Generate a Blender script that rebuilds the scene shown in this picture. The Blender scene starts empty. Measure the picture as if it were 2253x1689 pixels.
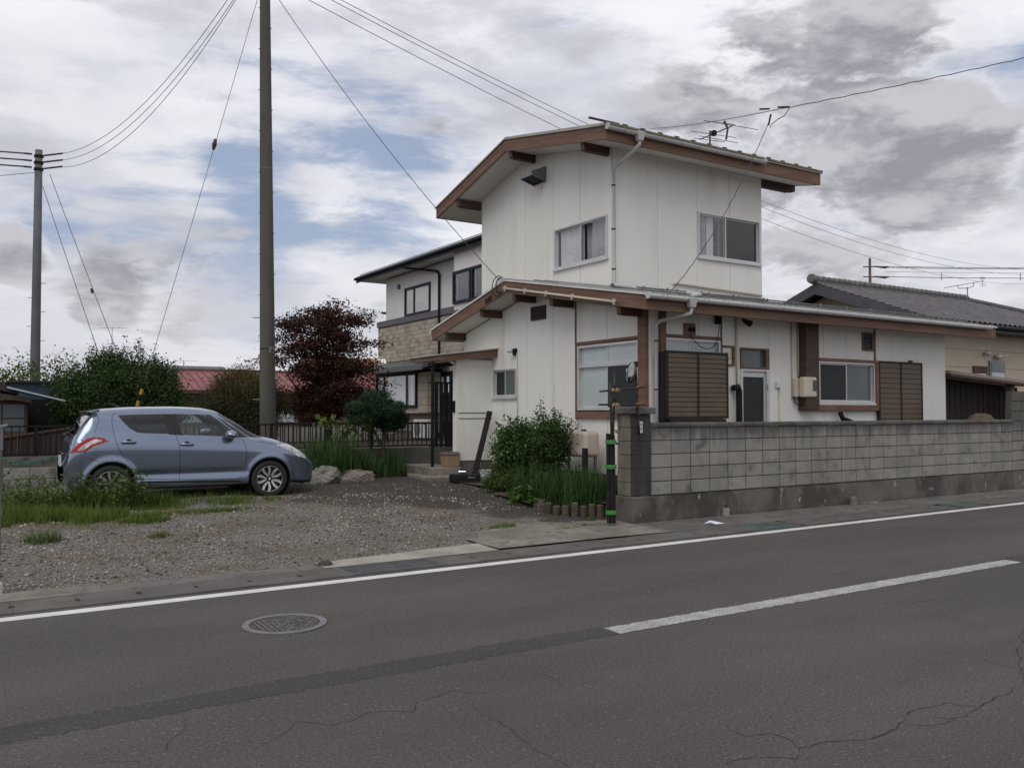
import bpy, bmesh, math, random
import numpy as np
from mathutils import Vector, Matrix
random.seed(7); RNG = np.random.default_rng(11)
R = math.radians
SC = bpy.context.scene
COL = SC.collection

# ------------------------------------------------------------------ camera
cam = bpy.data.cameras.new('camera'); cam.lens = 30.36; cam.sensor_width = 36; cam.clip_end = 4000; cam.clip_start = .05
co = bpy.data.objects.new('camera', cam); COL.objects.link(co)
co.location = (0, 0, 1.64); co.rotation_euler = (R(90 + 1.82), 0, R(-32.4)); SC.camera = co

# ------------------------------------------------------------------ node helper
class N:
    def __init__(s, tree): s.t = tree; s.n = tree.nodes; s.l = tree.links
    def add(s, typ, **kw):
        nd = s.n.new(typ)
        for k, v in kw.items():
            if k.startswith('i_'):
                key = k[2:]
                s.put(nd.inputs[int(key) if key.isdigit() else key.replace('_', ' ')], v)
            else: setattr(nd, k, v)
        return nd
    def put(s, sock, v):
        if hasattr(v, 'is_output'): s.l.new(v, sock)
        elif v is not None:
            if hasattr(sock.default_value, '__len__') and not hasattr(v, '__len__'): v = (v,) * len(sock.default_value)
            if hasattr(sock.default_value, '__len__') and len(sock.default_value) == 4 and len(v) == 3: v = (*v, 1)
            sock.default_value = v
    def math(s, op, a, b=None, c=None, clamp=False):
        nd = s.n.new('ShaderNodeMath'); nd.operation = op; nd.use_clamp = clamp
        for i, v in enumerate((a, b, c)):
            if v is not None: s.put(nd.inputs[i], v)
        return nd.outputs[0]
    def vmath(s, op, a, b=None):
        nd = s.n.new('ShaderNodeVectorMath'); nd.operation = op
        s.put(nd.inputs[0], a)
        if b is not None: s.put(nd.inputs[1], b)
        return nd.outputs[1] if op in ('DOT_PRODUCT', 'LENGTH') else nd.outputs[0]
    def noise(s, vec, scale, detail=4, rough=.55, dist=0):
        nd = s.add('ShaderNodeTexNoise'); s.put(nd.inputs['Vector'], vec)
        nd.inputs['Scale'].default_value = scale; nd.inputs['Detail'].default_value = detail
        nd.inputs['Roughness'].default_value = rough; nd.inputs['Distortion'].default_value = dist
        return nd.outputs['Fac']
    def ramp(s, f, a, b, lo=0., hi=1.):
        nd = s.add('ShaderNodeMapRange', interpolation_type='SMOOTHSTEP')
        for i, v in enumerate((f, a, b, lo, hi)): s.put(nd.inputs[i], v)
        return nd.outputs[0]
    def mix(s, f, a, b, mode='MIX'):
        nd = s.add('ShaderNodeMix', data_type='RGBA', blend_type=mode)
        s.put(nd.inputs[0], f); s.put(nd.inputs[6], a); s.put(nd.inputs[7], b)
        return nd.outputs[2]
    def scalev(s, vec, v):
        return s.vmath('MULTIPLY', vec, v)

# ------------------------------------------------------------------ world: bright broken overcast
SUN_EL, SUN_AZ = R(50), R(232)     # high sun behind the left shoulder, veiled by cloud
W = bpy.data.worlds.new('World'); SC.world = W; W.use_nodes = True
w = N(W.node_tree); W.node_tree.nodes.clear()
geo = w.add('ShaderNodeTexCoord').outputs['Generated']
sky = w.add('ShaderNodeTexSky', sky_type='NISHITA', sun_disc=False, sun_elevation=SUN_EL, sun_rotation=SUN_AZ, air_density=1.0, dust_density=1.5, ozone_density=1.4)
sep = w.add('ShaderNodeSeparateXYZ'); w.put(sep.inputs[0], geo)
zz = w.math('ADD', w.math('MAXIMUM', sep.outputs[2], 0.), .16)
cmb = w.add('ShaderNodeCombineXYZ')
w.put(cmb.inputs[0], w.math('DIVIDE', sep.outputs[0], zz)); w.put(cmb.inputs[1], w.math('DIVIDE', sep.outputs[1], zz))
P2 = cmb.outputs[0]
warp = w.add('ShaderNodeTexNoise'); w.put(warp.inputs['Vector'], P2); warp.inputs['Scale'].default_value = 1.1; warp.inputs['Detail'].default_value = 3
PW = w.vmath('ADD', P2, w.scalev(w.vmath('SUBTRACT', warp.outputs['Color'], (.5, .5, .5)), (.55, .55, 0)))
def blob(px, py, r0, r1):
    """weight 1 near the direction of a place in the sky, 0 beyond r1 degrees"""
    th, pt = R(32.4), R(1.82)
    r, u = (px - 1126.5) / 1900, -(py - 844.5) / 1900
    f, up = math.cos(pt) - u * math.sin(pt), math.sin(pt) + u * math.cos(pt)
    d = Vector((r * math.cos(th) + f * math.sin(th), -r * math.sin(th) + f * math.cos(th), up)).normalized()
    return w.ramp(w.vmath('DOT_PRODUCT', geo, tuple(d)), math.cos(R(r1)), math.cos(R(r0)))
def addw(*a):
    o = a[0]
    for b in a[1:]: o = w.math('ADD', o, b)
    return o
def mulw(a, k): return w.math('MULTIPLY', a, k)
V1 = w.vmath('ADD', w.scalev(geo, (1, 1, 4.4)), w.scalev(w.vmath('SUBTRACT', warp.outputs['Color'], (.5, .5, .5)), (.22, .22, .22)))
V2 = w.vmath('ADD', w.scalev(geo, (1, 1, 2.5)), w.scalev(w.vmath('SUBTRACT', warp.outputs['Color'], (.5, .5, .5)), (.10, .10, .10)))
n1 = w.noise(V1, 3.1, 9, .62)
n2 = w.noise(w.vmath('ADD', V1, (7.3, 2.1, 0)), 1.7, 6, .55)
n3 = w.noise(w.vmath('ADD', V2, (3.7, 9.2, 0)), 6.0, 10, .60)
n4 = w.noise(w.vmath('ADD', V2, (1.7, 4.2, 3)), 2.6, 9, .60)
n3u = w.noise(w.vmath('ADD', V2, (3.7, 9.2, .055)), 6.0, 10, .60); n4u = w.noise(w.vmath('ADD', V2, (1.7, 4.2, 3.10)), 2.6, 9, .60)   # the same clouds a little higher: thinner above means lit edges
gap = addw(mulw(blob(720, 400, 1, 9), .16), mulw(blob(430, 450, 1, 8), .10), mulw(blob(930, 390, 1, 7), .10), mulw(blob(60, 480, 0, 4), .12), mulw(blob(640, 720, 0, 5), .04), mulw(blob(1000, 330, 0, 6), .05))
cover = w.ramp(w.math('SUBTRACT', n1, gap), .25, .43)
white = w.mix(w.ramp(n2, .34, .62), (5.9, 6.05, 6.9), (9.2, 9.25, 9.75))
white = w.mix(mulw(w.ramp(n4, .46, .66), .46), white, (4.5, 4.65, 5.4))
white = w.mix(mulw(w.ramp(w.math('SUBTRACT', n4, n4u), -.01, .13), .55), white, (9.2, 9.2, 9.55)); white = w.mix(mulw(w.ramp(w.math('SUBTRACT', n4u, n4), .0, .13), .5), white, (4.4, 4.45, 5.0))
base = w.mix(cover, w.mix(.72, w.mix(1., sky.outputs[0], (1.0, 1.0, 1.0), 'MULTIPLY'), (3.9, 4.65, 6.3)), white)
dk = addw(mulw(blob(1800, 320, 2, 13), .135), mulw(blob(1960, 260, 1, 7), .10), mulw(blob(2080, 390, 1, 6), .12), mulw(blob(1500, 260, 0, 5), .06), mulw(blob(330, 665, 1, 5), .12), mulw(blob(25, 560, 0, 2.6), .24),
          mulw(blob(230, 640, 0, 3), .10))
nd = addw(n3, dk)
dark = w.ramp(nd, .585, .70)
rim = w.math('MULTIPLY', w.ramp(nd, .53, .61), w.ramp(dk, .04, .14))
base = w.mix(mulw(rim, .4), base, (9.3, 9.2, 9.4))
base = w.mix(mulw(dark, .92), base, w.mix(w.ramp(w.math('SUBTRACT', n3, n3u), -.10, .12), (2.75, 2.8, 3.2), (5.6, 5.6, 6.0)))
hz = w.ramp(sep.outputs[2], .0, .22)
base = w.mix(w.math('MULTIPLY', w.math('SUBTRACT', 1., hz), .5), base, (7.0, 7.0, 7.3))
bg = w.add('ShaderNodeBackground', i_Strength=.1); w.put(bg.inputs[0], base)
wo = w.add('ShaderNodeOutputWorld'); w.l.new(bg.outputs[0], wo.inputs[0])

sl = bpy.data.lights.new('sun', 'SUN'); sl.energy = 1.15; sl.angle = R(36); sl.color = (1, .965, .91)
so = bpy.data.objects.new('sun', sl); COL.objects.link(so)
# Blender's sky: rotation 0 puts the sun towards +Y, growing clockwise seen from above
sd = Vector((math.sin(SUN_AZ) * math.cos(SUN_EL), math.cos(SUN_AZ) * math.cos(SUN_EL), math.sin(SUN_EL)))
so.rotation_euler = sd.to_track_quat('Z', 'Y').to_euler()
vs = SC.view_settings; vs.view_transform = 'Standard'; vs.look = 'None'; vs.gamma = 1; vs.exposure = 0; vs.use_curve_mapping = False
SC.cycles.use_denoising = True; SC.cycles.denoising_prefilter = 'NONE'
SC.cycles.max_bounces = 8; SC.cycles.transparent_max_bounces = 12; SC.cycles.sample_clamp_indirect = 6

# ------------------------------------------------------------------ materials
MATS = {}
def mat(name, c1, c2=None, scale=3., lo=.35, hi=.65, rough=.7, bump=0., bscale=40., metal=0., spec=.4, rnd=0., stretch=(1, 1, 1), island=0., coat=0., c3=None, s3=30., l3=.55, h3=.7, bdist=.01, drip=None):
    m = bpy.data.materials.new(name); m.use_nodes = True; n = N(m.node_tree)
    b = n.n['Principled BSDF']
    pos = n.add('ShaderNodeNewGeometry'); P = pos.outputs['Position']
    if stretch != (1, 1, 1): P = n.scalev(P, stretch)
    col = (*c1, 1)
    if c2 is not None: col = n.mix(n.ramp(n.noise(P, scale, 6, .6), lo, hi), c1, c2)
    if c3 is not None: col = n.mix(n.ramp(n.noise(P, s3, 5, .6), l3, h3), col, c3)
    if drip is not None:      # dark water stains running down from the given height
        sx = n.add('ShaderNodeSeparateXYZ'); n.put(sx.inputs[0], pos.outputs['Position'])
        st = n.noise(n.scalev(pos.outputs['Position'], (1, 1, .12)), 7., 4, .6)
        dep = n.math('SUBTRACT', drip, sx.outputs[2]); k_ = n.ramp(n.math('SUBTRACT', n.math('MULTIPLY', st, .60), dep), .0, .30)
        col = n.mix(n.math('MULTIPLY', k_, .8), col, (.075, .07, .066))
    if rnd:
        oi = n.add('ShaderNodeObjectInfo').outputs['Random']
        k = n.math('MULTIPLY_ADD', oi, 2 * rnd, 1 - rnd)
        col = n.mix(1., col, n.add('ShaderNodeCombineColor', i_0=k, i_1=k, i_2=k).outputs[0], 'MULTIPLY')
    if island:
        k = n.math('MULTIPLY_ADD', pos.outputs['Random Per Island'], 2 * island, 1 - island)
        col = n.mix(1., col, n.add('ShaderNodeCombineColor', i_0=k, i_1=k, i_2=k).outputs[0], 'MULTIPLY')
    n.put(b.inputs['Base Color'], col)
    b.inputs['Roughness'].default_value = rough; b.inputs['Metallic'].default_value = metal
    b.inputs['Specular IOR Level'].default_value = spec
    if coat: b.inputs['Coat Weight'].default_value = coat; b.inputs['Coat Roughness'].default_value = .05
    if bump:
        bp = n.add('ShaderNodeBump', i_Strength=bump, i_Distance=bdist); n.put(bp.inputs['Height'], n.noise(P, bscale, 5, .65)); n.l.new(bp.outputs[0], b.inputs['Normal'])
    MATS[name] = m
    return m
def leafmat(name, c1, c2, trans=.3, rough=.55, spec=.3, isl=.45):
    m = bpy.data.materials.new(name); m.use_nodes = True; n = N(m.node_tree)
    b = n.n['Principled BSDF']; out = n.n['Material Output']
    g = n.add('ShaderNodeNewGeometry'); ri = g.outputs['Random Per Island']
    col = n.mix(n.ramp(n.noise(g.outputs['Position'], 2.2, 3), .3, .7), c1, c2)
    k = n.math('MULTIPLY_ADD', ri, 2 * isl, 1 - isl)
    col = n.mix(1., col, n.add('ShaderNodeCombineColor', i_0=k, i_1=k, i_2=n.math('MULTIPLY', k, .9)).outputs[0], 'MULTIPLY')
    n.put(b.inputs['Base Color'], col); b.inputs['Roughness'].default_value = rough; b.inputs['Specular IOR Level'].default_value = spec
    tr = n.add('ShaderNodeBsdfTranslucent'); n.put(tr.inputs[0], col)
    mx = n.add('ShaderNodeMixShader', i_0=trans); n.l.new(b.outputs[0], mx.inputs[1]); n.l.new(tr.outputs[0], mx.inputs[2]); n.l.new(mx.outputs[0], out.inputs[0])
    MATS[name] = m
    return m
def glassmat(name, tint=(.89, .89, .89), ior=1.5, rough=.01):
    m = bpy.data.materials.new(name); m.use_nodes = True; n = N(m.node_tree); n.n.remove(n.n['Principled BSDF']); out = n.n['Material Output']
    g = n.add('ShaderNodeNewGeometry'); cs = n.math('ABSOLUTE', n.vmath('DOT_PRODUCT', g.outputs['Incoming'], g.outputs['Normal']))
    fr = n.math('MULTIPLY_ADD', n.math('POWER', n.math('SUBTRACT', 1., cs, clamp=True), 5.), .94, ior * .04)
    tp = n.add('ShaderNodeBsdfTransparent', i_Color=(*tint, 1)); gl = n.add('ShaderNodeBsdfGlossy', i_Roughness=rough, i_Color=(1, 1, 1, 1))
    mx = n.add('ShaderNodeMixShader'); n.l.new(fr, mx.inputs[0]); n.l.new(tp.outputs[0], mx.inputs[1]); n.l.new(gl.outputs[0], mx.inputs[2]); n.l.new(mx.outputs[0], out.inputs[0])
    MATS[name] = m
    return m
# ------------------------------------------------------------------ mesh builders
def newobj(name, me, m, parent, smooth):
    o = bpy.data.objects.new(name, me); COL.objects.link(o)
    if m is not None and not me.materials: me.materials.append(MATS[m] if isinstance(m, str) else m)
    if smooth and len(me.polygons): me.polygons.foreach_set('use_smooth', [True] * len(me.polygons))
    return o
WL = {}     # world location of every object we place (no rotations in the chain unless local=True)
class MB:
    def __init__(s): s.v = []; s.f = []
    def add(s, vs, fs):
        k = len(s.v); s.v += [tuple(p) for p in vs]; s.f += [tuple(i + k for i in f) for f in fs]; return s
    def box(s, x0, x1, y0, y1, z0, z1):
        x0, x1 = min(x0, x1), max(x0, x1); y0, y1 = min(y0, y1), max(y0, y1); z0, z1 = min(z0, z1), max(z0, z1)
        return s.add([(x0, y0, z0), (x1, y0, z0), (x1, y1, z0), (x0, y1, z0), (x0, y0, z1), (x1, y0, z1), (x1, y1, z1), (x0, y1, z1)],
                     [(0, 3, 2, 1), (4, 5, 6, 7), (0, 1, 5, 4), (1, 2, 6, 5), (2, 3, 7, 6), (3, 0, 4, 7)])
    def hexa(s, lo, hi):
        """eight corners: lower ring and upper ring, both counter-clockwise"""
        return s.add(list(lo) + list(hi), [(0, 3, 2, 1), (4, 5, 6, 7), (0, 1, 5, 4), (1, 2, 6, 5), (2, 3, 7, 6), (3, 0, 4, 7)])
    def prism(s, poly, axis, a0, a1):
        n = len(poly)
        def P(p, a): return (a, p[0], p[1]) if axis == 'x' else ((p[0], a, p[1]) if axis == 'y' else (p[0], p[1], a))
        vs = [P(p, a0) for p in poly] + [P(p, a1) for p in poly]
        fs = [tuple(range(n)), tuple(range(2 * n - 1, n - 1, -1))] + [((i + 1) % n, i, i + n, (i + 1) % n + n) for i in range(n)]
        return s.add(vs, fs)
    def tube(s, pts, r, n=8, cap=True):
        pts = [Vector(p) for p in pts]; m = len(pts)
        rr = [r] * m if not hasattr(r, '__len__') else list(r)
        up = None; rings = []
        for i, p in enumerate(pts):
            d = (pts[min(i + 1, m - 1)] - pts[max(i - 1, 0)])
            d = d.normalized() if d.length > 1e-9 else Vector((0, 0, 1))
            if up is None: up = Vector((0, 0, 1)) if abs(d.z) < .95 else Vector((1, 0, 0))
            a = d.cross(up)
            if a.length < 1e-4: a = d.cross(Vector((1, 0, 0)) if abs(d.x) < .9 else Vector((0, 1, 0)))
            a.normalize(); b = a.cross(d).normalized(); up = b
            rings.append([p + (a * math.cos(t) + b * math.sin(t)) * rr[i] for t in [2 * math.pi * k / n for k in range(n)]])
        vs = [q for g in rings for q in g]; fs = []
        for i in range(m - 1):
            for k in range(n): fs.append((i * n + k, i * n + (k + 1) % n, (i + 1) * n + (k + 1) % n, (i + 1) * n + k))
        if cap: fs += [tuple(range(n - 1, -1, -1)), tuple(range((m - 1) * n, m * n))]
        return s.add(vs, fs)
    def lathe(s, prof, c=(0, 0, 0), axis='z', n=24, cap=True):
        vs = []; m = len(prof)
        for r, h in prof:
            for k in range(n):
                t = 2 * math.pi * k / n; a, b = r * math.cos(t), r * math.sin(t)
                vs.append((c[0] + a, c[1] + b, c[2] + h) if axis == 'z' else ((c[0] + a, c[1] + h, c[2] + b) if axis == 'y' else (c[0] + h, c[1] + a, c[2] + b)))
        fs = [(i * n + k, i * n + (k + 1) % n, (i + 1) * n + (k + 1) % n, (i + 1) * n + k) for i in range(m - 1) for k in range(n)]
        if cap: fs += [tuple(range(n)), tuple(range((m - 1) * n, m * n))]
        return s.add(vs, fs)
    def build(s, name, m, parent=None, smooth=False, bevel=0., local=False, label=None, cat=None, group=None, kind=None, seg=1, base=False):
        v = np.array(s.v, dtype=float)
        if local: c = np.zeros(3); po = np.zeros(3)
        else:
            c = (v.min(0) + v.max(0)) / 2
            if base: c[2] = v[:, 2].min()
            po = np.array(WL.get(parent.name, (0, 0, 0))) if parent else np.zeros(3)
        me = bpy.data.meshes.new(name); me.from_pydata((v - c).tolist(), [], s.f); me.update()
        fix = bmesh.new(); fix.from_mesh(me); bmesh.ops.recalc_face_normals(fix, faces=fix.faces); fix.to_mesh(me); fix.free()
        o = newobj(name, me, m, parent, smooth)
        if parent: o.parent = parent
        o.location = tuple(c - po); WL[o.name] = tuple(c)
        if bevel:
            bv = o.modifiers.new('bevel', 'BEVEL'); bv.width = bevel; bv.segments = seg; bv.limit_method = 'ANGLE'
        tag(o, label, cat, group, kind)
        return o
def tag(o, label=None, cat=None, group=None, kind=None):
    for k, v in (('label', label), ('category', cat), ('group', group), ('kind', kind)):
        if v: o[k] = v
    return o
def thing(name, label, cat, loc, group=None, rotz=0):
    o = bpy.data.objects.new(name, None); COL.objects.link(o); o.location = loc; o.rotation_euler = (0, 0, rotz)
    o.empty_display_size = .2; WL[o.name] = tuple(loc)
    return tag(o, label, cat, group)
def dup(o, parent, world, rot=None, scale=None):
    c = o.copy(); COL.objects.link(c); c.parent = parent
    po = np.array(WL.get(parent.name, (0, 0, 0))) if parent else np.zeros(3)
    c.location = tuple(np.array(world) - po); WL[c.name] = tuple(world)
    if rot: c.rotation_euler = rot
    if scale: c.scale = scale
    return c
def npmesh(name, verts, faces, m, parent=None, smooth=False, loc=None):
    """verts Nx3, faces MxK (all the same K) as numpy arrays -> object, fast"""
    verts = np.asarray(verts, dtype=np.float32); faces = np.asarray(faces, dtype=np.int32); k = faces.shape[1]
    c = (verts.min(0) + verts.max(0)) / 2; c[2] = verts[:, 2].min()
    if loc is not None: c = np.array(loc)
    me = bpy.data.meshes.new(name); me.vertices.add(len(verts)); me.vertices.foreach_set('co', (verts - c).astype(np.float32).ravel())
    me.loops.add(faces.size); me.loops.foreach_set('vertex_index', faces.ravel())
    me.polygons.add(len(faces)); me.polygons.foreach_set('loop_start', np.arange(0, faces.size, k, dtype=np.int32)); me.polygons.foreach_set('loop_total', np.full(len(faces), k, dtype=np.int32))
    me.update(calc_edges=True); me.validate()
    o = newobj(name, me, m, parent, smooth)
    po = np.array(WL.get(parent.name, (0, 0, 0))) if parent else np.zeros(3)
    if parent: o.parent = parent
    o.location = tuple(float(x) for x in (c - po)); WL[o.name] = tuple(float(x) for x in c)
    return o
def leaves(cen, size, aspect=.5, up=.5, fold=.15, nrm=None):
    """diamond leaves at the given centres: two folded triangles each"""
    n = len(cen); size = np.broadcast_to(np.asarray(size, dtype=float), (n,)) * RNG.uniform(.65, 1.3, n)
    nn = RNG.normal(size=(n, 3)) if nrm is None else nrm + RNG.normal(size=(n, 3)) * .5
    nn[:, 2] = nn[:, 2] + up * 1.5
    nn /= np.linalg.norm(nn, axis=1)[:, None]
    t = np.cross(nn, RNG.normal(size=(n, 3))); t /= np.linalg.norm(t, axis=1)[:, None]; b = np.cross(nn, t)
    s = size[:, None]
    v = np.stack([cen - t * s * .5, cen + b * s * .5 * aspect + nn * s * fold, cen + t * s * .5, cen - b * s * .5 * aspect + nn * s * fold], 1).reshape(-1, 3)
    i = np.arange(n)[:, None] * 4
    return v, i + np.array([[0, 1, 2, 3]])
def blades(base, h, wd, lean=.35, nseg=3, dirv=None):
    """grass blades as bent tapering strips; base Nx3"""
    n = len(base); h = np.broadcast_to(h, (n,)) * RNG.uniform(.6, 1.25, n); wd = np.broadcast_to(wd, (n,)) * RNG.uniform(.7, 1.3, n)
    a = RNG.uniform(0, 2 * np.pi, n); dx = np.stack([np.cos(a), np.sin(a), np.zeros(n)], 1) if dirv is None else dirv
    sd = np.stack([-dx[:, 1], dx[:, 0], np.zeros(n)], 1); ln = RNG.uniform(.15, 1, n) * lean
    vs = []
    for k in range(nseg + 1):
        t = k / nseg; c = base + dx * (h * ln * t * t)[:, None]; c[:, 2] += h * t * (1 - .35 * ln * t)
        q = sd * (wd * .5 * (1 - t * .92))[:, None]; vs += [c - q, c + q]
    v = np.stack(vs, 1).reshape(-1, 3); m = 2 * (nseg + 1); i = np.arange(n)[:, None] * m
    f = np.concatenate([i + np.array([[2 * k, 2 * k + 1, 2 * k + 3, 2 * k + 2]]) for k in range(nseg)], 0)
    return v, f
def merge(parts):
    vs, fs, k = [], [], 0
    for v, f in parts: vs.append(v); fs.append(f + k); k += len(v)
    return np.concatenate(vs), np.concatenate(fs)
def text_mesh(name, s, size, m, parent, world, rot, depth=.001):
    cu = bpy.data.curves.new(name, 'FONT'); cu.body = s; cu.size = size; cu.align_x = 'CENTER'; cu.align_y = 'CENTER'; cu.extrude = depth
    tmp = bpy.data.objects.new(name, cu); me = bpy.data.meshes.new_from_object(tmp); bpy.data.objects.remove(tmp)
    o = bpy.data.objects.new(name, me); COL.objects.link(o); me.materials.clear(); me.materials.append(MATS[m]); o.parent = parent
    o.location = tuple(np.array(world) - np.array(WL.get(parent.name, (0, 0, 0)))); o.rotation_euler = rot
    return o
# ------------------------------------------------------------------ palette
def asphaltmat(name, a, b_, hi, k):
    m = bpy.data.materials.new(name); m.use_nodes = True; n = N(m.node_tree); b = n.n['Principled BSDF']
    P = n.add('ShaderNodeNewGeometry').outputs['Position']; S = n.scalev(P, (.35, 1, 1))
    col = n.mix(n.ramp(n.noise(S, .8, 5, .6), .3, .7), a, b_)
    f1 = n.noise(P, 58, 3, .75); f2 = n.noise(P, 130, 2, .7)
    col = n.mix(n.math('MULTIPLY', n.ramp(f1, .34, .60, 1., 0.), .55), col, tuple(x * .45 for x in a))
    col = n.mix(n.math('MULTIPLY', n.ramp(n.math('ADD', n.math('MULTIPLY', f1, .5), n.math('MULTIPLY', f2, .5)), .54, .66), k), col, hi)
    vo = n.add('ShaderNodeTexVoronoi', i_Scale=70.); n.put(vo.inputs['Vector'], P)
    col = n.mix(n.math('MULTIPLY', n.ramp(vo.outputs['Color'], .90, .95), .35), col, hi)
    st = n.ramp(n.noise(n.scalev(P, (.5, 1, 1)), 1.7, 6, .65), .58, .74)
    col = n.mix(n.math('MULTIPLY', st, .35), col, tuple(x * .55 for x in a))
    n.put(b.inputs['Base Color'], col); b.inputs['Roughness'].default_value = .85; b.inputs['Specular IOR Level'].default_value = .25
    bp = n.add('ShaderNodeBump', i_Strength=.8, i_Distance=.008); n.put(bp.inputs['Height'], f1); n.l.new(bp.outputs[0], b.inputs['Normal'])
    MATS[name] = m
asphaltmat('asphalt', (.073, .066, .060), (.103, .093, .085), (.235, .215, .195), .75)
asphaltmat('asphalt_patch', (.052, .047, .044), (.074, .067, .062), (.20, .185, .17), .6)
mat('crack', (.016, .014, .013), (.045, .04, .037), 40, rough=.95)
mat('line_paint', (.66, .645, .61), (.56, .545, .515), 2, rough=.7, c3=(.22, .21, .2), s3=55, l3=.66, h3=.74)
mat('worn_paint', (.46, .45, .43), (.34, .33, .31), 5, rough=.8, c3=(.07, .066, .064), s3=110, l3=.52, h3=.62, bump=.5, bscale=200, bdist=.005)
mat('concrete', (.24, .215, .18), (.15, .132, .11), 1.3, rough=.9, bump=.5, bscale=90, c3=(.10, .088, .072), s3=6, l3=.5, h3=.72)
mat('concrete_dark', (.10, .094, .086), (.15, .14, .125), 1.4, rough=.9, bump=.4, bscale=90, c3=(.06, .055, .05), s3=7, l3=.5, h3=.75)
mat('lid', (.118, .107, .096), (.088, .08, .072), 2.5, rough=.9, bump=.4, bscale=140, rnd=.07)
mat('earth', (.075, .06, .045), (.05, .042, .032), .4, rough=.95, bump=.5, bscale=30)
mat('black_void', (.008, .008, .008), rough=1, spec=0)
mat('stone_chip', (.27, .245, .212), (.15, .134, .115), 1.6, rough=.85, island=.75)
mat('dirt', (.15, .11, .075), (.10, .075, .052), 6, rough=.95, bump=.5, bscale=60)

def gravelmat():
    m = bpy.data.materials.new('gravel'); m.use_nodes = True; n = N(m.node_tree); b = n.n['Principled BSDF']
    P = n.add('ShaderNodeNewGeometry').outputs['Position']
    big = n.noise(P, .8, 4); mid = n.noise(P, 7, 5); fine = n.noise(P, 90, 4, .7)
    vo = n.add('ShaderNodeTexVoronoi', i_Scale=55.); n.put(vo.inputs['Vector'], P)
    col = n.mix(n.ramp(fine, .3, .7), (.10, .089, .078), (.235, .215, .192))
    col = n.mix(n.ramp(vo.outputs['Color'], .55, .95), col, (.33, .31, .29))
    col = n.mix(n.math('MULTIPLY', n.ramp(n.noise(P, 1.1, 5, .6), .44, .62), .75), col, (.165, .132, .10))
    sp = n.add('ShaderNodeSeparateXYZ'); n.put(sp.inputs[0], P)
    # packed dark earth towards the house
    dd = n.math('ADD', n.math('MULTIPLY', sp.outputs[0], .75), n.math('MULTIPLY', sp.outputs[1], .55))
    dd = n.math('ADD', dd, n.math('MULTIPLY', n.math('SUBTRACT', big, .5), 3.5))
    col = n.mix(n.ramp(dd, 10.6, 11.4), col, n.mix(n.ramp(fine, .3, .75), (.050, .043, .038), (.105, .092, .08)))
    # bare brown soil where the grass is worn away
    so_ = n.vmath('LENGTH', n.vmath('SUBTRACT', n.scalev(P, (.8, 1.6, 0)), (1.2, 20.6, 0)))
    so_ = n.math('ADD', so_, n.math('MULTIPLY', n.math('SUBTRACT', n.noise(P, 2.2, 5, .65), .5), 1.6))
    col = n.mix(n.math('MULTIPLY', n.ramp(so_, 1.35, .75), .85), col, n.mix(n.ramp(fine, .3, .7), (.10, .072, .046), (.19, .145, .10)))
    n.put(b.inputs['Base Color'], col); b.inputs['Roughness'].default_value = .95; b.inputs['Specular IOR Level'].default_value = .2
    bp = n.add('ShaderNodeBump', i_Strength=.9, i_Distance=.02); n.put(bp.inputs['Height'], n.math('ADD', fine, n.math('MULTIPLY', vo.outputs['Distance'], -.8))); n.l.new(bp.outputs[0], b.inputs['Normal'])
    MATS['gravel'] = m
gravelmat()

def sst(t): t = np.clip(t, 0, 1); return t * t * (3 - 2 * t)
def ey(x): return .0165 * (x - 5)               # the carriageway runs very slightly askew to the houses
def vnoise(x, y, s, seed=0):
    r = np.random.default_rng(seed); o = 0
    for k in range(5):
        a = r.uniform(0, 2 * np.pi, 3); f = s * (1.0 + .7 * k); th = r.uniform(0, np.pi)
        o = o + np.sin(f * (x * np.cos(th) + y * np.sin(th)) + a[0]) * np.sin(f * .8 * (y * np.cos(th) - x * np.sin(th)) + a[1]) / (1 + .6 * k)
    return o
def yz(x, y):
    """height of the yard"""
    x = np.asarray(x, float); y = np.asarray(y, float)
    z = .20 * sst((y - 8.95 - ey(x)) / 4.2) + .09 * sst((y - 13) / 4)
    return z + vnoise(x, y, 1.4, 3) * .012 * sst((y - 9.2) / 1.2) + .008

# ------------------------------------------------------------------ ground, road
MB().add([(-900, -900, -.14), (900, -900, -.14), (900, 1200, -.14), (-900, 1200, -.14)], [(0, 1, 2, 3)]).build('ground', 'earth', kind='structure')
b = MB()
xs = np.linspace(-60, 100, 33)
b.add([(x, -3, 0) for x in xs] + [(x, 8.19 + ey(x), 0) for x in xs], [(i, i + 1, i + 34, i + 33) for i in range(32)])
b.add([(x, 8.19 + ey(x), -.1) for x in xs], []); k = len(b.v) - 33
b.f += [(33 + i, 34 + i, k + i + 1, k + i) for i in range(32)]
road = b.build('road', 'asphalt', kind='structure')
def strip(name, m, x0, x1, yc, wd, z, n=40, jit=0., tilt=True):
    xs = np.linspace(x0, x1, n); v = []
    for sgn in (-1, 1):
        for x in xs: v.append((x, yc + (ey(x) if tilt else 0) + sgn * wd / 2 + random.uniform(-jit, jit), z))
    return MB().add(v, [(i, i + 1, n + i + 1, n + i) for i in range(n - 1)]).build(name, m, road)
strip('edge_line', 'line_paint', -60, 100, 8.02, .15, .002, 700, .004)
strip('centre_line', 'worn_paint', 4.12, 9.75, 5.10, .19, .003, 160, .009, False)
strip('centre_line', 'worn_paint', 14.8, 20.2, 5.10, .19, .003, 60, .009, False)
strip('resurfaced_strip', 'asphalt_patch', -30, 4.12, 5.13, .26, .0015, 1500, .022, False)
strip('resurfaced_strip', 'asphalt_patch', 9.75, 14.8, 5.13, .26, .0015, 260, .022, False)
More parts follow.
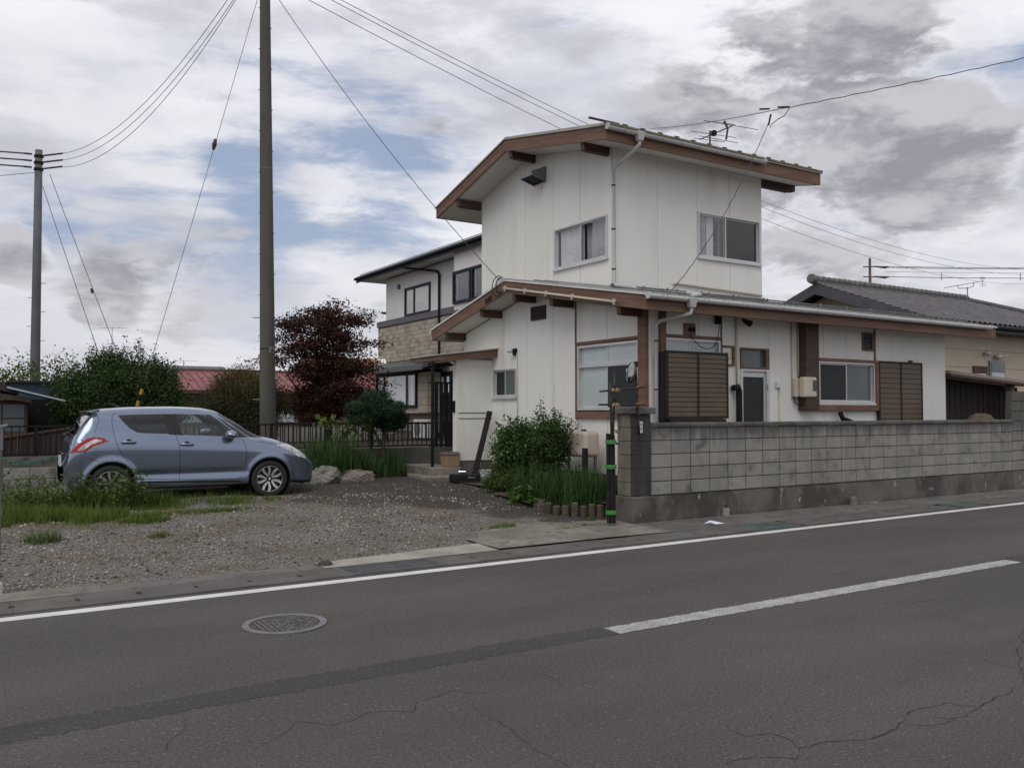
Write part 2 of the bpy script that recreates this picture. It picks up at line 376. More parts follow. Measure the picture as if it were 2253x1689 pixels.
def crack(pts, wd, seed):
    r = random.Random(seed); P = [Vector((x, y, 0)) for x, y in pts]; line = []
    for a, c in zip(P[:-1], P[1:]):
        m = max(3, int((c - a).length / .05))
        for i in range(m): line.append(a.lerp(c, i / m))
    line.append(P[-1]); n = len(line); v = []; wob = Vector((0, 0, 0))
    for i, p in enumerate(line):
        d = (line[min(i + 1, n - 1)] - line[max(i - 1, 0)]).normalized(); s = Vector((-d.y, d.x, 0)); wob = wob * .75 + s * r.uniform(-.016, .016)
        ww = wd * r.uniform(.12, .8) * math.sin(math.pi * min(1, max(.04, i / n))) ** .4
        for g in (-1, 1): v.append((p.x + wob.x + s.x * ww * g, p.y + wob.y + s.y * ww * g, .001))
    MB().add(v, [(2 * i, 2 * i + 1, 2 * i + 3, 2 * i + 2) for i in range(n - 1)]).build('crack', 'crack', road)
for i, (p, wd) in enumerate([([(2.7, 4.4), (2.54, 4.41), (2.47, 4.53), (2.33, 4.5), (2.2, 4.48), (2.09, 4.33), (1.91, 4.46), (1.76, 4.37), (1.66, 4.36), (1.51, 4.51), (1.22, 4.26)], .007),
        ([(2.48, 4.35), (2.41, 4.17), (2.41, 3.98), (2.42, 3.84), (2.41, 3.78), (2.4, 3.6), (2.39, 3.44), (2.38, 3.2)], .006), ([(1.02, 4.88), (.99, 4.74), (.88, 4.59), (.82, 4.45)], .006), ([(.56, 4.49), (.63, 4.49), (.72, 4.4)], .005),
        ([(5.39, 2.77), (5.08, 2.74), (4.78, 2.72), (4.58, 2.68), (4.48, 2.72), (4.43, 2.78)], .010), ([(4.78, 2.72), (4.71, 2.84), (4.5, 2.88), (4.28, 2.83), (4.17, 2.77), (3.95, 2.73), (3.81, 2.76), (3.65, 2.81), (3.47, 2.84), (3.35, 2.79), (3.2, 2.87), (3.01, 2.9)], .011),
        ([(3.47, 2.84), (3.51, 2.97), (3.49, 3.07), (3.37, 3.09), (3.4, 3.26)], .007), ([(4.18, 2.77), (4.27, 2.71), (4.5, 2.69)], .009), ([(5.75, 3.21), (5.7, 3.05), (5.73, 2.94)], .006),
        ([(6.64, 4.77), (6.7, 4.57), (6.82, 4.47), (7.15, 4.45), (7.43, 4.32)], .007), ([(3.08, 4.56), (3.08, 4.37), (3.02, 4.17)], .005), ([(6.8, 3.5), (6.3, 3.25), (5.75, 3.0), (5.39, 2.77)], .009)]): crack(p, wd, i)

# gutter: lids with half notches at their ends, one object each, on a concrete channel
gut = MB()
for x in np.arange(-12, 40, 4.):
    gut.hexa([(x, 8.19 + ey(x), -.13), (x + 4, 8.19 + ey(x + 4), -.13), (x + 4, 8.74 + ey(x + 4), -.13), (x, 8.74 + ey(x), -.13)], [(x, 8.19 + ey(x), -.10), (x + 4, 8.19 + ey(x + 4), -.10), (x + 4, 8.74 + ey(x + 4), -.10), (x, 8.74 + ey(x), -.10)])
gutter = gut.build('gutter', 'black_void', kind='structure')
L, D = .2475, .252
lidpoly = [(-L, -D), (L, -D), (L, -.045), (L - .022, -.045), (L - .022, .045), (L, .045), (L, D), (-L, D), (-L, .045), (-L + .022, .045), (-L + .022, -.045), (-L, -.045)]
lid0 = None
for i in range(70):
    x = .65 - 6 + i * .497
    if 3.25 < x < 4.45 or 9.15 < x < 10.2 or 14.5 < x < 15.2: continue
    wl = (x, 8.46 + ey(x), -.05 + random.uniform(-.003, .003)); rt = (0, random.uniform(-.004, .004), math.atan(.0165))
    if lid0 is None:
        lid0 = MB().prism(lidpoly, 'z', -.06, .06).build('gutter_lid', 'lid', gutter, local=True, bevel=.002)
        lid0.location = tuple(np.array(wl) - np.array(WL[gutter.name])); WL[lid0.name] = wl; lid0.rotation_euler = rt
    else: dup(lid0, gutter, wl, rt)
mat('galv', (.19, .195, .195), (.14, .145, .147), 4, rough=.55, metal=.6)
mat('galv_green', (.10, .135, .135), (.15, .18, .175), 3, rough=.6, metal=.2)
def grating(x0, x1, label, m):
    y0, y1 = 8.23 + ey((x0 + x1) / 2), 8.71 + ey((x0 + x1) / 2)
    t = thing('drain_grating', label, 'drain grating', ((x0 + x1) / 2, (y0 + y1) / 2, -.02), 'steel gratings set in the roadside gutter')
    f = MB().box(x0, x1, y0, y0 + .02, -.05, .012).box(x0, x1, y1 - .02, y1, -.05, .012).box(x0, x0 + .015, y0 + .02, y1 - .02, -.05, .012).box(x1 - .015, x1, y0 + .02, y1 - .02, -.05, .012); f.build('frame', m, t)
    for k in range(1, 11): MB().box(x0 + .015, x1 - .015, y0 + k * (y1 - y0) / 11 - .006, y0 + k * (y1 - y0) / 11 + .006, -.03, .010).build('bar', m, t)
    c = MB(); nx = int((x1 - x0) / .05)
    for k in range(1, nx): c.box(x0 + k * .05 - .004, x0 + k * .05 + .004, y0 + .02, y1 - .02, -.02, .006)
    c.build('cross_bar', m, t, kind='stuff')
grating(3.28, 4.42, 'grey steel drain grating beside the gravel driveway', 'galv')
grating(9.16, 10.19, 'dull green steel grating by the gutter near the paper scrap', 'galv_green')
grating(14.52, 15.18, 'far green steel grating near the right end of the block wall', 'galv_green')

def sheet(name, m, x0, x1, f0, f1, zf, nx, ny, kind='structure', **kw):
    xs = np.linspace(x0, x1, nx); v = []
    for j in range(ny):
        for x in xs:
            y = f0(x) + (f1(x) - f0(x)) * j / (ny - 1); v.append((x, y, float(zf(x, y))))
    return MB().add(v, [(j * nx + i, j * nx + i + 1, (j + 1) * nx + i + 1, (j + 1) * nx + i) for j in range(ny - 1) for i in range(nx - 1)]).build(name, m, kind=kind, smooth=True, **kw)
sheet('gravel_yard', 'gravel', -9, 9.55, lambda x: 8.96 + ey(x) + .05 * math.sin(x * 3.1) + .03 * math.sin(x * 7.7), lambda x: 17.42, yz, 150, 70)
sheet('gutter_edge', 'concrete', -12, 1.1, lambda x: 8.70 + ey(x), lambda x: 9.0 + ey(x), lambda x, y: .012 + .02 * (y > 8.9), 30, 4)
sheet('gutter_edge', 'concrete_dark', 1.1, 3.2, lambda x: 8.70 + ey(x), lambda x: 9.0 + ey(x), lambda x, y: .010, 20, 3)
mat('concrete_pale', (.36, .33, .285), (.26, .235, .20), 2.2, rough=.9, bump=.5, bscale=90, c3=(.16, .142, .12), s3=7, l3=.56, h3=.75)
sheet('gutter_edge', 'concrete_pale', 3.2, 5.35, lambda x: 8.70 + ey(x), lambda x: 9.02 + .09 * (x - 3.2) + ey(x), lambda x, y: .014 + .03 * max(0, y - 8.8), 20, 4)
sheet('driveway_apron', 'concrete', 5.35, 8.18, lambda x: 8.70 + ey(x), lambda x: 9.45 + .75 * min(1, max(0, (x - 5.35) / .7)) ** .6 + .10 * math.sin(x * 4) + .05 * math.sin(x * 11) - .05 * abs(x - 6.8), lambda x, y: max(.012, float(yz(x, y)) + .022 - .05 * max(0, (y - 9.9)) - .012 * max(0, x - 7)), 50, 24)
sheet('verge', 'concrete_dark', 8.18, 60, lambda x: 8.70 + ey(x), lambda x: max(9.66, 8.75 + ey(x)), lambda x, y: .012 + .02 * sst((y - 9.2) / .4), 60, 5)
sheet('back_yard', 'earth', 8.16, 60, lambda x: 9.7, lambda x: 17.42, lambda x, y: .26, 12, 6)
sheet('neighbour_ground', 'earth', -60, 120, lambda x: 17.5, lambda x: 130, lambda x, y: .66, 12, 6)
MB().box(-60, 9.5, 17.42, 17.6, -.1, .84).build('retaining_wall', 'concrete_dark', label='low concrete retaining wall under the black iron fence', cat='wall', kind='thing')

# loose chippings over the yard, far too many to count
def chips(n, fn, size, seed):
    r = np.random.default_rng(seed); x = r.uniform(-1.5, 8.2, n); y = r.uniform(8.95, 15.2, n)
    keep = fn(x, y, r); x, y = x[keep], y[keep]; m = len(x); s = r.uniform(.5, 1.6, m) * size * r.choice([.7, 1, 1.5], m, p=[.5, .38, .12])
    o = np.array([[1, 0, 0], [0, 1, 0], [-1, 0, 0], [0, -1, 0], [0, 0, .7], [0, 0, -.6]]); v = o[None] * r.uniform(.55, 1.25, (m, 6, 1)) * s[:, None, None]
    a = r.uniform(0, 6.28, m); ca, sa = np.cos(a)[:, None], np.sin(a)[:, None]
    v = np.stack([v[..., 0] * ca - v[..., 1] * sa, v[..., 0] * sa + v[..., 1] * ca, v[..., 2]], -1)
    v += np.stack([x, y, yz(x, y) + s * .25], -1)[:, None]
    f = np.array([[0, 1, 4], [1, 2, 4], [2, 3, 4], [3, 0, 4], [1, 0, 5], [2, 1, 5], [3, 2, 5], [0, 3, 5]])
    return v.reshape(-1, 3), (np.arange(m)[:, None, None] * 6 + f[None]).reshape(-1, 3)
def dens(x, y, r):
    edge = .75 * x + .55 * y + vnoise(x, y, .9, 8) * .5; g = 1 - sst((edge - 10.5) / .9) * .85
    pat = .5 + .5 * np.tanh(vnoise(x, y, 1.3, 5) * 1.2)
    return (r.uniform(0, 1, len(x)) < g * (.25 + .75 * pat)) & (y > 8.98 + ey(x)) & ~((x > 5.3) & (y < 10.1))
o = npmesh('loose_gravel', *chips(64000, dens, .0112, 4), 'stone_chip'); tag(o, 'loose pale chippings strewn over the driveway', 'gravel', kind='stuff')
def dens2(x, y, r): return ((np.abs(x - 5.9 + (y - 12.4) * .5) < 1.1) & (np.abs(y - 12.6) < 1.5) & (vnoise(x, y, 2.5, 15) > .1)) | ((x < 1.2) & (y < 10.2) & (vnoise(x, y, 2.5, 16) > -.2))
o = npmesh('loose_gravel', *chips(13000, dens2, .016, 9), 'stone_chip'); tag(o, 'coarser pale stones in heaps on the driveway', 'gravel', kind='stuff')

# manhole cover
mat('iron_cover', (.21, .195, .205), (.16, .148, .156), 8, rough=.55, metal=.35, bump=.2, bscale=150)
mat('iron_recess', (.05, .043, .039), (.075, .062, .05), 14, rough=.8)
t = thing('manhole_cover', 'round grey cast iron manhole cover in the near lane', 'manhole cover', (2.12, 6.61, 0))
MB().lathe([(.315, .0), (.315, .008), (.268, .008), (.264, .003), (.0, .003)], (2.12, 6.61, 0), n=48).build('plate', 'iron_recess', t)
MB().lathe([(.318, .001), (.318, .011), (.266, .011), (.266, .004)], (2.12, 6.61, 0), n=48, cap=False).build('rim', 'iron_cover', t)
r = random.Random(3); q = MB()
for i in range(-12, 13):                       # raised relief: diagonal ribs, roof rows, leaf dashes
    u = i * .02
    for j in range(-13, 14):
        wv = j * .019; x, y = u * 1.0, wv
        if x * x + y * y > .058: continue
        if x < -.08:
            if i % 2 == 0: q.box(2.12 + x - .004, 2.12 + x + .004, 6.61 + y - .0096, 6.61 + y + .0096, .003, .011)
        elif y > .06:
            if r.random() < .7: q.box(2.12 + x - .008, 2.12 + x + .007, 6.61 + y - .004, 6.61 + y + .004, .003, .011)
        elif r.random() < .55:
            w_, h_ = r.choice([(.009, .003), (.003, .009), (.009, .006)]); q.box(2.12 + x - w_, 2.12 + x + w_, 6.61 + y - h_, 6.61 + y + h_, .003, .011)
q.build('relief', 'iron_cover', t, kind='stuff')

# ------------------------------------------------------------------ concrete block wall with gate pillar
mat('block', (.265, .252, .23), (.213, .202, .184), 2.2, rough=.9, bump=.5, bscale=130, rnd=.09, c3=(.115, .108, .098), s3=3.3, l3=.53, h3=.74, drip=1.41)
mat('mortar', (.055, .05, .044), (.09, .082, .072), 3, rough=.95)
mat('footing', (.122, .110, .097), (.055, .049, .043), 1.7, .38, .62, rough=.9, bump=.8, bscale=30, c3=(.30, .28, .25), s3=4.2, l3=.62, h3=.70, stretch=(1, 1, .7))
mat('cap_block', (.12, .112, .105), (.065, .06, .058), 2.4, rough=.9, bump=.5, bscale=90, rnd=.15)
mat('pillar_block', (.22, .192, .152), (.15, .132, .106), 4, rough=.9, bump=.5, bscale=100, rnd=.12, c3=(.05, .046, .042), s3=3.4, l3=.54, h3=.68, stretch=(1, 1, .4))
mat('algae', (.030, .027, .027), (.052, .047, .044), 3, rough=.9, bump=.4, bscale=90, c3=(.10, .092, .08), s3=6, l3=.62, h3=.76, stretch=(2, 2, .35))
BW = thing('block_wall', 'long grey concrete block wall with stained footing along the road', 'wall', (13.5, 9.7, 0))
bk = MB().box(8.53, 18.45, 9.642, 9.735, .40, 1.405).box(18.45, 30, 9.642, 9.735, .40, 2.06).build('joints', 'mortar', BW)
b0 = None
def blk(x, z, name='block', m='block', y=9.69):
    global b0
    if b0 is None:
        b0 = MB().box(-.190, .190, -.06, .06, -.0935, .0935).build('block', 'block', bk, local=True, bevel=.005); b0.location = (x - WL[bk.name][0], y - WL[bk.name][1], z - WL[bk.name][2]); WL[b0.name] = (x, y, z); return
    dup(b0, bk, (x, y + random.uniform(-.003, .003), z), (0, random.uniform(-.003, .003), random.uniform(-.006, .006)))
for c in range(25):
    for rw in range(5): blk(8.53 + .2 + c * .397, .41 + .1 + rw * .2)
for c in range(5):
    for rw in range(8): blk(18.46 + .2 + c * .397, .41 + .1 + rw * .206)
cap0 = None
for c in range(25):
    wl = (8.53 + .2 + c * .397, 9.69, 1.443)
    if cap0 is None:
        poly = [(-.085, -.034), (.085, -.034), (.085, .012), (.06, .032), (-.06, .032), (-.085, .012)]
        cap0 = MB().prism(poly, 'x', -.1965, .1965).build('cap_block', 'cap_block', BW, local=True, bevel=.006); cap0.location = tuple(np.array(wl) - np.array(WL[BW.name])); WL[cap0.name] = wl
    else: dup(cap0, BW, wl, (random.uniform(-.02, .02), 0, random.uniform(-.006, .006)))
ft = MB(); xs = np.linspace(8.56, 30, 60); r = random.Random(5)
prof = [(9.60, -.05), (9.585, .05), (9.60, .2), (9.612, .395), (9.74, .395), (9.74, -.05)]
v = []
for x in xs:
    for (y, z) in prof: v.append((x, y + (r.uniform(-.006, .006) if y < 9.7 else 0), z + (r.uniform(-.006, .004) if z > .3 else 0)))
ft.add(v, [(i * 6 + k, i * 6 + (k + 1) % 6, (i + 1) * 6 + (k + 1) % 6, (i + 1) * 6 + k) for i in range(59) for k in range(6)])
ft.build('footing', 'footing', BW)
GP = thing('gate_pillar', 'square concrete block gate pillar, black stained front, carrying the nameplate', 'pillar', (8.35, 9.8, 0))
MB().box(8.135, 8.556, 9.575, 9.99, -.05, .405).build('footing', 'footing', GP, bevel=.012)
MB().box(8.175, 8.515, 9.64, 9.95, .405, 1.60).build('joints', 'mortar', GP)
for rw in range(6):
    z0 = .41 + rw * .199
    MB().box(8.163, 8.527, 9.632, 9.662, z0 + .004, z0 + .194).build('face_block', 'algae', GP, bevel=.004)
    if rw % 2: MB().box(8.160, 8.185, 9.664, 9.955, z0 + .004, z0 + .194).build('side_block', 'pillar_block', GP, bevel=.004)
    else: MB().box(8.160, 8.185, 9.664, 9.80, z0 + .004, z0 + .194).build('side_block', 'pillar_block', GP, bevel=.004); MB().box(8.160, 8.185, 9.806, 9.955, z0 + .004, z0 + .194).build('side_block', 'pillar_block', GP, bevel=.004)
MB().box(8.505, 8.535, 9.664, 9.955, .41, 1.60).build('end_block', 'pillar_block', GP, bevel=.004)
MB().box(8.10, 8.59, 9.575, 10.01, 1.602, 1.70).build('coping', 'cap_block', GP, bevel=.012)
mat('plate_white', (.62, .63, .64), rough=.35); mat('ink', (.02, .022, .03), rough=.5)
NP = thing('nameplate', 'small white upright nameplate on the black pillar front', 'nameplate', (8.335, 9.628, 1.41))
MB().box(8.305, 8.365, 9.621, 9.631, 1.325, 1.495).build('plate', 'plate_white', NP, bevel=.003)
q = MB()
def stroke(x0, z0, x1, z1, wd=.0045):
    d = Vector((x1 - x0, 0, z1 - z0)); s = Vector((-d.z, 0, d.x)).normalized() * wd / 2
    q.add([(x0 - s.x, 9.6195, z0 - s.z), (x0 + s.x, 9.6195, z0 + s.z), (x1 + s.x, 9.6195, z1 + s.z), (x1 - s.x, 9.6195, z1 - s.z)], [(0, 1, 2, 3)])
for a in [(-.014, .052, .012, .056), (-.012, .040, .012, .044), (-.001, .062, -.003, .034), (-.010, .050, -.012, .030), (.010, .050, .011, .032), (-.014, .022, .016, .021), (-.006, .030, .008, .027)]: stroke(8.335 + a[0], 1.41 + a[1], 8.335 + a[2], 1.41 + a[3])
for a in [(-.015, -.008, .010, -.002), (-.012, -.016, .012, -.013), (-.016, -.024, .016, -.022), (-.002, .000, -.004, -.040), (-.004, -.026, -.016, -.044), (-.002, -.026, .016, -.050)]: stroke(8.335 + a[0], 1.41 + a[1], 8.335 + a[2], 1.41 + a[3])
q.build('lettering', 'ink', NP)
# ------------------------------------------------------------------ the white two-storey house
mat('siding', (.76, .745, .70), (.715, .70, .655), .9, rough=.75, bump=.12, bscale=160, c3=(.57, .535, .465), s3=2.8, l3=.54, h3=.86, stretch=(1, 1, .14), spec=.3)
mat('seam', (.20, .185, .16), rough=.9)
mat('soffit', (.60, .58, .54), (.55, .53, .49), 1.2, rough=.8)
mat('wood', (.180, .098, .062), (.128, .069, .044), 1.2, rough=.62, bump=.25, bscale=30, stretch=(1.2, 1.2, 7), c3=(.085, .040, .026), s3=4, l3=.58, h3=.8)
mat('wood_dark', (.080, .042, .030), (.056, .030, .022), 2, rough=.65, bump=.25, bscale=30, stretch=(1.2, 1.2, 7))
mat('alu', (.58, .58, .59), (.52, .52, .53), 3, rough=.42, metal=.35)
mat('pvc', (.50, .50, .505), (.44, .44, .44), 2, rough=.5, c3=(.33, .325, .31), s3=5, l3=.6, h3=.8)
mat('cream_pvc', (.55, .50, .40), (.48, .43, .34), 3, rough=.5)
mat('roof_metal', (.36, .355, .345), (.29, .28, .265), 1.3, rough=.5, metal=.25, c3=(.22, .20, .17), s3=4, l3=.58, h3=.8)
mat('roof_edge', (.42, .41, .37), (.30, .285, .235), 1.6, rough=.6)
mat('white_metal', (.66, .66, .66), (.55, .55, .545), 2, rough=.45)
mat('moss_edge', (.20, .175, .10), (.13, .115, .07), 3, rough=.9)
mat('bronze', (.026, .023, .022), (.019, .017, .017), 3, rough=.6, spec=.25)
mat('slat', (.105, .075, .048), (.088, .062, .040), 2, rough=.55)
mat('curtain', (.80, .80, .82), (.66, .67, .70), 2, rough=.9)
mat('lace', (.50, .52, .55), (.36, .38, .41), 3, rough=.9)
mat('room', (.035, .035, .036), rough=1)
mat('frosted', (.46, .52, .52), (.42, .475, .478), 1.2, rough=.22, spec=.5)
mat('frosted_dark', (.10, .125, .13), (.08, .10, .105), 1.2, rough=.2, spec=.5)
mat('screen_mesh', (.028, .033, .036), (.02, .024, .026), 1.2, rough=.5, spec=.25)
mat('vent_brown', (.050, .028, .022), (.038, .022, .018), 5, rough=.6)
mat('steel_grey', (.22, .22, .235), (.18, .18, .19), 3, rough=.4, metal=.5)
mat('black', (.009, .009, .010), rough=.6, spec=.2); mat('black_matt', (.013, .012, .013), (.022, .02, .019), 5, rough=.85, spec=.2)
glassmat('glass'); glassmat('glass_dark', (.35, .38, .40))

GX, UX, FY, UY = 9.48, 9.94, 10.80, 12.25        # gable wall, upper gable wall, front wall, upper front wall
LR = [(10.20, 3.49), (14.35, 4.23), (17.50, 3.50)]; UR = [(11.65, 6.62), (14.94, 7.25), (18.00, 6.44)]
def rz(R_, y):
    (a, b, c) = R_
    return a[1] + (b[1] - a[1]) * (y - a[0]) / (b[0] - a[0]) if y < b[0] else c[1] + (b[1] - c[1]) * (c[0] - y) / (c[0] - b[0])
H = thing('white_house', 'white two-storey house with brown fascias and low gable roofs behind the block wall', 'house', (13.5, 13.8, .3))

def PT(ax, pl, a, z, d): return (pl + d, a, z) if ax == 'x' else (a, pl + d, z)
def wall(parent, name, ax, pl, a0, a1, z0, top, seams, opens, m='siding', knots=(), g=.0036, th=.012):
    """siding boards with open joints over a dark backing; d grows inwards. opens: (a0,a1,z0,z1)"""
    def cells(lo, hi):
        cuts = sorted({lo, hi} | {c for o in opens for c in o[:2] if lo < c < hi} | {k for k in knots if lo < k < hi})
        for p, q in zip(cuts[:-1], cuts[1:]):
            mid = (p + q) / 2; os = sorted([o for o in opens if o[0] < mid < o[1]], key=lambda o: o[2]); z = z0
            for o in os:
                if o[2] > z: yield p, q, z, None, o[2]
                z = o[3]
            yield p, q, z, 1, None
    def face(B, p, q, zl, tp, zh, d):
        zp, zq = (top(p), top(q)) if tp else (zh, zh)
        B.add([PT(ax, pl, p, zl, d), PT(ax, pl, q, zl, d), PT(ax, pl, q, zq, d), PT(ax, pl, p, zp, d)], [(0, 1, 2, 3)])
    B = MB()
    for c in cells(a0, a1): face(B, *c, th)
    wl = B.build(name, 'seam', parent)
    ss = [a0] + list(seams) + [a1]
    for s, e in zip(ss[:-1], ss[1:]):
        B = MB(); lo, hi = s + (g if s != a0 else 0), e - (g if e != a1 else 0)
        full = [o for o in opens if o[0] <= lo and o[1] >= hi]
        if full:                                       # the opening cuts the board in two
            for up_ in (0, 1):
                B = MB()
                for c in cells(lo, hi):
                    if bool(c[3]) == bool(up_): face(B, *c, 0)
                if B.v: B.build('panel', m, wl)
            continue
        for c in cells(lo, hi): face(B, *c, 0)
        for a in (lo, hi):
            B.add([PT(ax, pl, a, z0, 0), PT(ax, pl, a, z0, th), PT(ax, pl, a, top(a), th), PT(ax, pl, a, top(a), 0)], [(0, 1, 2, 3)]) if not any(o[0] < a < o[1] for o in opens) else None
        B.build('panel', m, wl)
    return wl
def bx(B, ax, pl, a0, a1, z0, z1, d0, d1):
    return B.box(pl + d0, pl + d1, a0, a1, z0, z1) if ax == 'x' else B.box(a0, a1, pl + d0, pl + d1, z0, z1)
def curtain(parent, ax, pl, a0, a1, z0, z1, d, m='curtain', amp=.018, per=.09, name='curtain'):
    n = max(8, int((a1 - a0) / .015)); B = MB(); v = []
    for z in (z0, z1):
        for i in range(n + 1):
            a = a0 + (a1 - a0) * i / n; v.append(PT(ax, pl, a, z, d + amp * math.sin(a / per * 6.28) + amp * .5 * math.sin(a * 31)))
    B.add(v, [(i, i + 1, n + 2 + i, n + 1 + i) for i in range(n)]); return B.build(name, m, parent, smooth=True)
def window(parent, ax, pl, a0, a1, z0, z1, name='window', frame='alu', panes=2, fw=.035, glass=('glass', 'glass'), stuff=None, depth=.09, proud=.025, sill=None, split=None, mid=None, gapdark='room', back=.45):
    B = MB(); 
    for (p, q, zl, zh) in ((a0, a1, z0, z0 + fw), (a0, a1, z1 - fw, z1), (a0, a0 + fw, z0 + fw, z1 - fw), (a1 - fw, a1, z0 + fw, z1 - fw)): bx(B, ax, pl, p, q, zl, zh, -proud, depth)
    wn = B.build(name, frame, parent)
    rooms = MB()                                         # dark room behind the opening
    def q4(p): rooms.add([PT(ax, pl, *c) for c in p], [(0, 1, 2, 3)])
    q4([(a0, z0, back), (a1, z0, back), (a1, z1, back), (a0, z1, back)]); q4([(a0, z0, depth), (a0, z0, back), (a0, z1, back), (a0, z1, depth)]); q4([(a1, z0, depth), (a1, z0, back), (a1, z1, back), (a1, z1, depth)])
    q4([(a0, z0, depth), (a1, z0, depth), (a1, z0, back), (a0, z0, back)]); q4([(a0, z1, depth), (a1, z1, depth), (a1, z1, back), (a0, z1, back)])
    rooms.build('interior', gapdark, wn)
    tiers = [(z0 + fw, z1 - fw)] if split is None else [(z0 + fw, split - .03), (split + .03, z1 - fw)]
    if split is not None: bx(MB(), ax, pl, a0 + fw, a1 - fw, split - .03, split + .03, -.012, .07).build('transom', frame, wn)
    for ti, (zl, zh) in enumerate(tiers):
        for k in range(panes):
            e = [a0 + fw + (a1 - a0 - 2 * fw) * j / panes for j in range(panes + 1)]
            if mid is not None and panes == 2: e[1] = mid
            p, q = e[k], e[k + 1]; d = .005 + .028 * (k % 2); s = .026
            p2, q2 = p - (.014 if k else 0), q + (.014 if k < panes - 1 else 0)
            S = MB(); bx(S, ax, pl, p2, q2, zl, zl + s, d, d + .024); bx(S, ax, pl, p2, q2, zh - s, zh, d, d + .024); bx(S, ax, pl, p2, p2 + s, zl + s, zh - s, d, d + .024); bx(S, ax, pl, q2 - s, q2, zl + s, zh - s, d, d + .024)
            S.build('sash', frame, wn)
            gm = glass[(ti * panes + k) % len(glass)]
            bx(MB(), ax, pl, p2 + s, q2 - s, zl + s, zh - s, d + .010, d + .014).build('pane', gm, wn)
    if sill: bx(MB(), ax, pl, a0 - .02, a1 + .02, z0 - .035, z0, -.05, .02).build('sill', sill, wn)
    if stuff:
        for (c0, c1, dd, m) in stuff: curtain(wn, ax, pl, c0, c1, z0 + .02, z1 - .02, dd, m)
    return wn

# walls ----------------------------------------------------------------
gtop = lambda y: rz(LR, y) - .285
wall(H, 'gable_wall', 'x', GX, FY, 16.95, .55, gtop, [11.83, 12.74, 13.46, 14.38, 15.25, 16.1], [(10.98, 12.68, 1.64, 2.85), (14.76, 15.66, 1.93, 2.52)], knots=(14.35,))
ftop = lambda x: 3.31
wall(H, 'front_wall', 'y', FY, GX, 18.02, .55, ftop, [10.65, 11.2, 11.63, 12.43, 13.2, 13.95, 14.64, 15.54, 16.11, 16.98], [(9.87, 11.16, 1.6, 2.87), (11.66, 12.40, .5, 2.77), (13.72, 15.44, 1.80, 2.60), (15.14, 15.51, 2.86, 3.21)])
MB().box(GX + .02, 18.02, 16.85, 16.95, .3, 3.2).build('rear_wall', 'siding', H)
MB().add([(18.02, FY, .3), (18.02, 16.95, .3), (18.02, 16.95, gtop(16.95)), (18.02, 14.35, gtop(14.35)), (18.02, FY, gtop(FY))], [(0, 1, 2, 3, 4)]).build('end_wall', 'siding', H)
MB().box(GX + .02, 18.0, FY + .03, 16.84, .0, .56).build('foundation', 'concrete_dark', H)
utop = lambda y: rz(UR, y) - .265
wall(H, 'upper_gable_wall', 'x', UX, UY, 16.95, 3.45, utop, [13.22, 14.11, 15.13, 16.0], [(12.37, 14.06, 4.46, 5.27)], knots=(14.94,))
wall(H, 'upper_front_wall', 'y', UY, UX, 13.90, 3.45, lambda x: 6.47, [11.04, 12.06, 12.97], [(12.08, 13.84, 4.66, 5.56)])
MB().box(UX + .02, 13.88, 16.86, 16.95, 3.4, 6.36).build('upper_rear_wall', 'siding', H)
MB().add([(13.90, UY, 3.4), (13.90, 16.95, 3.4), (13.90, 16.95, utop(16.95)), (13.90, 14.94, utop(14.94)), (13.90, UY, utop(UY))], [(0, 1, 2, 3, 4)]).build('upper_end_wall', 'siding', H)

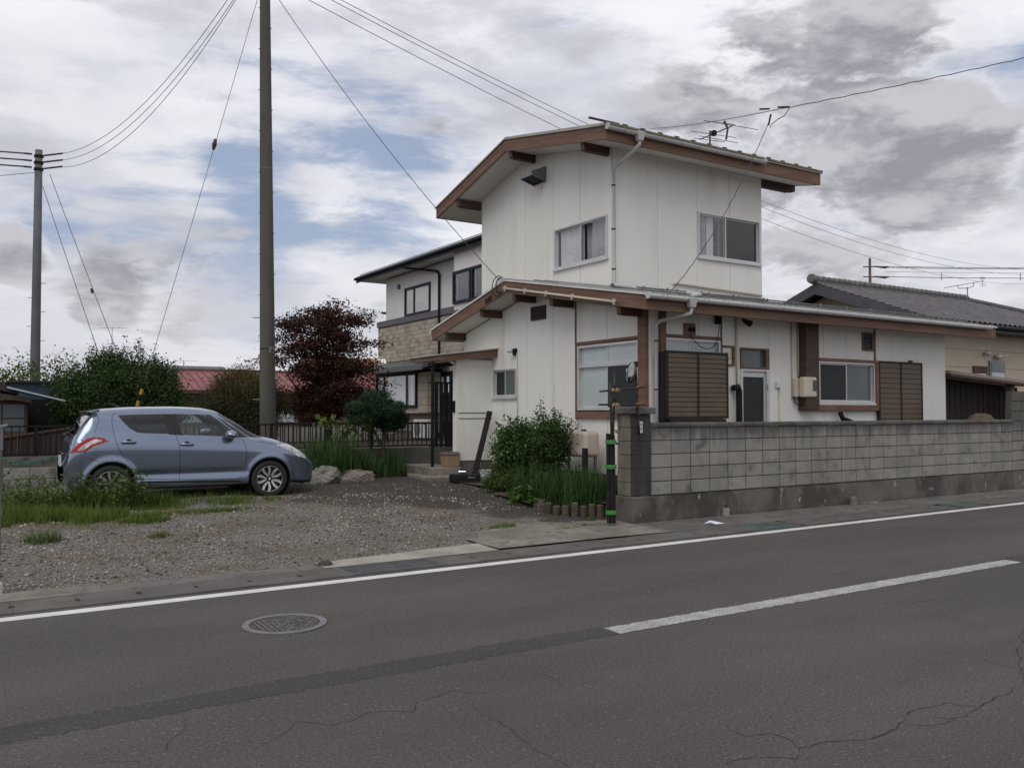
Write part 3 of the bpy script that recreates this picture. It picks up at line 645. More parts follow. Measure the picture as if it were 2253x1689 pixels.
# roofs ------------------------------------------------------------------
def roof(name, RR, x0, x1, th, panelw, fasc, edge_m, sof, seamh):
    (a, b, c) = RR
    B = MB(); ext = .03
    def sl(p, q, dz): return [(p[0], p[1] + dz), (q[0], q[1] + dz)]
    B.prism([(a[0] - ext, a[1] - .006), b, (c[0] + ext, c[1] - .006), (c[0] + ext, c[1] - th - .006), (b[0], b[1] - th), (a[0] - ext, a[1] - th - .006)], 'x', x0 - .025, x1 + .025)
    rf = B.build(name, edge_m, H)
    n = int((x1 - x0) / panelw)                         # metal panels with upstanding seams
    for (p, q) in ((a, b), (c, b)):
        p0 = None
        for i in range(n):
            u0, u1 = x0 + (x1 - x0) * i / n, x0 + (x1 - x0) * (i + 1) / n
            if p0 is None:
                B = MB(); B.hexa([(u0 + .004, p[0], p[1] + .002), (u1 - .004, p[0], p[1] + .002), (u1 - .004, q[0], q[1] + .002), (u0 + .004, q[0], q[1] + .002)], [(u0 + .004, p[0], p[1] + .008), (u1 - .004, p[0], p[1] + .008), (u1 - .004, q[0], q[1] + .008), (u0 + .004, q[0], q[1] + .008)])
                B.hexa([(u0 + .004, p[0], p[1] + .008), (u0 + .02, p[0], p[1] + .008), (u0 + .02, q[0], q[1] + .008), (u0 + .004, q[0], q[1] + .008)], [(u0 + .004, p[0], p[1] + seamh), (u0 + .02, p[0], p[1] + seamh), (u0 + .02, q[0], q[1] + seamh), (u0 + .004, q[0], q[1] + seamh)])
                p0 = B.build('panel', 'roof_metal', rf); c0 = WL[p0.name]
            else: dup(p0, rf, (c0[0] + (x1 - x0) * i / n, c0[1], c0[2]))
    MB().prism([(b[0] - .14, b[1] - .018), (b[0], b[1] + .028), (b[0] + .14, b[1] - .018), (b[0], b[1] + .012)], 'x', x0, x1).build('ridge_cap', 'roof_metal', rf)
    # soffit boards under both slopes
    for (p, q) in ((a, b), (c, b)):
        B = MB(); B.add([(x0 + .04, p[0], p[1] - sof), (x1 - .04, p[0], p[1] - sof), (x1 - .04, q[0], q[1] - sof), (x0 + .04, q[0], q[1] - sof)], [(0, 1, 2, 3)]); B.build('soffit', 'soffit', rf)
    # bargeboards on both gables, fascias along both eaves
    for xx, s in ((x0, 1), (x1, -1)):
        B = MB(); t = th + .006
        B.prism([(a[0], a[1] - t), (b[0], b[1] - t), (b[0], b[1] - fasc), (a[0], a[1] - fasc)], 'x', xx, xx + s * .04); B.build('bargeboard', 'wood', rf)
        B = MB(); B.prism([(b[0] + .002, b[1] - t), (c[0], c[1] - t), (c[0], c[1] - fasc), (b[0] + .002, b[1] - fasc)], 'x', xx, xx + s * .04); B.build('bargeboard', 'wood', rf)
        # groove between the two boards
        B = MB(); B.prism([(a[0] + .02, a[1] - .115), (b[0], b[1] - .115), (c[0] - .02, c[1] - .115), (c[0] - .02, c[1] - .121), (b[0], b[1] - .121), (a[0] + .02, a[1] - .121)], 'x', xx - s * .002, xx + s * .01); B.build('groove', 'wood_dark', rf)
    MB().box(x0 + .041, x1 - .041, a[0], a[0] + .035, a[1] - fasc, a[1] - th - .01).build('fascia', 'wood', rf)
    MB().box(x0 + .041, x1 - .041, c[0] - .035, c[0], c[1] - fasc, c[1] - th - .01).build('fascia', 'wood', rf)
    return rf
lr = roof('lower_roof', LR, 8.95, 18.95, .03, .62, .262, 'white_metal', .262, .03)
ur = roof('upper_roof', UR, 9.31, 15.02, .03, .46, .268, 'roof_edge', .262, .03)
# white metal cap on the lower bargeboard, mossy edge on the upper eave
def gutter_run(parent, x0, x1, y, z, r=.052):
    n = 10; o = [(y + r * math.cos(math.pi + math.pi * k / n), z + r * math.sin(math.pi + math.pi * k / n)) for k in range(n + 1)]
    i = [(y + (r - .005) * math.cos(2 * math.pi - math.pi * k / n), z + (r - .005) * math.sin(2 * math.pi - math.pi * k / n)) for k in range(n + 1)]
    g = MB().prism(o + i, 'x', x0, x1).build('gutter', 'pvc', parent)
    for e in (x0, x1): MB().lathe([(r + .004, -.012), (r + .004, .012)], (e, y, z), 'x', 16).build('end_cap', 'pvc', g)
    k = x0 + .35
    while k < x1 - .1:
        MB().lathe([(r + .0025, -.005), (r + .0025, .005)], (k, y, z - .001), 'x', 14, cap=False).build('bracket', 'steel_grey', g); k += .45
    return g
gutter_run(lr, 8.93, 18.6, 10.125, 3.44); gutter_run(ur, 9.30, 13.25, 11.575, 6.56); gutter_run(lr, 8.95, 18.9, 17.56, 3.44)
for i in range(13):                                     # snow stops standing on the upper eave
    x = 9.75 + i * .41
    MB().add([(x - .05, 11.66, 6.64), (x + .05, 11.66, 6.64), (x + .05, 11.70, 6.65), (x - .05, 11.70, 6.65), (x - .06, 11.63, 6.685), (x + .06, 11.63, 6.685)], [(0, 1, 2, 3), (0, 4, 5, 1), (3, 2, 5, 4)]).build('snow_stop', 'moss_edge', ur)
MB().box(9.29, 15.05, 11.605, 11.65, 6.615, 6.65).build('eave_trim', 'moss_edge', ur)
MB().box(8.95, 9.6, 11.62, 11.67, 6.652, 6.675).build('batten', 'wood_dark', ur)
for yy, zz in ((10.75, 3.585), (11.35, 3.692)):         # snow guard rails on clamps
    for dz in (.05, .085):
        MB().tube([(9.75, yy, zz + dz), (18.7, yy, zz + dz)], .012, 6).build('snow_rail', 'galv', lr)
    for i in range(12):
        x = 9.9 + i * .78
        MB().box(x - .02, x + .02, yy - .05, yy + .05, zz - .03, zz + .012).box(x - .012, x + .012, yy - .018, yy + .018, zz + .012, zz + .115).build('clamp', 'steel_grey', lr)
# flashing where the upper walls meet the lower roof
MB().box(UX - .06, 13.96, UY - .05, UY - .004, rz(LR, UY) - .02, rz(LR, UY) + .10).build('flashing', 'steel_grey', lr)
MB().prism([(UY, rz(LR, UY)), (14.35, 4.24), (16.9, rz(LR, 16.9)), (16.9, rz(LR, 16.9) + .07), (14.35, 4.30), (UY, rz(LR, UY) + .07)], 'x', UX - .045, UX - .004).build('flashing', 'roof_metal', lr)
# brackets carrying the gable overhangs
for y in (16.90, 15.36, 14.10, 12.85, 10.93):
    zt_ = rz(LR, y) - .265
    MB().prism([(8.995, zt_), (GX, zt_), (GX, zt_ - .145), (9.075, zt_ - .145), (9.07, zt_ - .115), (9.045, zt_ - .115), (9.04, zt_ - .14), (8.995, zt_ - .125)], 'y', y - .05, y + .05).build('bracket_beam', 'wood_dark', lr)
for y in (17.02, 14.80, 12.37):
    zt_ = rz(UR, y) - .265 - (.03 if y > 16.9 else 0)
    MB().prism([(9.355, zt_), (UX, zt_), (UX, zt_ - .155), (9.45, zt_ - .155), (9.44, zt_ - .12), (9.415, zt_ - .12), (9.41, zt_ - .15), (9.355, zt_ - .135)], 'y', y - .055, y + .055).build('bracket_beam', 'wood_dark', ur)
MB().prism([(13.90, 6.47), (14.98, 6.47), (14.98, 6.345), (14.90, 6.33), (14.88, 6.355), (14.82, 6.355), (14.80, 6.315), (13.90, 6.315)], 'y', 12.27, 12.38).build('bracket_beam', 'wood_dark', ur)

# windows and doors ---------------------------------------------------------
window(H, 'x', UX, 12.37, 14.06, 4.46, 5.27, stuff=[(12.42, 13.15, .13, 'lace'), (13.2, 14.0, .10, 'curtain'), (12.4, 12.62, .11, 'curtain')], sill='alu')
wn = window(H, 'y', UY, 12.08, 13.84, 4.66, 5.56, stuff=[(12.12, 12.62, .12, 'lace'), (12.40, 12.60, .10, 'curtain')], glass=('glass', 'glass_dark'), sill='alu', mid=12.86)
MB().box(12.70, 12.76, UY + .07, UY + .1, 4.7, 5.52).build('inner_frame', 'wood', wn); MB().box(13.60, 13.64, UY + .07, UY + .1, 4.7, 5.52).build('inner_frame', 'alu', wn)
wn = window(H, 'x', GX, 10.985, 12.68, 1.66, 2.83, split=2.46, glass=('frosted', 'frosted', 'frosted', 'frosted'), fw=.045)
MB().box(GX - .016, GX - .006, 11.02, 11.80, 1.72, 2.42).build('insect_screen', 'screen_mesh', wn)
MB().box(GX - .022, GX - .018, 11.10, 11.30, 2.30, 2.36).build('sticker', 'plate_white', wn)
B = MB(); bx(B, 'x', GX, 10.98, 12.74, 2.85, 2.90, -.03, .02); bx(B, 'x', GX, 12.685, 12.735, 1.50, 2.85, -.03, .02); B.build('window_casing', 'wood', H)
MB().box(GX - .02, GX + .01, 12.725, 12.755, 2.90, gtop(12.74)).build('cover_strip', 'wood', H)
MB().box(GX - .06, GX + .01, 10.98, 12.683, 1.52, 1.64).build('window_apron', 'wood', H)
MB().box(GX - .045, GX + .03, 10.785, 10.975, 1.0, 3.325).build('corner_post', 'wood', H)
wn = window(H, 'x', GX, 14.76, 15.66, 1.93, 2.52, glass=('frosted_dark', 'glass_dark'), sill='alu', fw=.03)
MB().lathe([(.035, 0), (.04, .1), (.03, .14), (.012, .16), (.012, .19), (.0, .19)], (GX + .16, 15.32, 1.96), n=12).build('bottle', 'plate_white', wn, smooth=True)
wn = window(H, 'y', FY, 9.87, 11.16, 1.62, 2.87, glass=('frosted', 'frosted'), mid=10.45); MB().box(9.9, 10.40, FY + .03, FY + .06, 2.74, 2.83).build('blind_rail', 'wood', wn)
B = MB(); bx(B, 'y', FY, 9.88, 11.2, 2.885, 2.935, -.03, .02); bx(B, 'y', FY, 11.165, 11.205, 1.5, 2.884, -.03, .02); B.build('window_casing', 'wood', H)
MB().box(11.185, 11.21, FY - .018, FY + .01, 2.94, 3.31).build('cover_strip', 'wood', H)
MB().box(9.74, 9.87, FY - .05, FY + .03, 1.0, 3.315).build('post', 'wood', H)
# back door with transom
D_ = MB(); bx(D_, 'y', FY, 11.66, 12.40, 2.36, 2.40, -.02, .09); bx(D_, 'y', FY, 11.66, 11.72, .6, 2.36, -.02, .09); bx(D_, 'y', FY, 12.34, 12.40, .6, 2.36, -.02, .09)
dr = D_.build('back_door', 'alu', H)
MB().box(11.722, 12.338, FY + .02, FY + .055, 2.26, 2.358).box(11.722, 11.762, FY + .02, FY + .055, .6, 2.26).box(12.298, 12.338, FY + .02, FY + .055, .6, 2.26).build('leaf', 'alu', dr)
MB().box(11.764, 12.296, FY + .032, FY + .045, .6, 2.258).build('pane', 'screen_mesh', dr); MB().box(12.342, 12.372, FY - .045, FY - .022, 2.02, 2.14).build('hinge', 'alu', dr)
B = MB(); bx(B, 'y', FY, 11.66, 12.40, 2.405, 2.435, -.03, .08); bx(B, 'y', FY, 11.66, 12.40, 2.75, 2.78, -.03, .08); bx(B, 'y', FY, 11.66, 11.69, 2.435, 2.75, -.03, .08); bx(B, 'y', FY, 12.31, 12.40, 2.435, 2.75, -.03, .08)
tr = B.build('transom_window', 'wood', H); MB().box(11.69, 12.31, FY + .04, FY + .046, 2.435, 2.75).build('pane', 'frosted_dark', tr); MB().box(11.67, 12.39, FY + .12, FY + .14, .6, 2.77).build('interior', 'room', tr)
# kitchen window with brown surround
wn = window(H, 'y', FY - .05, 13.72, 15.44, 1.80, 2.60, glass=('screen_mesh', 'frosted_dark'), sill='alu', proud=.03)
B = MB(); bx(B, 'y', FY, 13.60, 15.54, 2.605, 2.66, -.10, .02); bx(B, 'y', FY, 15.445, 15.535, 1.66, 2.604, -.10, .02); bx(B, 'y', FY, 13.58, 15.444, 1.66, 1.765, -.10, .02); B.build('window_casing', 'wood', H)
MB().box(13.20, 13.575, FY - .20, FY - .003, 1.66, 3.31).build('boxed_post', 'wood_dark', H, bevel=.006)
MB().box(15.525, 15.56, FY - .02, FY + .01, 2.67, 3.31).build('cover_strip', 'wood', H)
# jalousie
B = MB(); bx(B, 'y', FY, 15.13, 15.52, 3.18, 3.22, -.025, .06); bx(B, 'y', FY, 15.13, 15.52, 2.85, 2.885, -.025, .06); bx(B, 'y', FY, 15.13, 15.165, 2.885, 3.18, -.025, .06); bx(B, 'y', FY, 15.44, 15.52, 2.885, 3.18, -.025, .06)
jl = B.build('jalousie_window', 'wood', H); MB().box(15.165, 15.44, FY + .07, FY + .08, 2.885, 3.18).build('interior', 'room', jl)
for k in range(4):
    z = 2.90 + k * .07; MB().hexa([(15.17, FY + .0, z), (15.435, FY + .0, z), (15.435, FY + .006, z), (15.17, FY + .006, z)], [(15.17, FY + .03, z + .062), (15.435, FY + .03, z + .062), (15.435, FY + .036, z + .062), (15.17, FY + .036, z + .062)]).build('slat', 'frosted_dark', jl)
# shutters of brown slats
def shutter(x0, x1, y, z0, z1, nslat, label=None):
    B = MB(); f = .035; xm = (x0 + x1) / 2
    for (a, c, l, h) in ((x0, x1, z0, z0 + f), (x0, x1, z1 - f, z1), (x0, x0 + f, z0 + f, z1 - f), (x1 - f, x1, z0 + f, z1 - f), (xm - .022, xm + .022, z0 + f, z1 - f)): B.box(a, c, y - .03, y + .03, l, h)
    sh = B.build('slatted_shutter', 'bronze', H); p0 = None; hh = (z1 - z0 - 2 * f) / nslat
    MB().box(x0 + .01, x1 - .01, y + .022, y + .026, z0 + .01, z1 - .01).build('backing', 'black_matt', sh)
    for (a, c) in ((x0 + f, xm - .022), (xm + .022, x1 - f)):
        for k in range(nslat):
            z = z0 + f + k * hh
            MB().hexa([(a, y - .024, z + .006), (c, y - .024, z + .006), (c, y + .012, z + .006), (a, y + .012, z + .006)], [(a, y - .015, z + hh - .002), (c, y - .015, z + hh - .002), (c, y + .012, z + hh - .002), (a, y + .012, z + hh - .002)]).build('slat', 'slat', sh)
    return sh
shutter(9.68, 11.09, 10.56, 1.52, 2.64, 13)
MB().box(9.66, 9.72, 10.60, FY - .006, 1.48, 2.62).build('shutter_arm', 'bronze', H); MB().box(9.74, 11.0, 10.50, 10.62, 1.44, 1.515).build('shutter_shelf', 'bronze', H)
shutter(15.56, 17.04, 10.74, 1.25, 2.66, 13); MB().box(16.62, 16.68, 10.70, 10.76, 2.665, 2.70).build('shutter_catch', 'black', H)
# pipes and gutters' downspouts
def pipe(name, pts, r, m='pvc', parent=H, n=10): return MB().tube(pts, r, n).build(name, m, parent, smooth=True)
def hopper(x, y, z):
    return MB().hexa([(x - .05, y - .05, z - .16), (x + .05, y - .05, z - .16), (x + .05, y + .05, z - .16), (x - .05, y + .05, z - .16)], [(x - .09, y - .075, z), (x + .09, y - .075, z), (x + .09, y + .075, z), (x - .09, y + .075, z)]).build('rain_hopper', 'pvc', H, bevel=.01)
hopper(10.02, 11.575, 6.575); hopper(9.84, 10.125, 3.46)
dp = pipe('downspout', [(10.02, 11.575, 6.42), (10.02, 11.575, 6.36), (9.93, 12.12, 6.08), (9.925, 12.19, 6.02), (9.925, 12.19, 3.98), (9.93, 12.17, 3.93), (10.30, 12.08, 3.90), (10.42, 11.9, 3.86)], .034)
pipe('downspout', [(10.42, 11.9, 3.86), (10.36, 10.9, 3.68), (10.30, 10.5, 3.60), (10.1, 10.2, 3.545), (9.86, 10.13, 3.50)], .032)
dp2 = pipe('downspout', [(9.84, 10.125, 3.30), (9.84, 10.125, 3.22), (9.62, 10.62, 3.12), (9.605, 10.70, 3.06), (9.605, 10.70, .3)], .033)
for z in (5.75, 4.95, 4.22): MB().lathe([(.040, -.012), (.040, .012)], (9.925, 12.19, z), n=12).build('clip', 'black_matt', dp)
for z in (2.8, 2.0): MB().lathe([(.040, -.012), (.040, .012)], (9.605, 10.70, z), n=12).build('clip', 'wood_dark', dp2)
pipe('conduit', [(11.4, UY - .04, 4.06), (11.45, UY - .035, 4.09), (13.85, UY - .035, 4.02)], .022, 'cream_pvc')
pipe('conduit', [(13.02, FY - .015, 3.31), (13.03, FY - .015, 1.86)], .014, 'cream_pvc'); pipe('conduit', [(13.19, FY - .03, 3.31), (13.19, FY - .03, 2.3)], .014, 'cream_pvc')
pipe('conduit', [(11.55, FY - .03, 3.31), (11.55, FY - .03, 2.1)], .016, 'cream_pvc'); pipe('conduit', [(12.67, FY - .02, 2.08), (12.67, FY - .02, .6)], .012, 'cream_pvc'); MB().box(12.58, 12.68, FY - .055, FY - .003, 2.07, 2.19).build('socket_box', 'plate_white', H, bevel=.006)
pipe('conduit', [(GX - .018, 14.72, 2.82), (GX - .018, 14.70, .9)], .012, 'cream_pvc')
# electricity meter
MB().box(13.03, 13.14, FY - .10, FY - .003, 1.90, 2.26).build('meter_back', 'cream_pvc', H, bevel=.02)
mb = MB().box(13.10, 13.46, FY - .24, FY - .101, 1.90, 2.28).build('meter_box', 'cream_pvc', H, bevel=.035, seg=3); MB().box(13.33, 13.44, FY - .246, FY - .241, 2.02, 2.22).build('meter_window', 'glass_dark', mb); MB().box(13.335, 13.435, FY - .2405, FY - .2402, 2.03, 2.21).build('meter_face', 'black_matt', mb)
pipe('cable_tail', [(13.05, FY - .04, 1.90), (13.06, FY - .05, 1.80), (13.14, FY - .08, 1.755), (13.22, FY - .12, 1.80), (13.24, FY - .14, 1.90)], .012, 'black')
# small things on the front wall
MB().box(10.30, 10.56, FY - .03, FY - .003, 2.94, 3.14).build('vent_panel', 'wood', H); MB().box(10.40, 10.52, FY - .07, FY - .031, 3.0, 3.07).build('vent_hood', 'black_matt', H)
MB().box(11.03, 11.13, FY - .09, FY - .003, 3.16, 3.31).build('junction_box', 'black_matt', H, bevel=.01)
pipe('loose_cable', [(11.09, FY - .06, 3.16), (11.08, FY - .07, 3.05), (11.02, FY - .08, 2.86), (10.90, FY - .09, 2.74), (10.75, FY - .09, 2.71), (10.60, FY - .08, 2.75), (10.46, FY - .06, 2.88), (10.42, FY - .04, 2.95)], .007, 'black', n=6)
B = MB(); bx(B, 'y', FY, 11.22, 11.51, 2.765, 2.80, -.03, .01); bx(B, 'y', FY, 11.22, 11.51, 2.44, 2.475, -.03, .01); bx(B, 'y', FY, 11.455, 11.51, 2.475, 2.765, -.03, .01); B.build('vent_frame', 'wood', H)
MB().lathe([(.07, -.03), (.065, -.05), (.04, -.06), (0, -.06)], (11.33, FY, 2.62), 'y', 18).build('round_vent', 'cream_pvc', H, smooth=True)
pipe('flue', [(11.38, FY - .10, 2.05), (11.50, FY - .10, 2.07), (11.53, FY - .10, 2.0), (11.53, FY - .10, .6)], .055, 'black_matt'); pipe('floodlight', [(11.72, FY - .02, 3.28), (11.76, FY - .1, 3.22), (11.78, FY - .16, 3.19)], [.02, .05, .06], 'black_matt')
pipe('drain', [(14.30, FY - .1, 1.62), (14.30, FY - .16, 1.5), (14.5, FY - .18, 1.46), (14.55, FY - .18, .7)], .05, 'black')
# gable details: louvre, extractor hood, porch lamp, awning pole
lv = MB().box(GX - .03, GX - .003, 13.70, 14.21, 3.43, 3.70).build('louvre_vent', 'vent_brown', H)
for k in range(8): MB().box(GX - .045, GX - .031, 13.74 + k * .056, 13.765 + k * .056, 3.46, 3.67).build('slat', 'vent_brown', lv)
hd = MB(); y0, y1 = 14.36, 14.78
hd.add([(UX - .003, y0, 6.64), (UX - .003, y1, 6.64), (UX - .36, y1, 6.48), (UX - .36, y0, 6.48), (UX - .003, y0, 6.30), (UX - .003, y1, 6.30), (UX - .36, y1, 6.40), (UX - .36, y0, 6.40)], [(0, 3, 2, 1), (0, 4, 7, 3), (1, 2, 6, 5), (3, 7, 6, 2)])
hood = hd.build('extractor_hood', 'steel_grey', H); MB().add([(UX - .01, y0 + .03, 6.325), (UX - .01, y1 - .03, 6.325), (UX - .345, y1 - .03, 6.42), (UX - .345, y0 + .03, 6.42)], [(0, 1, 2, 3)]).build('grille', 'black', hood); MB().lathe([(.03, -.02), (.03, 0)], (UX - .03, 14.52, 6.24), 'x', 12).build('tag', 'plate_white', hood)
lp = MB().box(GX - .07, GX - .003, 14.73, 14.82, 2.78, 2.92).build('wall_lamp', 'black_matt', H, bevel=.01); MB().lathe([(.03, 0), (.06, -.03), (.06, -.06), (.03, -.085), (0, -.085)], (GX - .12, 14.83, 2.91), n=14).build('globe', 'frosted', lp, smooth=True)
aw = pipe('awning_pole', [(8.92, 14.38, 4.06), (8.92, 10.92, 3.42)], .022, 'cream_pvc', lr)
for y in (14.3, 13.6, 12.9, 12.1, 10.95): MB().box(8.90, 8.955, y - .015, y + .015, 3.42 + (y - 10.92) * .185 - .05, 3.42 + (y - 10.92) * .185 + .05).build('clip', 'cream_pvc', aw)
MB().box(GX - .03, GX - .003, 10.95, 11.45, .55, 1.10).build('meter_hatch', 'pvc', H, bevel=.005)
MB().box(9.35, 9.95, 13.90, 13.96, rz(LR, 13.93) + .01, rz(LR, 13.93) + .05).build('roof_batten', 'steel_grey', lr)
MB().box(13.905, 14.15, 12.6, 12.72, 4.05, 4.12).build('roof_bracket', 'wood_dark', H)
# gable fittings: service cable loops at the apex
for k, (dy, r_) in enumerate(((.0, .18), (.06, .22), (-.05, .15))):
    pts = [(8.90, 14.45 + dy + r_ * math.sin(a) + .12 * k * .3, 4.12 + r_ * math.cos(a) * .9) for a in np.linspace(-.6, 3.6, 14)]
    pipe('drip_loop', pts, .009, 'black', lr, 6)
for k in range(3): pipe('cable_clamp', [(8.90, 14.80 + .09 * k, 3.98 - .02 * k), (8.90, 14.84 + .09 * k, 3.86 - .02 * k)], [.014, .02], 'black', lr, 8)
# porch: wing wall, canopy, steps, screen
pw = MB().box(8.61, GX - .002, 15.72, 15.87, .62, 2.72).build('porch_wall', 'siding', H); MB().box(8.65, GX - .002, 15.735, 15.86, .1, .62).build('porch_footing', 'concrete_dark', H)
MB().box(8.66, GX - .01, 15.712, 15.72, 1.485, 1.50).box(8.66, GX - .01, 15.712, 15.72, 1.60, 1.615).build('cover_strip', 'bronze', pw)
MB().box(8.575, 8.61, 15.76, 15.83, 1.62, 1.86).build('door_pull', 'black', pw)
cn = MB(); cn.hexa([(8.24, 15.50, 2.69), (9.56, 15.50, 2.80), (9.56, 17.15, 2.80), (8.24, 17.15, 2.69)], [(8.24, 15.50, 2.79), (9.56, 15.50, 2.96), (9.56, 17.15, 2.96), (8.24, 17.15, 2.79)]); can = cn.build('porch_canopy', 'wood', H)
MB().hexa([(8.20, 15.47, 2.792), (9.60, 15.47, 2.968), (9.60, 17.18, 2.968), (8.20, 17.18, 2.792)], [(8.20, 15.47, 2.812), (9.60, 15.47, 2.99), (9.60, 17.18, 2.99), (8.20, 17.18, 2.812)]).build('canopy_sheet', 'roof_edge', can)
MB().hexa([(8.30, 15.56, 2.672), (9.5, 15.56, 2.78), (9.5, 17.1, 2.78), (8.30, 17.1, 2.672)], [(8.30, 15.56, 2.686), (9.5, 15.56, 2.794), (9.5, 17.1, 2.794), (8.30, 17.1, 2.686)]).build('soffit', 'soffit', can)
MB().box(8.13, 8.18, 15.88, 15.93, .42, 2.68).build('porch_post', 'black', H)
sc = MB().box(8.18, 8.80, 16.08, 16.11, 2.22, 2.26).box(8.18, 8.80, 16.08, 16.11, .92, .95).build('porch_screen', 'black', H)
for x in (8.33, 8.45, 8.57, 8.70): MB().box(x - .037, x + .037, 16.07, 16.09, .90, 2.25).build('board', 'black', sc)
MB().box(8.14, 8.80, 16.06, 16.11, 2.60, 2.65).build('porch_beam', 'black', H)
st = MB().box(8.02, 8.66, 15.60, 17.1, .1, .50).build('porch_step', 'concrete', H, bevel=.01); MB().box(7.75, 8.52, 15.22, 16.9, .1, .345).build('lower_step', 'concrete', H, bevel=.01)
# ------------------------------------------------------------------ pale two-tone house behind
mat('nb_white', (.70, .67, .665), (.65, .625, .62), .8, rough=.8, spec=.3)
mat('nb_tile', (.38, .328, .26), (.31, .268, .212), 3, rough=.8, bump=.4, bscale=50, rnd=.22)
mat('nb_joint', (.17, .14, .105), rough=.9)
mat('nb_band', (.11, .105, .115), (.095, .09, .10), 2, rough=.6)
mat('nb_trim', (.010, .012, .018), rough=.55, spec=.2)
mat('nb_roof', (.075, .085, .080), (.11, .125, .115), 2.4, rough=.7, bump=.4, bscale=25, c3=(.19, .21, .18), s3=5, l3=.6, h3=.75)
mat('blind', (.80, .84, .88), (.74, .79, .84), 1, rough=.8)
NX = 14.2
T = thing('tan_tiled_house', 'two-storey neighbour house, pale upper wall over tan tiled siding', 'house', (17.5, 28, .66))
B = MB(); B.box(NX, 22, 23.0, 31.78, 5.26, 6.90); B.build('upper_wall', 'nb_white', T)
lw = MB().box(NX + .012, 22, 23.0, 31.77, .9, 5.03).build('lower_wall', 'nb_joint', T); MB().box(NX + .1, 22, 23.1, 31.7, .3, .9).build('foundation', 'concrete', T)
MB().box(NX - .04, 22, 22.98, 31.80, 5.03, 5.258).box(NX - .04, 20, 31.801, 32.60, 5.03, 5.258).build('band', 'nb_band', T)
bal = MB().box(NX + .012, 20, 31.775, 32.56, 3.80, 5.029).build('balcony', 'nb_joint', T)
t0 = None; k = 0                                      # staggered tiles of the storey band, one object each
for rw in range(9):
    z = 3.66 + rw * .1535; y = 24.1 + (rw % 2) * .15
    while y < 32.4 and k < 290:
        if not (y + .15 > 31.77 and z < 3.8):
            if t0 is None: t0 = MB().box(-.011, .011, -.1465, .1465, -.0735, .0735).build('tile', 'nb_tile', lw, local=True, bevel=.004); t0.location = tuple(np.array((NX, y, z)) - np.array(WL[lw.name])); WL[t0.name] = (NX, y, z)
            else: dup(t0, lw, (NX - random.uniform(0, .006), y, z))
            k += 1
        y += .30
B = MB()
for rw in range(17):                                  # the lower storey: same tiles, mostly hidden
    for c in range(28):
        y = 23.2 + c * .30 + (rw % 2) * .15; z = .98 + rw * .1535
        if y > 31.6: continue
        B.box(NX, NX + .011, y - .1465, y + .1465, z - .0735, z + .0735)
B.build('wall_tiles', 'nb_tile', lw, kind='stuff')
# hipped roof
ez, rzz = 7.0, 8.9
B = MB(); x0, x1, y0, y1 = 13.5, 22.8, 22.3, 33.2
B.add([(x0, y0, ez), (x1, y0, ez), (x1, y1, ez), (x0, y1, ez), (18.1, 26.8, rzz), (18.1, 28.7, rzz), (x0, y0, ez + .14), (x1, y0, ez + .14), (x1, y1, ez + .14), (x0, y1, ez + .14)], [(0, 1, 7, 6), (1, 2, 8, 7), (2, 3, 9, 8), (3, 0, 6, 9), (6, 7, 4), (7, 8, 5, 4), (8, 9, 5), (9, 6, 4, 5)])
nr = B.build('roof', 'nb_roof', T)
MB().box(x0 + .02, x1 - .02, y0 + .02, y1 - .02, ez - .05, ez - .002).build('soffit', 'nb_white', nr)
for k in range(26):
    for rw in range(3):
        y = y0 + .3 + k * .41 - rw * .0
        MB().hexa([(x0 + .02 + rw * .5, y, ez + .16 + rw * .205), (x0 + .52 + rw * .5, y, ez + .365 + rw * .205), (x0 + .52 + rw * .5, y + .40, ez + .365 + rw * .205), (x0 + .02 + rw * .5, y + .40, ez + .16 + rw * .205)], [(x0 + .02 + rw * .5, y, ez + .19 + rw * .205), (x0 + .52 + rw * .5, y, ez + .38 + rw * .205), (x0 + .52 + rw * .5, y + .40, ez + .38 + rw * .205), (x0 + .02 + rw * .5, y + .40, ez + .19 + rw * .205)]).build('shingle', 'nb_roof', nr) if y < y1 - .5 - rw * .4 else None
MB().tube([(x0 - .05, y0, ez + .04), (x0 - .05, y1, ez + .04)], .06, 10).build('gutter', 'nb_trim', nr); MB().box(x0 - .004, x0 + .016, y0, y1, ez - .12, ez + .11).build('fascia', 'nb_trim', nr)
MB().tube([(x0 - .03, 28.8, 7.0), (x0 + .02, 28.72, 6.9), (NX - .09, 27.2, 6.62), (NX - .06, 27.1, 6.5), (NX - .06, 27.1, 3.2)], .045, 8).build('downspout', 'nb_trim', T)
# plain windows and bays
def nbwin(parent, x, y0, y1, z0, z1, bars, side=0.):
    B = MB(); f = .09
    for (a, c, l, h) in ((y0, y1, z0, z0 + f), (y0, y1, z1 - f, z1), (y0, y0 + f, z0 + f, z1 - f), (y1 - f, y1, z0 + f, z1 - f)): B.box(x - .05, x + .06, a, c, l, h)
    for y in bars: B.box(x - .03, x + .05, y - .05, y + .05, z0 + f, z1 - f)
    wn = B.build('window', 'nb_trim', parent); MB().box(x - .012, x - .004, y0 + f, y1 - f, z0 + f, z1 - f).build('pane', 'glass', wn)
    curtain(wn, 'x', x, y0 + .05, y1 - .05, z0 + .04, z1 - .04, .07, 'blind', .008, .11, 'blind')
    return wn
nbwin(T, NX, 27.86, 29.99, 5.24, 6.33, [29.2])
by = MB().box(13.72, NX + .2, 23.0, 25.22, 6.24, 6.95).box(13.72, NX + .2, 23.0, 25.22, 5.0, 5.21).build('upper_bay', 'nb_white', T); MB().box(13.76, NX, 23.05, 25.18, 5.19, 6.26).build('interior', 'room', by)
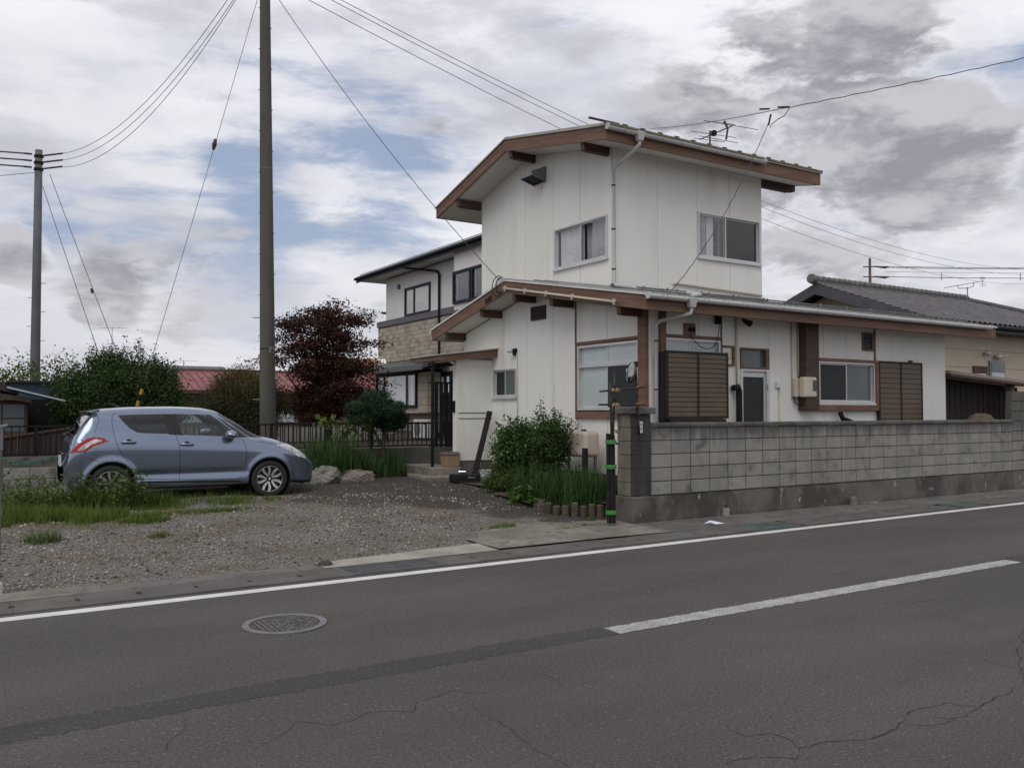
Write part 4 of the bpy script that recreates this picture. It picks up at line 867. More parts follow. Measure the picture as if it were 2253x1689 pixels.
nbwin(by, 13.70, 24.02, 25.22, 5.19, 6.27, []); nbwin(by, 13.70, 22.9, 23.98, 5.19, 6.27, [])
by = MB().box(13.62, NX + .1, 27.0, 31.3, 1.58, 1.80).box(13.62, NX + .1, 27.0, 27.72, 1.80, 3.14).box(13.62, NX + .1, 31.29, 31.4, 1.80, 3.14).box(13.62, NX + .1, 27.0, 31.4, 3.02, 3.16).build('lower_bay', 'nb_tile', T); MB().box(13.68, NX, 27.73, 31.28, 1.81, 3.01).build('interior', 'room', by)
for z in (1.6, 1.86, 2.12, 2.38, 2.64, 2.9): MB().box(13.612, 13.618, 27.0, 27.72, z, z + .014).box(13.615, 14.19, 26.99, 26.998, z, z + .014).build('joint', 'nb_joint', by)
nbwin(by, 13.60, 27.74, 31.28, 1.78, 3.04, [28.55, 30.55])
MB().hexa([(13.10, 26.3, 3.12), (NX, 26.3, 3.40), (NX, 31.9, 3.40), (13.10, 31.9, 3.12)], [(13.10, 26.3, 3.24), (NX, 26.3, 3.55), (NX, 31.9, 3.55), (13.10, 31.9, 3.24)]).build('bay_roof', 'nb_roof', T); MB().box(13.06, 13.10, 26.3, 31.9, 3.06, 3.20).build('bay_fascia', 'nb_band', T)
dr = MB().box(NX - .05, NX - .001, 26.15, 27.05, .9, 3.03).build('door', 'nb_trim', T)
for y in (26.35, 26.75): MB().box(NX - .058, NX - .051, y, y + .16, 2.3, 2.85).build('pane', 'blind', dr)
MB().box(NX - .06, NX - .002, 30.45, 30.62, 6.38, 6.56).build('vent', 'nb_band', T)
mat('ac_white', (.60, .60, .585), rough=.5)
A = thing('air_conditioner_unit', 'white outdoor air conditioner unit behind the iron fence', 'air conditioner', (13.75, 27.4, .66))
MB().box(13.60, 13.92, 26.92, 28.05, .70, 1.36).build('case', 'ac_white', A, bevel=.02); MB().lathe([(.25, -.004), (.25, 0)], (13.596, 27.7, 1.03), 'x', 24).build('fan_grille', 'steel_grey', A); MB().box(13.595, 13.6, 27.10, 27.22, 1.18, 1.24).build('badge', 'nb_trim', A)
B_ = thing('planter_tub', 'small white plastic tub on the gravel behind the fence', 'tub', (12.9, 28.9, .66)); MB().hexa([(12.75, 28.6, .662), (13.0, 28.6, .662), (13.0, 29.2, .662), (12.75, 29.2, .662)], [(12.7, 28.5, .85), (13.05, 28.5, .85), (13.05, 29.3, .85), (12.7, 29.3, .85)]).build('body', 'plate_white', B_); MB().box(12.68, 13.07, 28.48, 29.32, .85, .875).build('rim', 'plate_white', B_)
MB().lathe([(.22, 0), (.22, .03), (.07, .05), (.07, .32), (.30, .34), (.32, .38), (.0, .40)], (NX + .3, 32.2, 5.26), n=16).build('balcony_vent', 'nb_band', T)

# ------------------------------------------------------------------ red roofed bungalow far behind
mat('red_roof', (.215, .062, .058), (.18, .052, .048), 1.2, rough=.5)
mat('dull_wall', (.135, .105, .075), (.11, .086, .06), 1, rough=.9)
RH = thing('red_roofed_house', 'low house with a red sheet metal roof beyond the trees', 'house', (15, 58, .66))
MB().box(9.5, 30, 55.5, 63, .6, 3.0).build('wall', 'dull_wall', RH)
rr = MB().prism([(54.6, 2.95), (59.2, 4.35), (63.8, 2.95), (63.8, 2.83), (59.2, 4.23), (54.6, 2.83)], 'x', 8.7, 30).build('roof', 'red_roof', RH)
for i in range(44): MB().hexa([(8.9 + i * .48, 54.6, 2.952), (8.94 + i * .48, 54.6, 2.952), (8.94 + i * .48, 59.2, 4.352), (8.9 + i * .48, 59.2, 4.352)], [(8.9 + i * .48, 54.6, 3.0), (8.94 + i * .48, 54.6, 3.0), (8.94 + i * .48, 59.2, 4.40), (8.9 + i * .48, 59.2, 4.40)]).build('roof_seam', 'red_roof', rr)
MB().box(8.7, 30, 59.1, 59.3, 4.352, 4.46).build('ridge_cap', 'nb_band', rr); MB().box(8.7, 30, 54.52, 54.6, 2.72, 2.95).build('fascia', 'wood_dark', rr)
for x0 in (16.8, 11.2):
    wn = MB().box(x0, x0 + 1.5, 55.42, 55.5, .95, 1.8).build('window', 'alu', RH); MB().box(x0 + .08, x0 + .7, 55.41, 55.419, 1.02, 1.73).build('pane', 'frosted', wn); MB().box(x0 + .8, x0 + 1.42, 55.41, 55.419, 1.02, 1.73).build('pane', 'frosted', wn)
MB().box(18.6, 19.8, 55.43, 55.5, .7, 2.3).build('doorway', 'black_matt', RH)
mat('ochre_roof', (.26, .155, .085), (.21, .125, .07), 1, rough=.7)
OH = thing('ochre_roofed_house', 'distant house with an orange-brown roof seen through the maple', 'house', (27, 66, .6)); MB().box(24.2, 29.6, 66, 73, .6, 4.6).build('wall', 'dull_wall', OH); MB().prism([(65.2, 4.5), (69.5, 6.2), (73.8, 4.5)], 'x', 23.6, 30.2).build('roof', 'ochre_roof', OH)
wh = thing('grey_gabled_house', 'distant low house with a dark tiled roof left of the pole', 'house', (14, 72, .6)); MB().box(9, 17.5, 70, 77, .6, 4.2).build('wall', 'dull_wall', wh); MB().prism([(69.3, 4.15), (73.5, 5.35), (77.7, 4.15)], 'x', 8.5, 18.2).build('roof', 'nb_roof', wh)

# ------------------------------------------------------------------ beige house with dark tiled roof on the right
mat('beige_wall', (.54, .455, .35), (.50, .42, .32), .8, rough=.8)
mat('kawara', (.085, .077, .083), (.118, .107, .114), 3, rough=.5, rnd=.2, bump=.2, bscale=40)
mat('kawara_ridge', (.15, .145, .135), (.11, .105, .10), 4, rough=.6, rnd=.12)
mat('verge_grey', (.085, .085, .098), (.07, .07, .08), 2, rough=.6)
BH = thing('beige_tiled_house', 'beige single-storey house with dark tiled roof at the right edge', 'house', (29, 18.3, .3))
MB().box(24.0, 37, 15.0, 21.6, .2, 4.25).build('wall', 'beige_wall', BH)
MB().add([(24.0, 15, 4.25), (24.0, 21.6, 4.25), (24.0, 18.3, 5.5)], [(0, 1, 2)]).build('gable', 'beige_wall', BH)
PE, PRZ, EY0, RY = 4.32, 5.80, 14.35, 18.3; SLP = (PRZ - PE) / (RY - EY0)
B = MB(); B.prism([(EY0, PE - .04), (RY, PRZ - .04), (22.25, PE - .04), (22.25, PE - .14), (RY, PRZ - .14), (EY0, PE - .14)], 'x', 23.3, 32.1)
B.add([(32.1, EY0, PE - .04), (32.1, 22.25, PE - .04), (36.4, 22.25, PE - .04), (36.4, EY0, PE - .04), (32.1, RY, PRZ - .04)], [(0, 3, 4), (3, 2, 4), (2, 1, 4)])
kr = B.build('roof', 'verge_grey', BH)
MB().prism([(EY0 - .02, PE - .02), (RY, PRZ - .02), (22.2, PE - .02), (22.2, PE - .30), (RY, PRZ - .36), (EY0 - .02, PE - .30)], 'x', 23.24, 23.30).build('bargeboard', 'verge_grey', kr)
tw, tl = .285, .262
def tilemesh(B, x, y, z):                              # one curved roof tile: trough and roll
    n = 6; lo = []; hi = []
    for j in range(n + 1):
        u = j / n; h = .028 * math.sin(u * 6.283 - .6); lo.append((x + u * tw, y, z + h + .016)); hi.append((x + u * tw, y + tl, z + h + tl * SLP - .006))
    lo2 = [(p[0], p[1], p[2] - .022) for p in lo]; k = n + 1
    B.add(lo + hi + lo2, [(j, j + 1, k + j + 1, k + j) for j in range(n)] + [(2 * k + j, 2 * k + j + 1, j + 1, j) for j in range(n)])
rows = 15; cols = 45; single = []; rest = MB()
for rw in range(rows):
    for c in range(cols):
        x, y = 23.36 + c * tw, EY0 - .03 + rw * tl; 
        lim = 36.3 - (y - EY0) * 1.075
        if x + tw > lim: continue
        if 5 <= c < 29 and rw >= 3 and len(single) < 296: single.append((x, y))
        else: tilemesh(rest, x, y, PE + rw * tl * SLP)
rest.build('roof_tiles', 'kawara', kr, smooth=True, kind='stuff')
k0 = None
for (x, y) in single:
    z = PE + (y - EY0 + .03) * SLP
    if k0 is None:
        B = MB(); tilemesh(B, 0, 0, 0); k0 = B.build('roof_tile', 'kawara', kr, local=True, smooth=True); k0.location = tuple(np.array((x, y, z)) - np.array(WL[kr.name])); WL[k0.name] = (x, y, z)
    else: dup(k0, kr, (x, y, z + random.uniform(-.003, .003)))
k0 = None
for i in range(33):                                   # ridge tiles
    x = 23.2 + i * .272
    if k0 is None:
        k0 = MB().lathe([(.11, -.15), (.13, -.13), (.13, -.02), (.105, .0), (.105, .14)], (0, 0, 0), 'x', 14).build('ridge_tile', 'kawara_ridge', kr, local=True, smooth=True); k0.location = tuple(np.array((x, RY, PRZ + .12)) - np.array(WL[kr.name])); WL[k0.name] = (x, RY, PRZ + .12)
    else: dup(k0, kr, (x, RY, PRZ + .12))
MB().box(23.25, 32.1, RY - .11, RY + .11, PRZ - .03, PRZ + .06).build('ridge_base', 'kawara_ridge', kr); MB().lathe([(.0, -.08), (.15, -.08), (.17, 0), (.14, .06)], (23.12, RY, PRZ + .13), 'x', 16).build('ridge_end', 'kawara_ridge', kr)
MB().tube([(32.1, RY, PRZ + .06), (36.4, EY0, PE + .05)], .10, 10).build('hip_ridge', 'kawara', kr)
MB().tube([(23.3, EY0 - .08, PE - .12), (36.4, EY0 - .08, PE - .12)], .06, 8).build('gutter', 'nb_trim', kr); MB().box(23.3, 36.4, EY0, 14.98, PE - .26, PE - .2).build('soffit', 'verge_grey', kr)
wn = MB().box(27.40, 28.28, 14.93, 14.998, 2.50, 3.25).build('window', 'steel_grey', BH); MB().box(27.47, 28.21, 14.92, 14.929, 2.92, 3.18).build('pane', 'frosted_dark', wn); MB().box(27.47, 28.21, 14.92, 14.929, 2.57, 2.87).build('pane', 'frosted', wn)
nb = MB().box(26.50, 27.26, 14.94, 14.998, 2.30, 3.06).build('notice_frame', 'wood_dark', BH); MB().box(26.62, 27.14, 14.93, 14.939, 2.36, 2.82).build('sheet', 'plate_white', nb)
for (x, z, s) in ((27.15, 3.46, .08), (27.75, 3.38, .09)): MB().lathe([(.03, .0), (.03, -.06), (s, -.10), (s * .9, -.20), (0, -.22)], (x, 15.0, z), 'y', 14).build('wall_vent', 'pvc', BH, smooth=True)
MB().tube([(27.8, 14.85, 3.38), (28.25, 14.8, 3.42)], .03, 8).build('vent_pipe', 'pvc', BH)
for z in (3.55, 3.0): MB().box(24.0, 37, 14.994, 14.9985, z, z + .012).build('siding_joint', 'nb_joint', BH)

# lean-to shed between the houses
mat('rust_sheet', (.052, .036, .030), (.036, .026, .023), 2, rough=.85, stretch=(1, 1, .3))
mat('shed_roof', (.30, .255, .225), (.24, .20, .178), 2, rough=.7)
SH = thing('lean_to_shed', 'low dark lean-to shed with pale sloping roof behind the block wall', 'shed', (20, 11.3, .25))
MB().hexa([(18.06, 10.70, 2.46), (22.2, 10.55, 2.22), (22.2, 14.0, 2.40), (18.06, 14.0, 2.64)], [(18.06, 10.70, 2.53), (22.2, 10.55, 2.29), (22.2, 14.0, 2.47), (18.06, 14.0, 2.71)]).build('roof', 'shed_roof', SH); MB().hexa([(18.06, 10.68, 2.40), (22.2, 10.53, 2.16), (22.2, 10.56, 2.16), (18.06, 10.71, 2.40)], [(18.06, 10.68, 2.459), (22.2, 10.53, 2.219), (22.2, 10.56, 2.219), (18.06, 10.71, 2.459)]).build('fascia', 'wood_dark', SH)
for i in range(31): MB().box(18.08 + i * .115, 18.185 + i * .115, 11.15 + .015 * (i % 2), 11.19 + .015 * (i % 2), .26, 2.40 - i * .006).build('board', 'rust_sheet', SH)
MB().box(20.60, 20.75, 10.75, 10.9, .26, 2.28).build('post', 'concrete', SH); MB().box(18.1, 18.3, 11.0, 11.13, .3, 1.5).build('plank', 'wood_dark', SH)
s_ = MB().lathe([(.0, -.0), (.26, .02), (.30, .12), (.2, .24), (.08, .28), (0, .28)], (18.75, 10.45, 1.32), n=14); s_.build('compost_heap', 'dirt', label='small brown heap of clippings showing above the block wall', cat='heap', smooth=True, base=True)
# ------------------------------------------------------------------ the parked hatchback (front points to +X)
def carpaint():
    m = bpy.data.materials.new('car_paint'); m.use_nodes = True; n = N(m.node_tree); b = n.n['Principled BSDF']
    P = n.add('ShaderNodeNewGeometry').outputs['Position']; f = n.noise(P, 900, 2)
    n.put(b.inputs['Base Color'], n.mix(f, (.165, .205, .285), (.215, .26, .345))); b.inputs['Metallic'].default_value = .78; b.inputs['Roughness'].default_value = .22
    b.inputs['Coat Weight'].default_value = 1.; b.inputs['Coat Roughness'].default_value = .03; MATS['car_paint'] = m
carpaint()
mat('tyre', (.018, .017, .017), (.028, .027, .026), 8, rough=.85); mat('rim_black', (.012, .012, .013), rough=.35); mat('rim_silver', (.62, .61, .60), rough=.28, metal=.8)
mat('car_black', (.012, .012, .013), rough=.4); mat('car_seam', (.010, .011, .014), rough=.8); mat('lamp_red', (.33, .012, .010), rough=.22, spec=.4); mat('lamp_white', (.62, .62, .61), (.28, .28, .29), 16, .42, .58, rough=.12, coat=1); mat('chrome', (.75, .75, .75), rough=.15, metal=1)
mat('cabin', (.030, .030, .032), rough=.9); mat('car_under', (.01, .01, .01), rough=.9)
glassmat('car_glass', (.74, .79, .76), 1.5); glassmat('privacy_glass', (.07, .075, .08), 1.52)
def pchip(xk, yk, x):
    xk, yk = np.asarray(xk, float), np.asarray(yk, float); h = np.diff(xk); d = np.diff(yk) / h; m = np.zeros(len(xk)); m[0], m[-1] = d[0], d[-1]
    for i in range(1, len(xk) - 1):
        if d[i - 1] * d[i] > 0: w1, w2 = 2 * h[i] + h[i - 1], h[i] + 2 * h[i - 1]; m[i] = (w1 + w2) / (w1 / d[i - 1] + w2 / d[i])
    i = np.clip(np.searchsorted(xk, x) - 1, 0, len(h) - 1); t = (x - xk[i]) / h[i]
    return (2 * t**3 - 3 * t**2 + 1) * yk[i] + (t**3 - 2 * t**2 + t) * h[i] * m[i] + (-2 * t**3 + 3 * t**2) * yk[i + 1] + (t**3 - t**2) * h[i] * m[i + 1]
#      x    zb   wmax  zsh  ybelt zbelt yrail zrail  zt
ST = [(-.02, .36, .52, .55, .48, .58, .36, .60, .61), (.01, .30, .66, .62, .60, .68, .46, .715, .72), (.05, .26, .755, .74, .69, .86, .58, .915, .93), (.10, .23, .80, .80, .745, .97, .64, 1.03, 1.045),
      (.16, .22, .818, .83, .765, 1.03, .655, 1.13, 1.155), (.26, .22, .83, .86, .78, 1.08, .635, 1.275, 1.31), (.36, .22, .837, .88, .788, 1.10, .62, 1.385, 1.425), (.42, .22, .839, .885, .79, 1.105, .615, 1.405, 1.46), (.60, .22, .843, .885, .795, 1.10, .61, 1.415, 1.485),
      (1.0, .215, .8475, .88, .805, 1.08, .61, 1.425, 1.508), (1.5, .21, .8475, .865, .81, 1.05, .61, 1.428, 1.515), (1.95, .21, .8475, .85, .81, 1.02, .605, 1.415, 1.495), (2.19, .21, .8475, .84, .81, 1.005, .60, 1.385, 1.455),
      (2.4, .21, .8475, .83, .808, .99, .625, 1.238, 1.355), (2.6, .215, .8475, .82, .805, .975, .68, 1.085, 1.235), (2.74, .22, .846, .81, .80, .962, .72, 1.0, 1.13), (2.92, .225, .844, .80, .79, .94, .69, .985, 1.03), (3.05, .23, .842, .79, .78, .915, .66, .965, 1.0),
      (3.3, .23, .835, .765, .755, .86, .62, .905, .935), (3.5, .215, .815, .72, .715, .79, .56, .835, .862), (3.65, .205, .785, .66, .66, .715, .50, .755, .785), (3.76, .205, .735, .60, .59, .645, .44, .68, .705), (3.82, .215, .67, .54, .52, .585, .38, .615, .635), (3.85, .25, .55, .50, .42, .53, .30, .55, .56)]
STA = np.array(ST)
def section(x, t):
    """points (y,z) along the half section at station x for ring parameters t in 0..8"""
    zb, wm, zsh, yb, zbl, yr, zr, zt = [pchip(STA[:, 0], STA[:, k], x) for k in range(1, 9)]
    zm = np.minimum(.55, (zb + zsh) / 2 + .02)
    ky = np.stack([wm - .10, wm - .022, wm - .012, wm, yb - .012, yr, yr - .09, yr * .5, yr * 0], -1)
    kz = np.stack([zb, zb + .07, zm, zsh - .05, zbl, zr, zr + (zt - zr) * .62, zr + (zt - zr) * .93, zt], -1)
    return ky, kz
NXC, NT = 300, 120
xs = np.concatenate([np.linspace(-.02, .42, 60), np.linspace(.42, 3.4, 190)[1:], np.linspace(3.4, 3.85, 52)[1:]]); NXC = len(xs)
tt = np.concatenate([np.linspace(0, 4, 64), np.linspace(4, 5, 36)[1:], np.linspace(5, 8, 24)[1:]]); NT = len(tt)
GY = np.zeros((NXC, NT)); GZ = np.zeros((NXC, NT))
for i, x in enumerate(xs):
    ky, kz = section(np.array([x]), None); GY[i] = pchip(np.arange(9.), ky[0], tt); GZ[i] = pchip(np.arange(9.), kz[0], tt)
# the lower flank folds inwards above the sill, as on the real doors
fl = np.exp(-((GZ - .445) / .06) ** 2) * sst((xs - .75) / .3)[:, None] * (1 - sst((xs - 2.45) / .3))[:, None] * (tt < 3)[None]
GY -= fl * .026
GX_ = np.repeat(xs[:, None], NT, 1)
# wheel arch flares
for wc in (.60, 3.03):
    rr_ = np.hypot(GX_ - wc, GZ - .31); GY += .016 * np.exp(-((rr_ - .365) / .05) ** 2) * (tt < 4)[None]
CAR = thing('parked_hatchback', 'small blue-grey five-door hatchback parked on the gravel yard', 'car', (1.31, 14.38 + .845, .212))
def arch(wc): return [(wc + .352 * math.cos(a), .30 + .362 * math.sin(a)) for a in np.linspace(-.35, math.pi + .35, 60)]
TAIL = [(.045, .81), (.24, .82), (.36, .91), (.56, .975), (.48, 1.025), (.38, 1.045), (.26, 1.015), (.15, .945), (.09, .875)]; LENS = [(.125, .84), (.215, .845), (.335, .935), (.475, .985), (.44, 1.005), (.37, 1.01), (.28, .965), (.205, .915)]; HEAD = [(3.14, .865), (3.24, .89), (3.38, .875), (3.56, .77), (3.68, .66), (3.67, .63), (3.50, .67), (3.34, .78)]
polys = {'tail': TAIL, 'lens': LENS, 'head': HEAD, 'arch_r': arch(.60), 'arch_f': arch(3.03),
  'glass_r': [(.70, 1.372), (1.38, 1.388), (1.425, 1.075), (1.10, 1.088), (.97, 1.10), (.86, 1.17), (.78, 1.26)],
  'glass_f': [(1.555, 1.388), (2.09, 1.375), (2.20, 1.30), (2.55, 1.03), (2.45, 1.012), (1.635, 1.058)]}
def inside(poly, X, Z):
    r = np.zeros(X.shape, bool); n = len(poly)
    for i in range(n):
        (x0, z0), (x1, z1) = poly[i], poly[(i + 1) % n]
        c = ((z0 > Z) != (z1 > Z)); r ^= c & (X < (x1 - x0) * (Z - z0) / ((z1 - z0) if z1 != z0 else 1e-9) + x0)
    return r
def snap(poly, tol, mask):
    pts = []
    for (a, c) in zip(poly, poly[1:] + poly[:1]):
        m = max(2, int(math.dist(a, c) / .004)); pts += [(a[0] + (c[0] - a[0]) * k / m, a[1] + (c[1] - a[1]) * k / m) for k in range(m)]
    pts = np.array(pts); lo, hi = pts.min(0) - .03, pts.max(0) + .03
    ii, jj = np.where((GX_ > lo[0]) & (GX_ < hi[0]) & (GZ > lo[1]) & (GZ < hi[1]) & mask)
    for i, j in zip(ii, jj):
        d = np.hypot(pts[:, 0] - GX_[i, j], pts[:, 1] - GZ[i, j]); k = d.argmin()
        if d[k] < tol: GX_[i, j], GZ[i, j] = pts[k]
side = np.repeat((tt < 5.01)[None], NXC, 0)
for nme, p in polys.items(): snap(p, .008, side)
cx = (GX_[:-1, :-1] + GX_[1:, :-1] + GX_[1:, 1:] + GX_[:-1, 1:]) / 4; cz = (GZ[:-1, :-1] + GZ[1:, :-1] + GZ[1:, 1:] + GZ[:-1, 1:]) / 4; cy = (GY[:-1, :-1] + GY[1:, 1:]) / 2
ct = np.repeat(((tt[:-1] + tt[1:]) / 2)[None], NXC - 1, 0)
cls = np.zeros(cx.shape, int)
sm = ct < 5.0
cls[sm & (inside(polys['arch_r'], cx, cz) | inside(polys['arch_f'], cx, cz))] = -1
cls[sm & inside(polys['glass_r'], cx, cz)] = 1; cls[sm & inside(polys['glass_f'], cx, cz)] = 2
pill = sm & (ct > 4.02) & inside([(1.38, 1.39), (1.565, 1.39), (1.65, 1.045), (1.425, 1.06)], cx, cz) & (cls == 0); cls[pill] = 5      # black door pillars
trim = sm & inside([(2.19, 1.345), (2.31, 1.27), (2.70, 1.0), (2.44, 1.0), (2.55, 1.03)], cx, cz) & (cls == 0) & (ct > 4.0); cls[trim] = 10
cls[(ct > 5.06) & (cx > 2.24) & (cx < 2.93)] = 3; cls[(ct > 5.3) & (cx > .115) & (cx < .355)] = 4                                           # windscreen, rear window
cls[(ct > 4.72) & (ct <= 5.3) & (cx > .13) & (cx < .41) & (cz > 1.06)] = 11
bar = sm & (ct > 4.0) & inside([(.925, 1.40), (.945, 1.40), (.975, 1.07), (.95, 1.07)], cx, cz) & (cls == 1); cls[bar] = 12
tail = inside(TAIL, cx, cz) & (ct < 4.6); cls[tail & (cls == 0)] = 6
tin = inside(LENS, cx, cz) & (ct < 4.6); cls[tin & tail] = 7
head = inside(HEAD, cx, cz) & (ct < 6.2) & (ct > 2.5); cls[head & (cls == 0)] = 8
cls[(cls == 0) & (cz < .245)] = 9
def piece(name, ids, m, sgn, parent, off=0.):
    I, J = np.where(np.isin(cls, ids))
    if not len(I): return None
    key = {}; vs = []; fs = []
    for i, j in zip(I, J):
        f = []
        for (a, c) in ((i, j), (i + 1, j), (i + 1, j + 1), (i, j + 1)):
            if (a, c) not in key: key[(a, c)] = len(vs); vs.append((GX_[a, c], -sgn * (GY[a, c] + off), GZ[a, c]))
            f.append(key[(a, c)])
        fs.append(tuple(f) if sgn > 0 else tuple(f[::-1]))
    me = bpy.data.meshes.new(name); me.from_pydata(vs, [], fs); me.update()
    o = newobj(name, me, m, parent, True); o.parent = parent; return o
bodyo = None
def both(name, ids, m, parent, off=0.):
    I, J = np.where(np.isin(cls, ids)); key = {}; vs = []; fs = []
    for sgn in (1, -1):
        for i, j in zip(I, J):
            f = []
            for (a, c) in ((i, j), (i + 1, j), (i + 1, j + 1), (i, j + 1)):
                kk = (a, c, sgn if c < NT - 1 else 0)
                if kk not in key: key[kk] = len(vs); vs.append((GX_[a, c], -sgn * (GY[a, c] + off), GZ[a, c]))
                f.append(key[kk])
            fs.append(tuple(f) if sgn > 0 else tuple(f[::-1]))
    me = bpy.data.meshes.new(name); me.from_pydata(vs, [], fs); me.update()
    o = newobj(name, me, m, parent, True); o.parent = parent; return o
body = both('body', [0], 'car_paint', CAR)
both('windscreen', [3], 'car_glass', CAR); both('rear_window', [4], 'privacy_glass', CAR); pass
for s in (1, -1):
    piece('rear_side_window', [1], 'privacy_glass', s, CAR); piece('front_side_window', [2], 'car_glass', s, CAR); [piece(nm, [k], 'car_black', s, CAR) for nm, k in (('door_pillar', 5), ('mirror_sail', 10), ('hatch_pillar', 11), ('window_bar', 12), ('sill', 9))]
    tl_ = piece('tail_lamp', [6], 'lamp_red', s, CAR, .004); q = piece('lens', [7], 'lamp_white', s, tl_, .006); piece('headlamp', [8], 'lamp_white', s, CAR, .004)
def surf_y(x, z):
    ky, kz = section(np.array([x]), None); t_ = np.linspace(0, 5, 200); zz_ = pchip(np.arange(9.), kz[0], t_); yy_ = pchip(np.arange(9.), ky[0], t_); y = float(np.interp(z, zz_, yy_))
    if .75 < x < 2.75: y -= .026 * math.exp(-((z - .445) / .06) ** 2)
    for wc in (.60, 3.03): y += .016 * math.exp(-((math.hypot(x - wc, z - .31) - .365) / .05) ** 2)
    return y
def seam(name, pts, wd=.006, m='car_seam', off=.0015):
    """a shut line lying on the flank"""
    P = []
    for (a, c) in zip(pts[:-1], pts[1:]):
        k = max(2, int(math.dist(a, c) / .02)); P += [(a[0] + (c[0] - a[0]) * i / k, a[1] + (c[1] - a[1]) * i / k) for i in range(k)]
    P.append(pts[-1])
    for s in (1, -1):
        v = []
        for i, (x, z) in enumerate(P):
            x0, z0 = P[max(0, i - 1)]; x1, z1 = P[min(len(P) - 1, i + 1)]; l = math.hypot(x1 - x0, z1 - z0) or 1; nx, nz = -(z1 - z0) / l * wd / 2, (x1 - x0) / l * wd / 2
            for g in (-1, 1): v.append((x + g * nx, -s * (surf_y(x + g * nx, z + g * nz) + off), z + g * nz))
        B = MB(); B.add(v, [(2 * i, 2 * i + 1, 2 * i + 3, 2 * i + 2) for i in range(len(P) - 1)]); B.build(name, m, body, local=True)
seam('door_seam', [(.68, 1.405), (.63, 1.38), (.615, 1.25), (.64, 1.05), (.70, .86), (.80, .70), (.93, .53), (1.03, .41), (1.07, .385), (1.59, .355)])
seam('door_seam', [(1.455, 1.40), (1.50, 1.20), (1.55, 1.0), (1.585, .86), (1.595, .60), (1.59, .35)])
seam('door_seam', [(1.59, .352), (2.45, .32), (2.545, .335), (2.60, .45), (2.64, .70), (2.625, .85), (2.58, .97)])
seam('bumper_seam', [(.30, .72), (.36, .70), (.42, .665)]); seam('bumper_seam', [(3.36, .66), (3.45, .62), (3.56, .60)]); seam('bonnet_seam', [(2.86, .935), (3.0, .905), (3.14, .87)])
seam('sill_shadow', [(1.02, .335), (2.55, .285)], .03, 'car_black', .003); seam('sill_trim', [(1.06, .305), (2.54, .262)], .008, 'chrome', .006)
seam('hatch_seam', [(.415, 1.40), (.44, 1.30), (.37, 1.10)], .005)
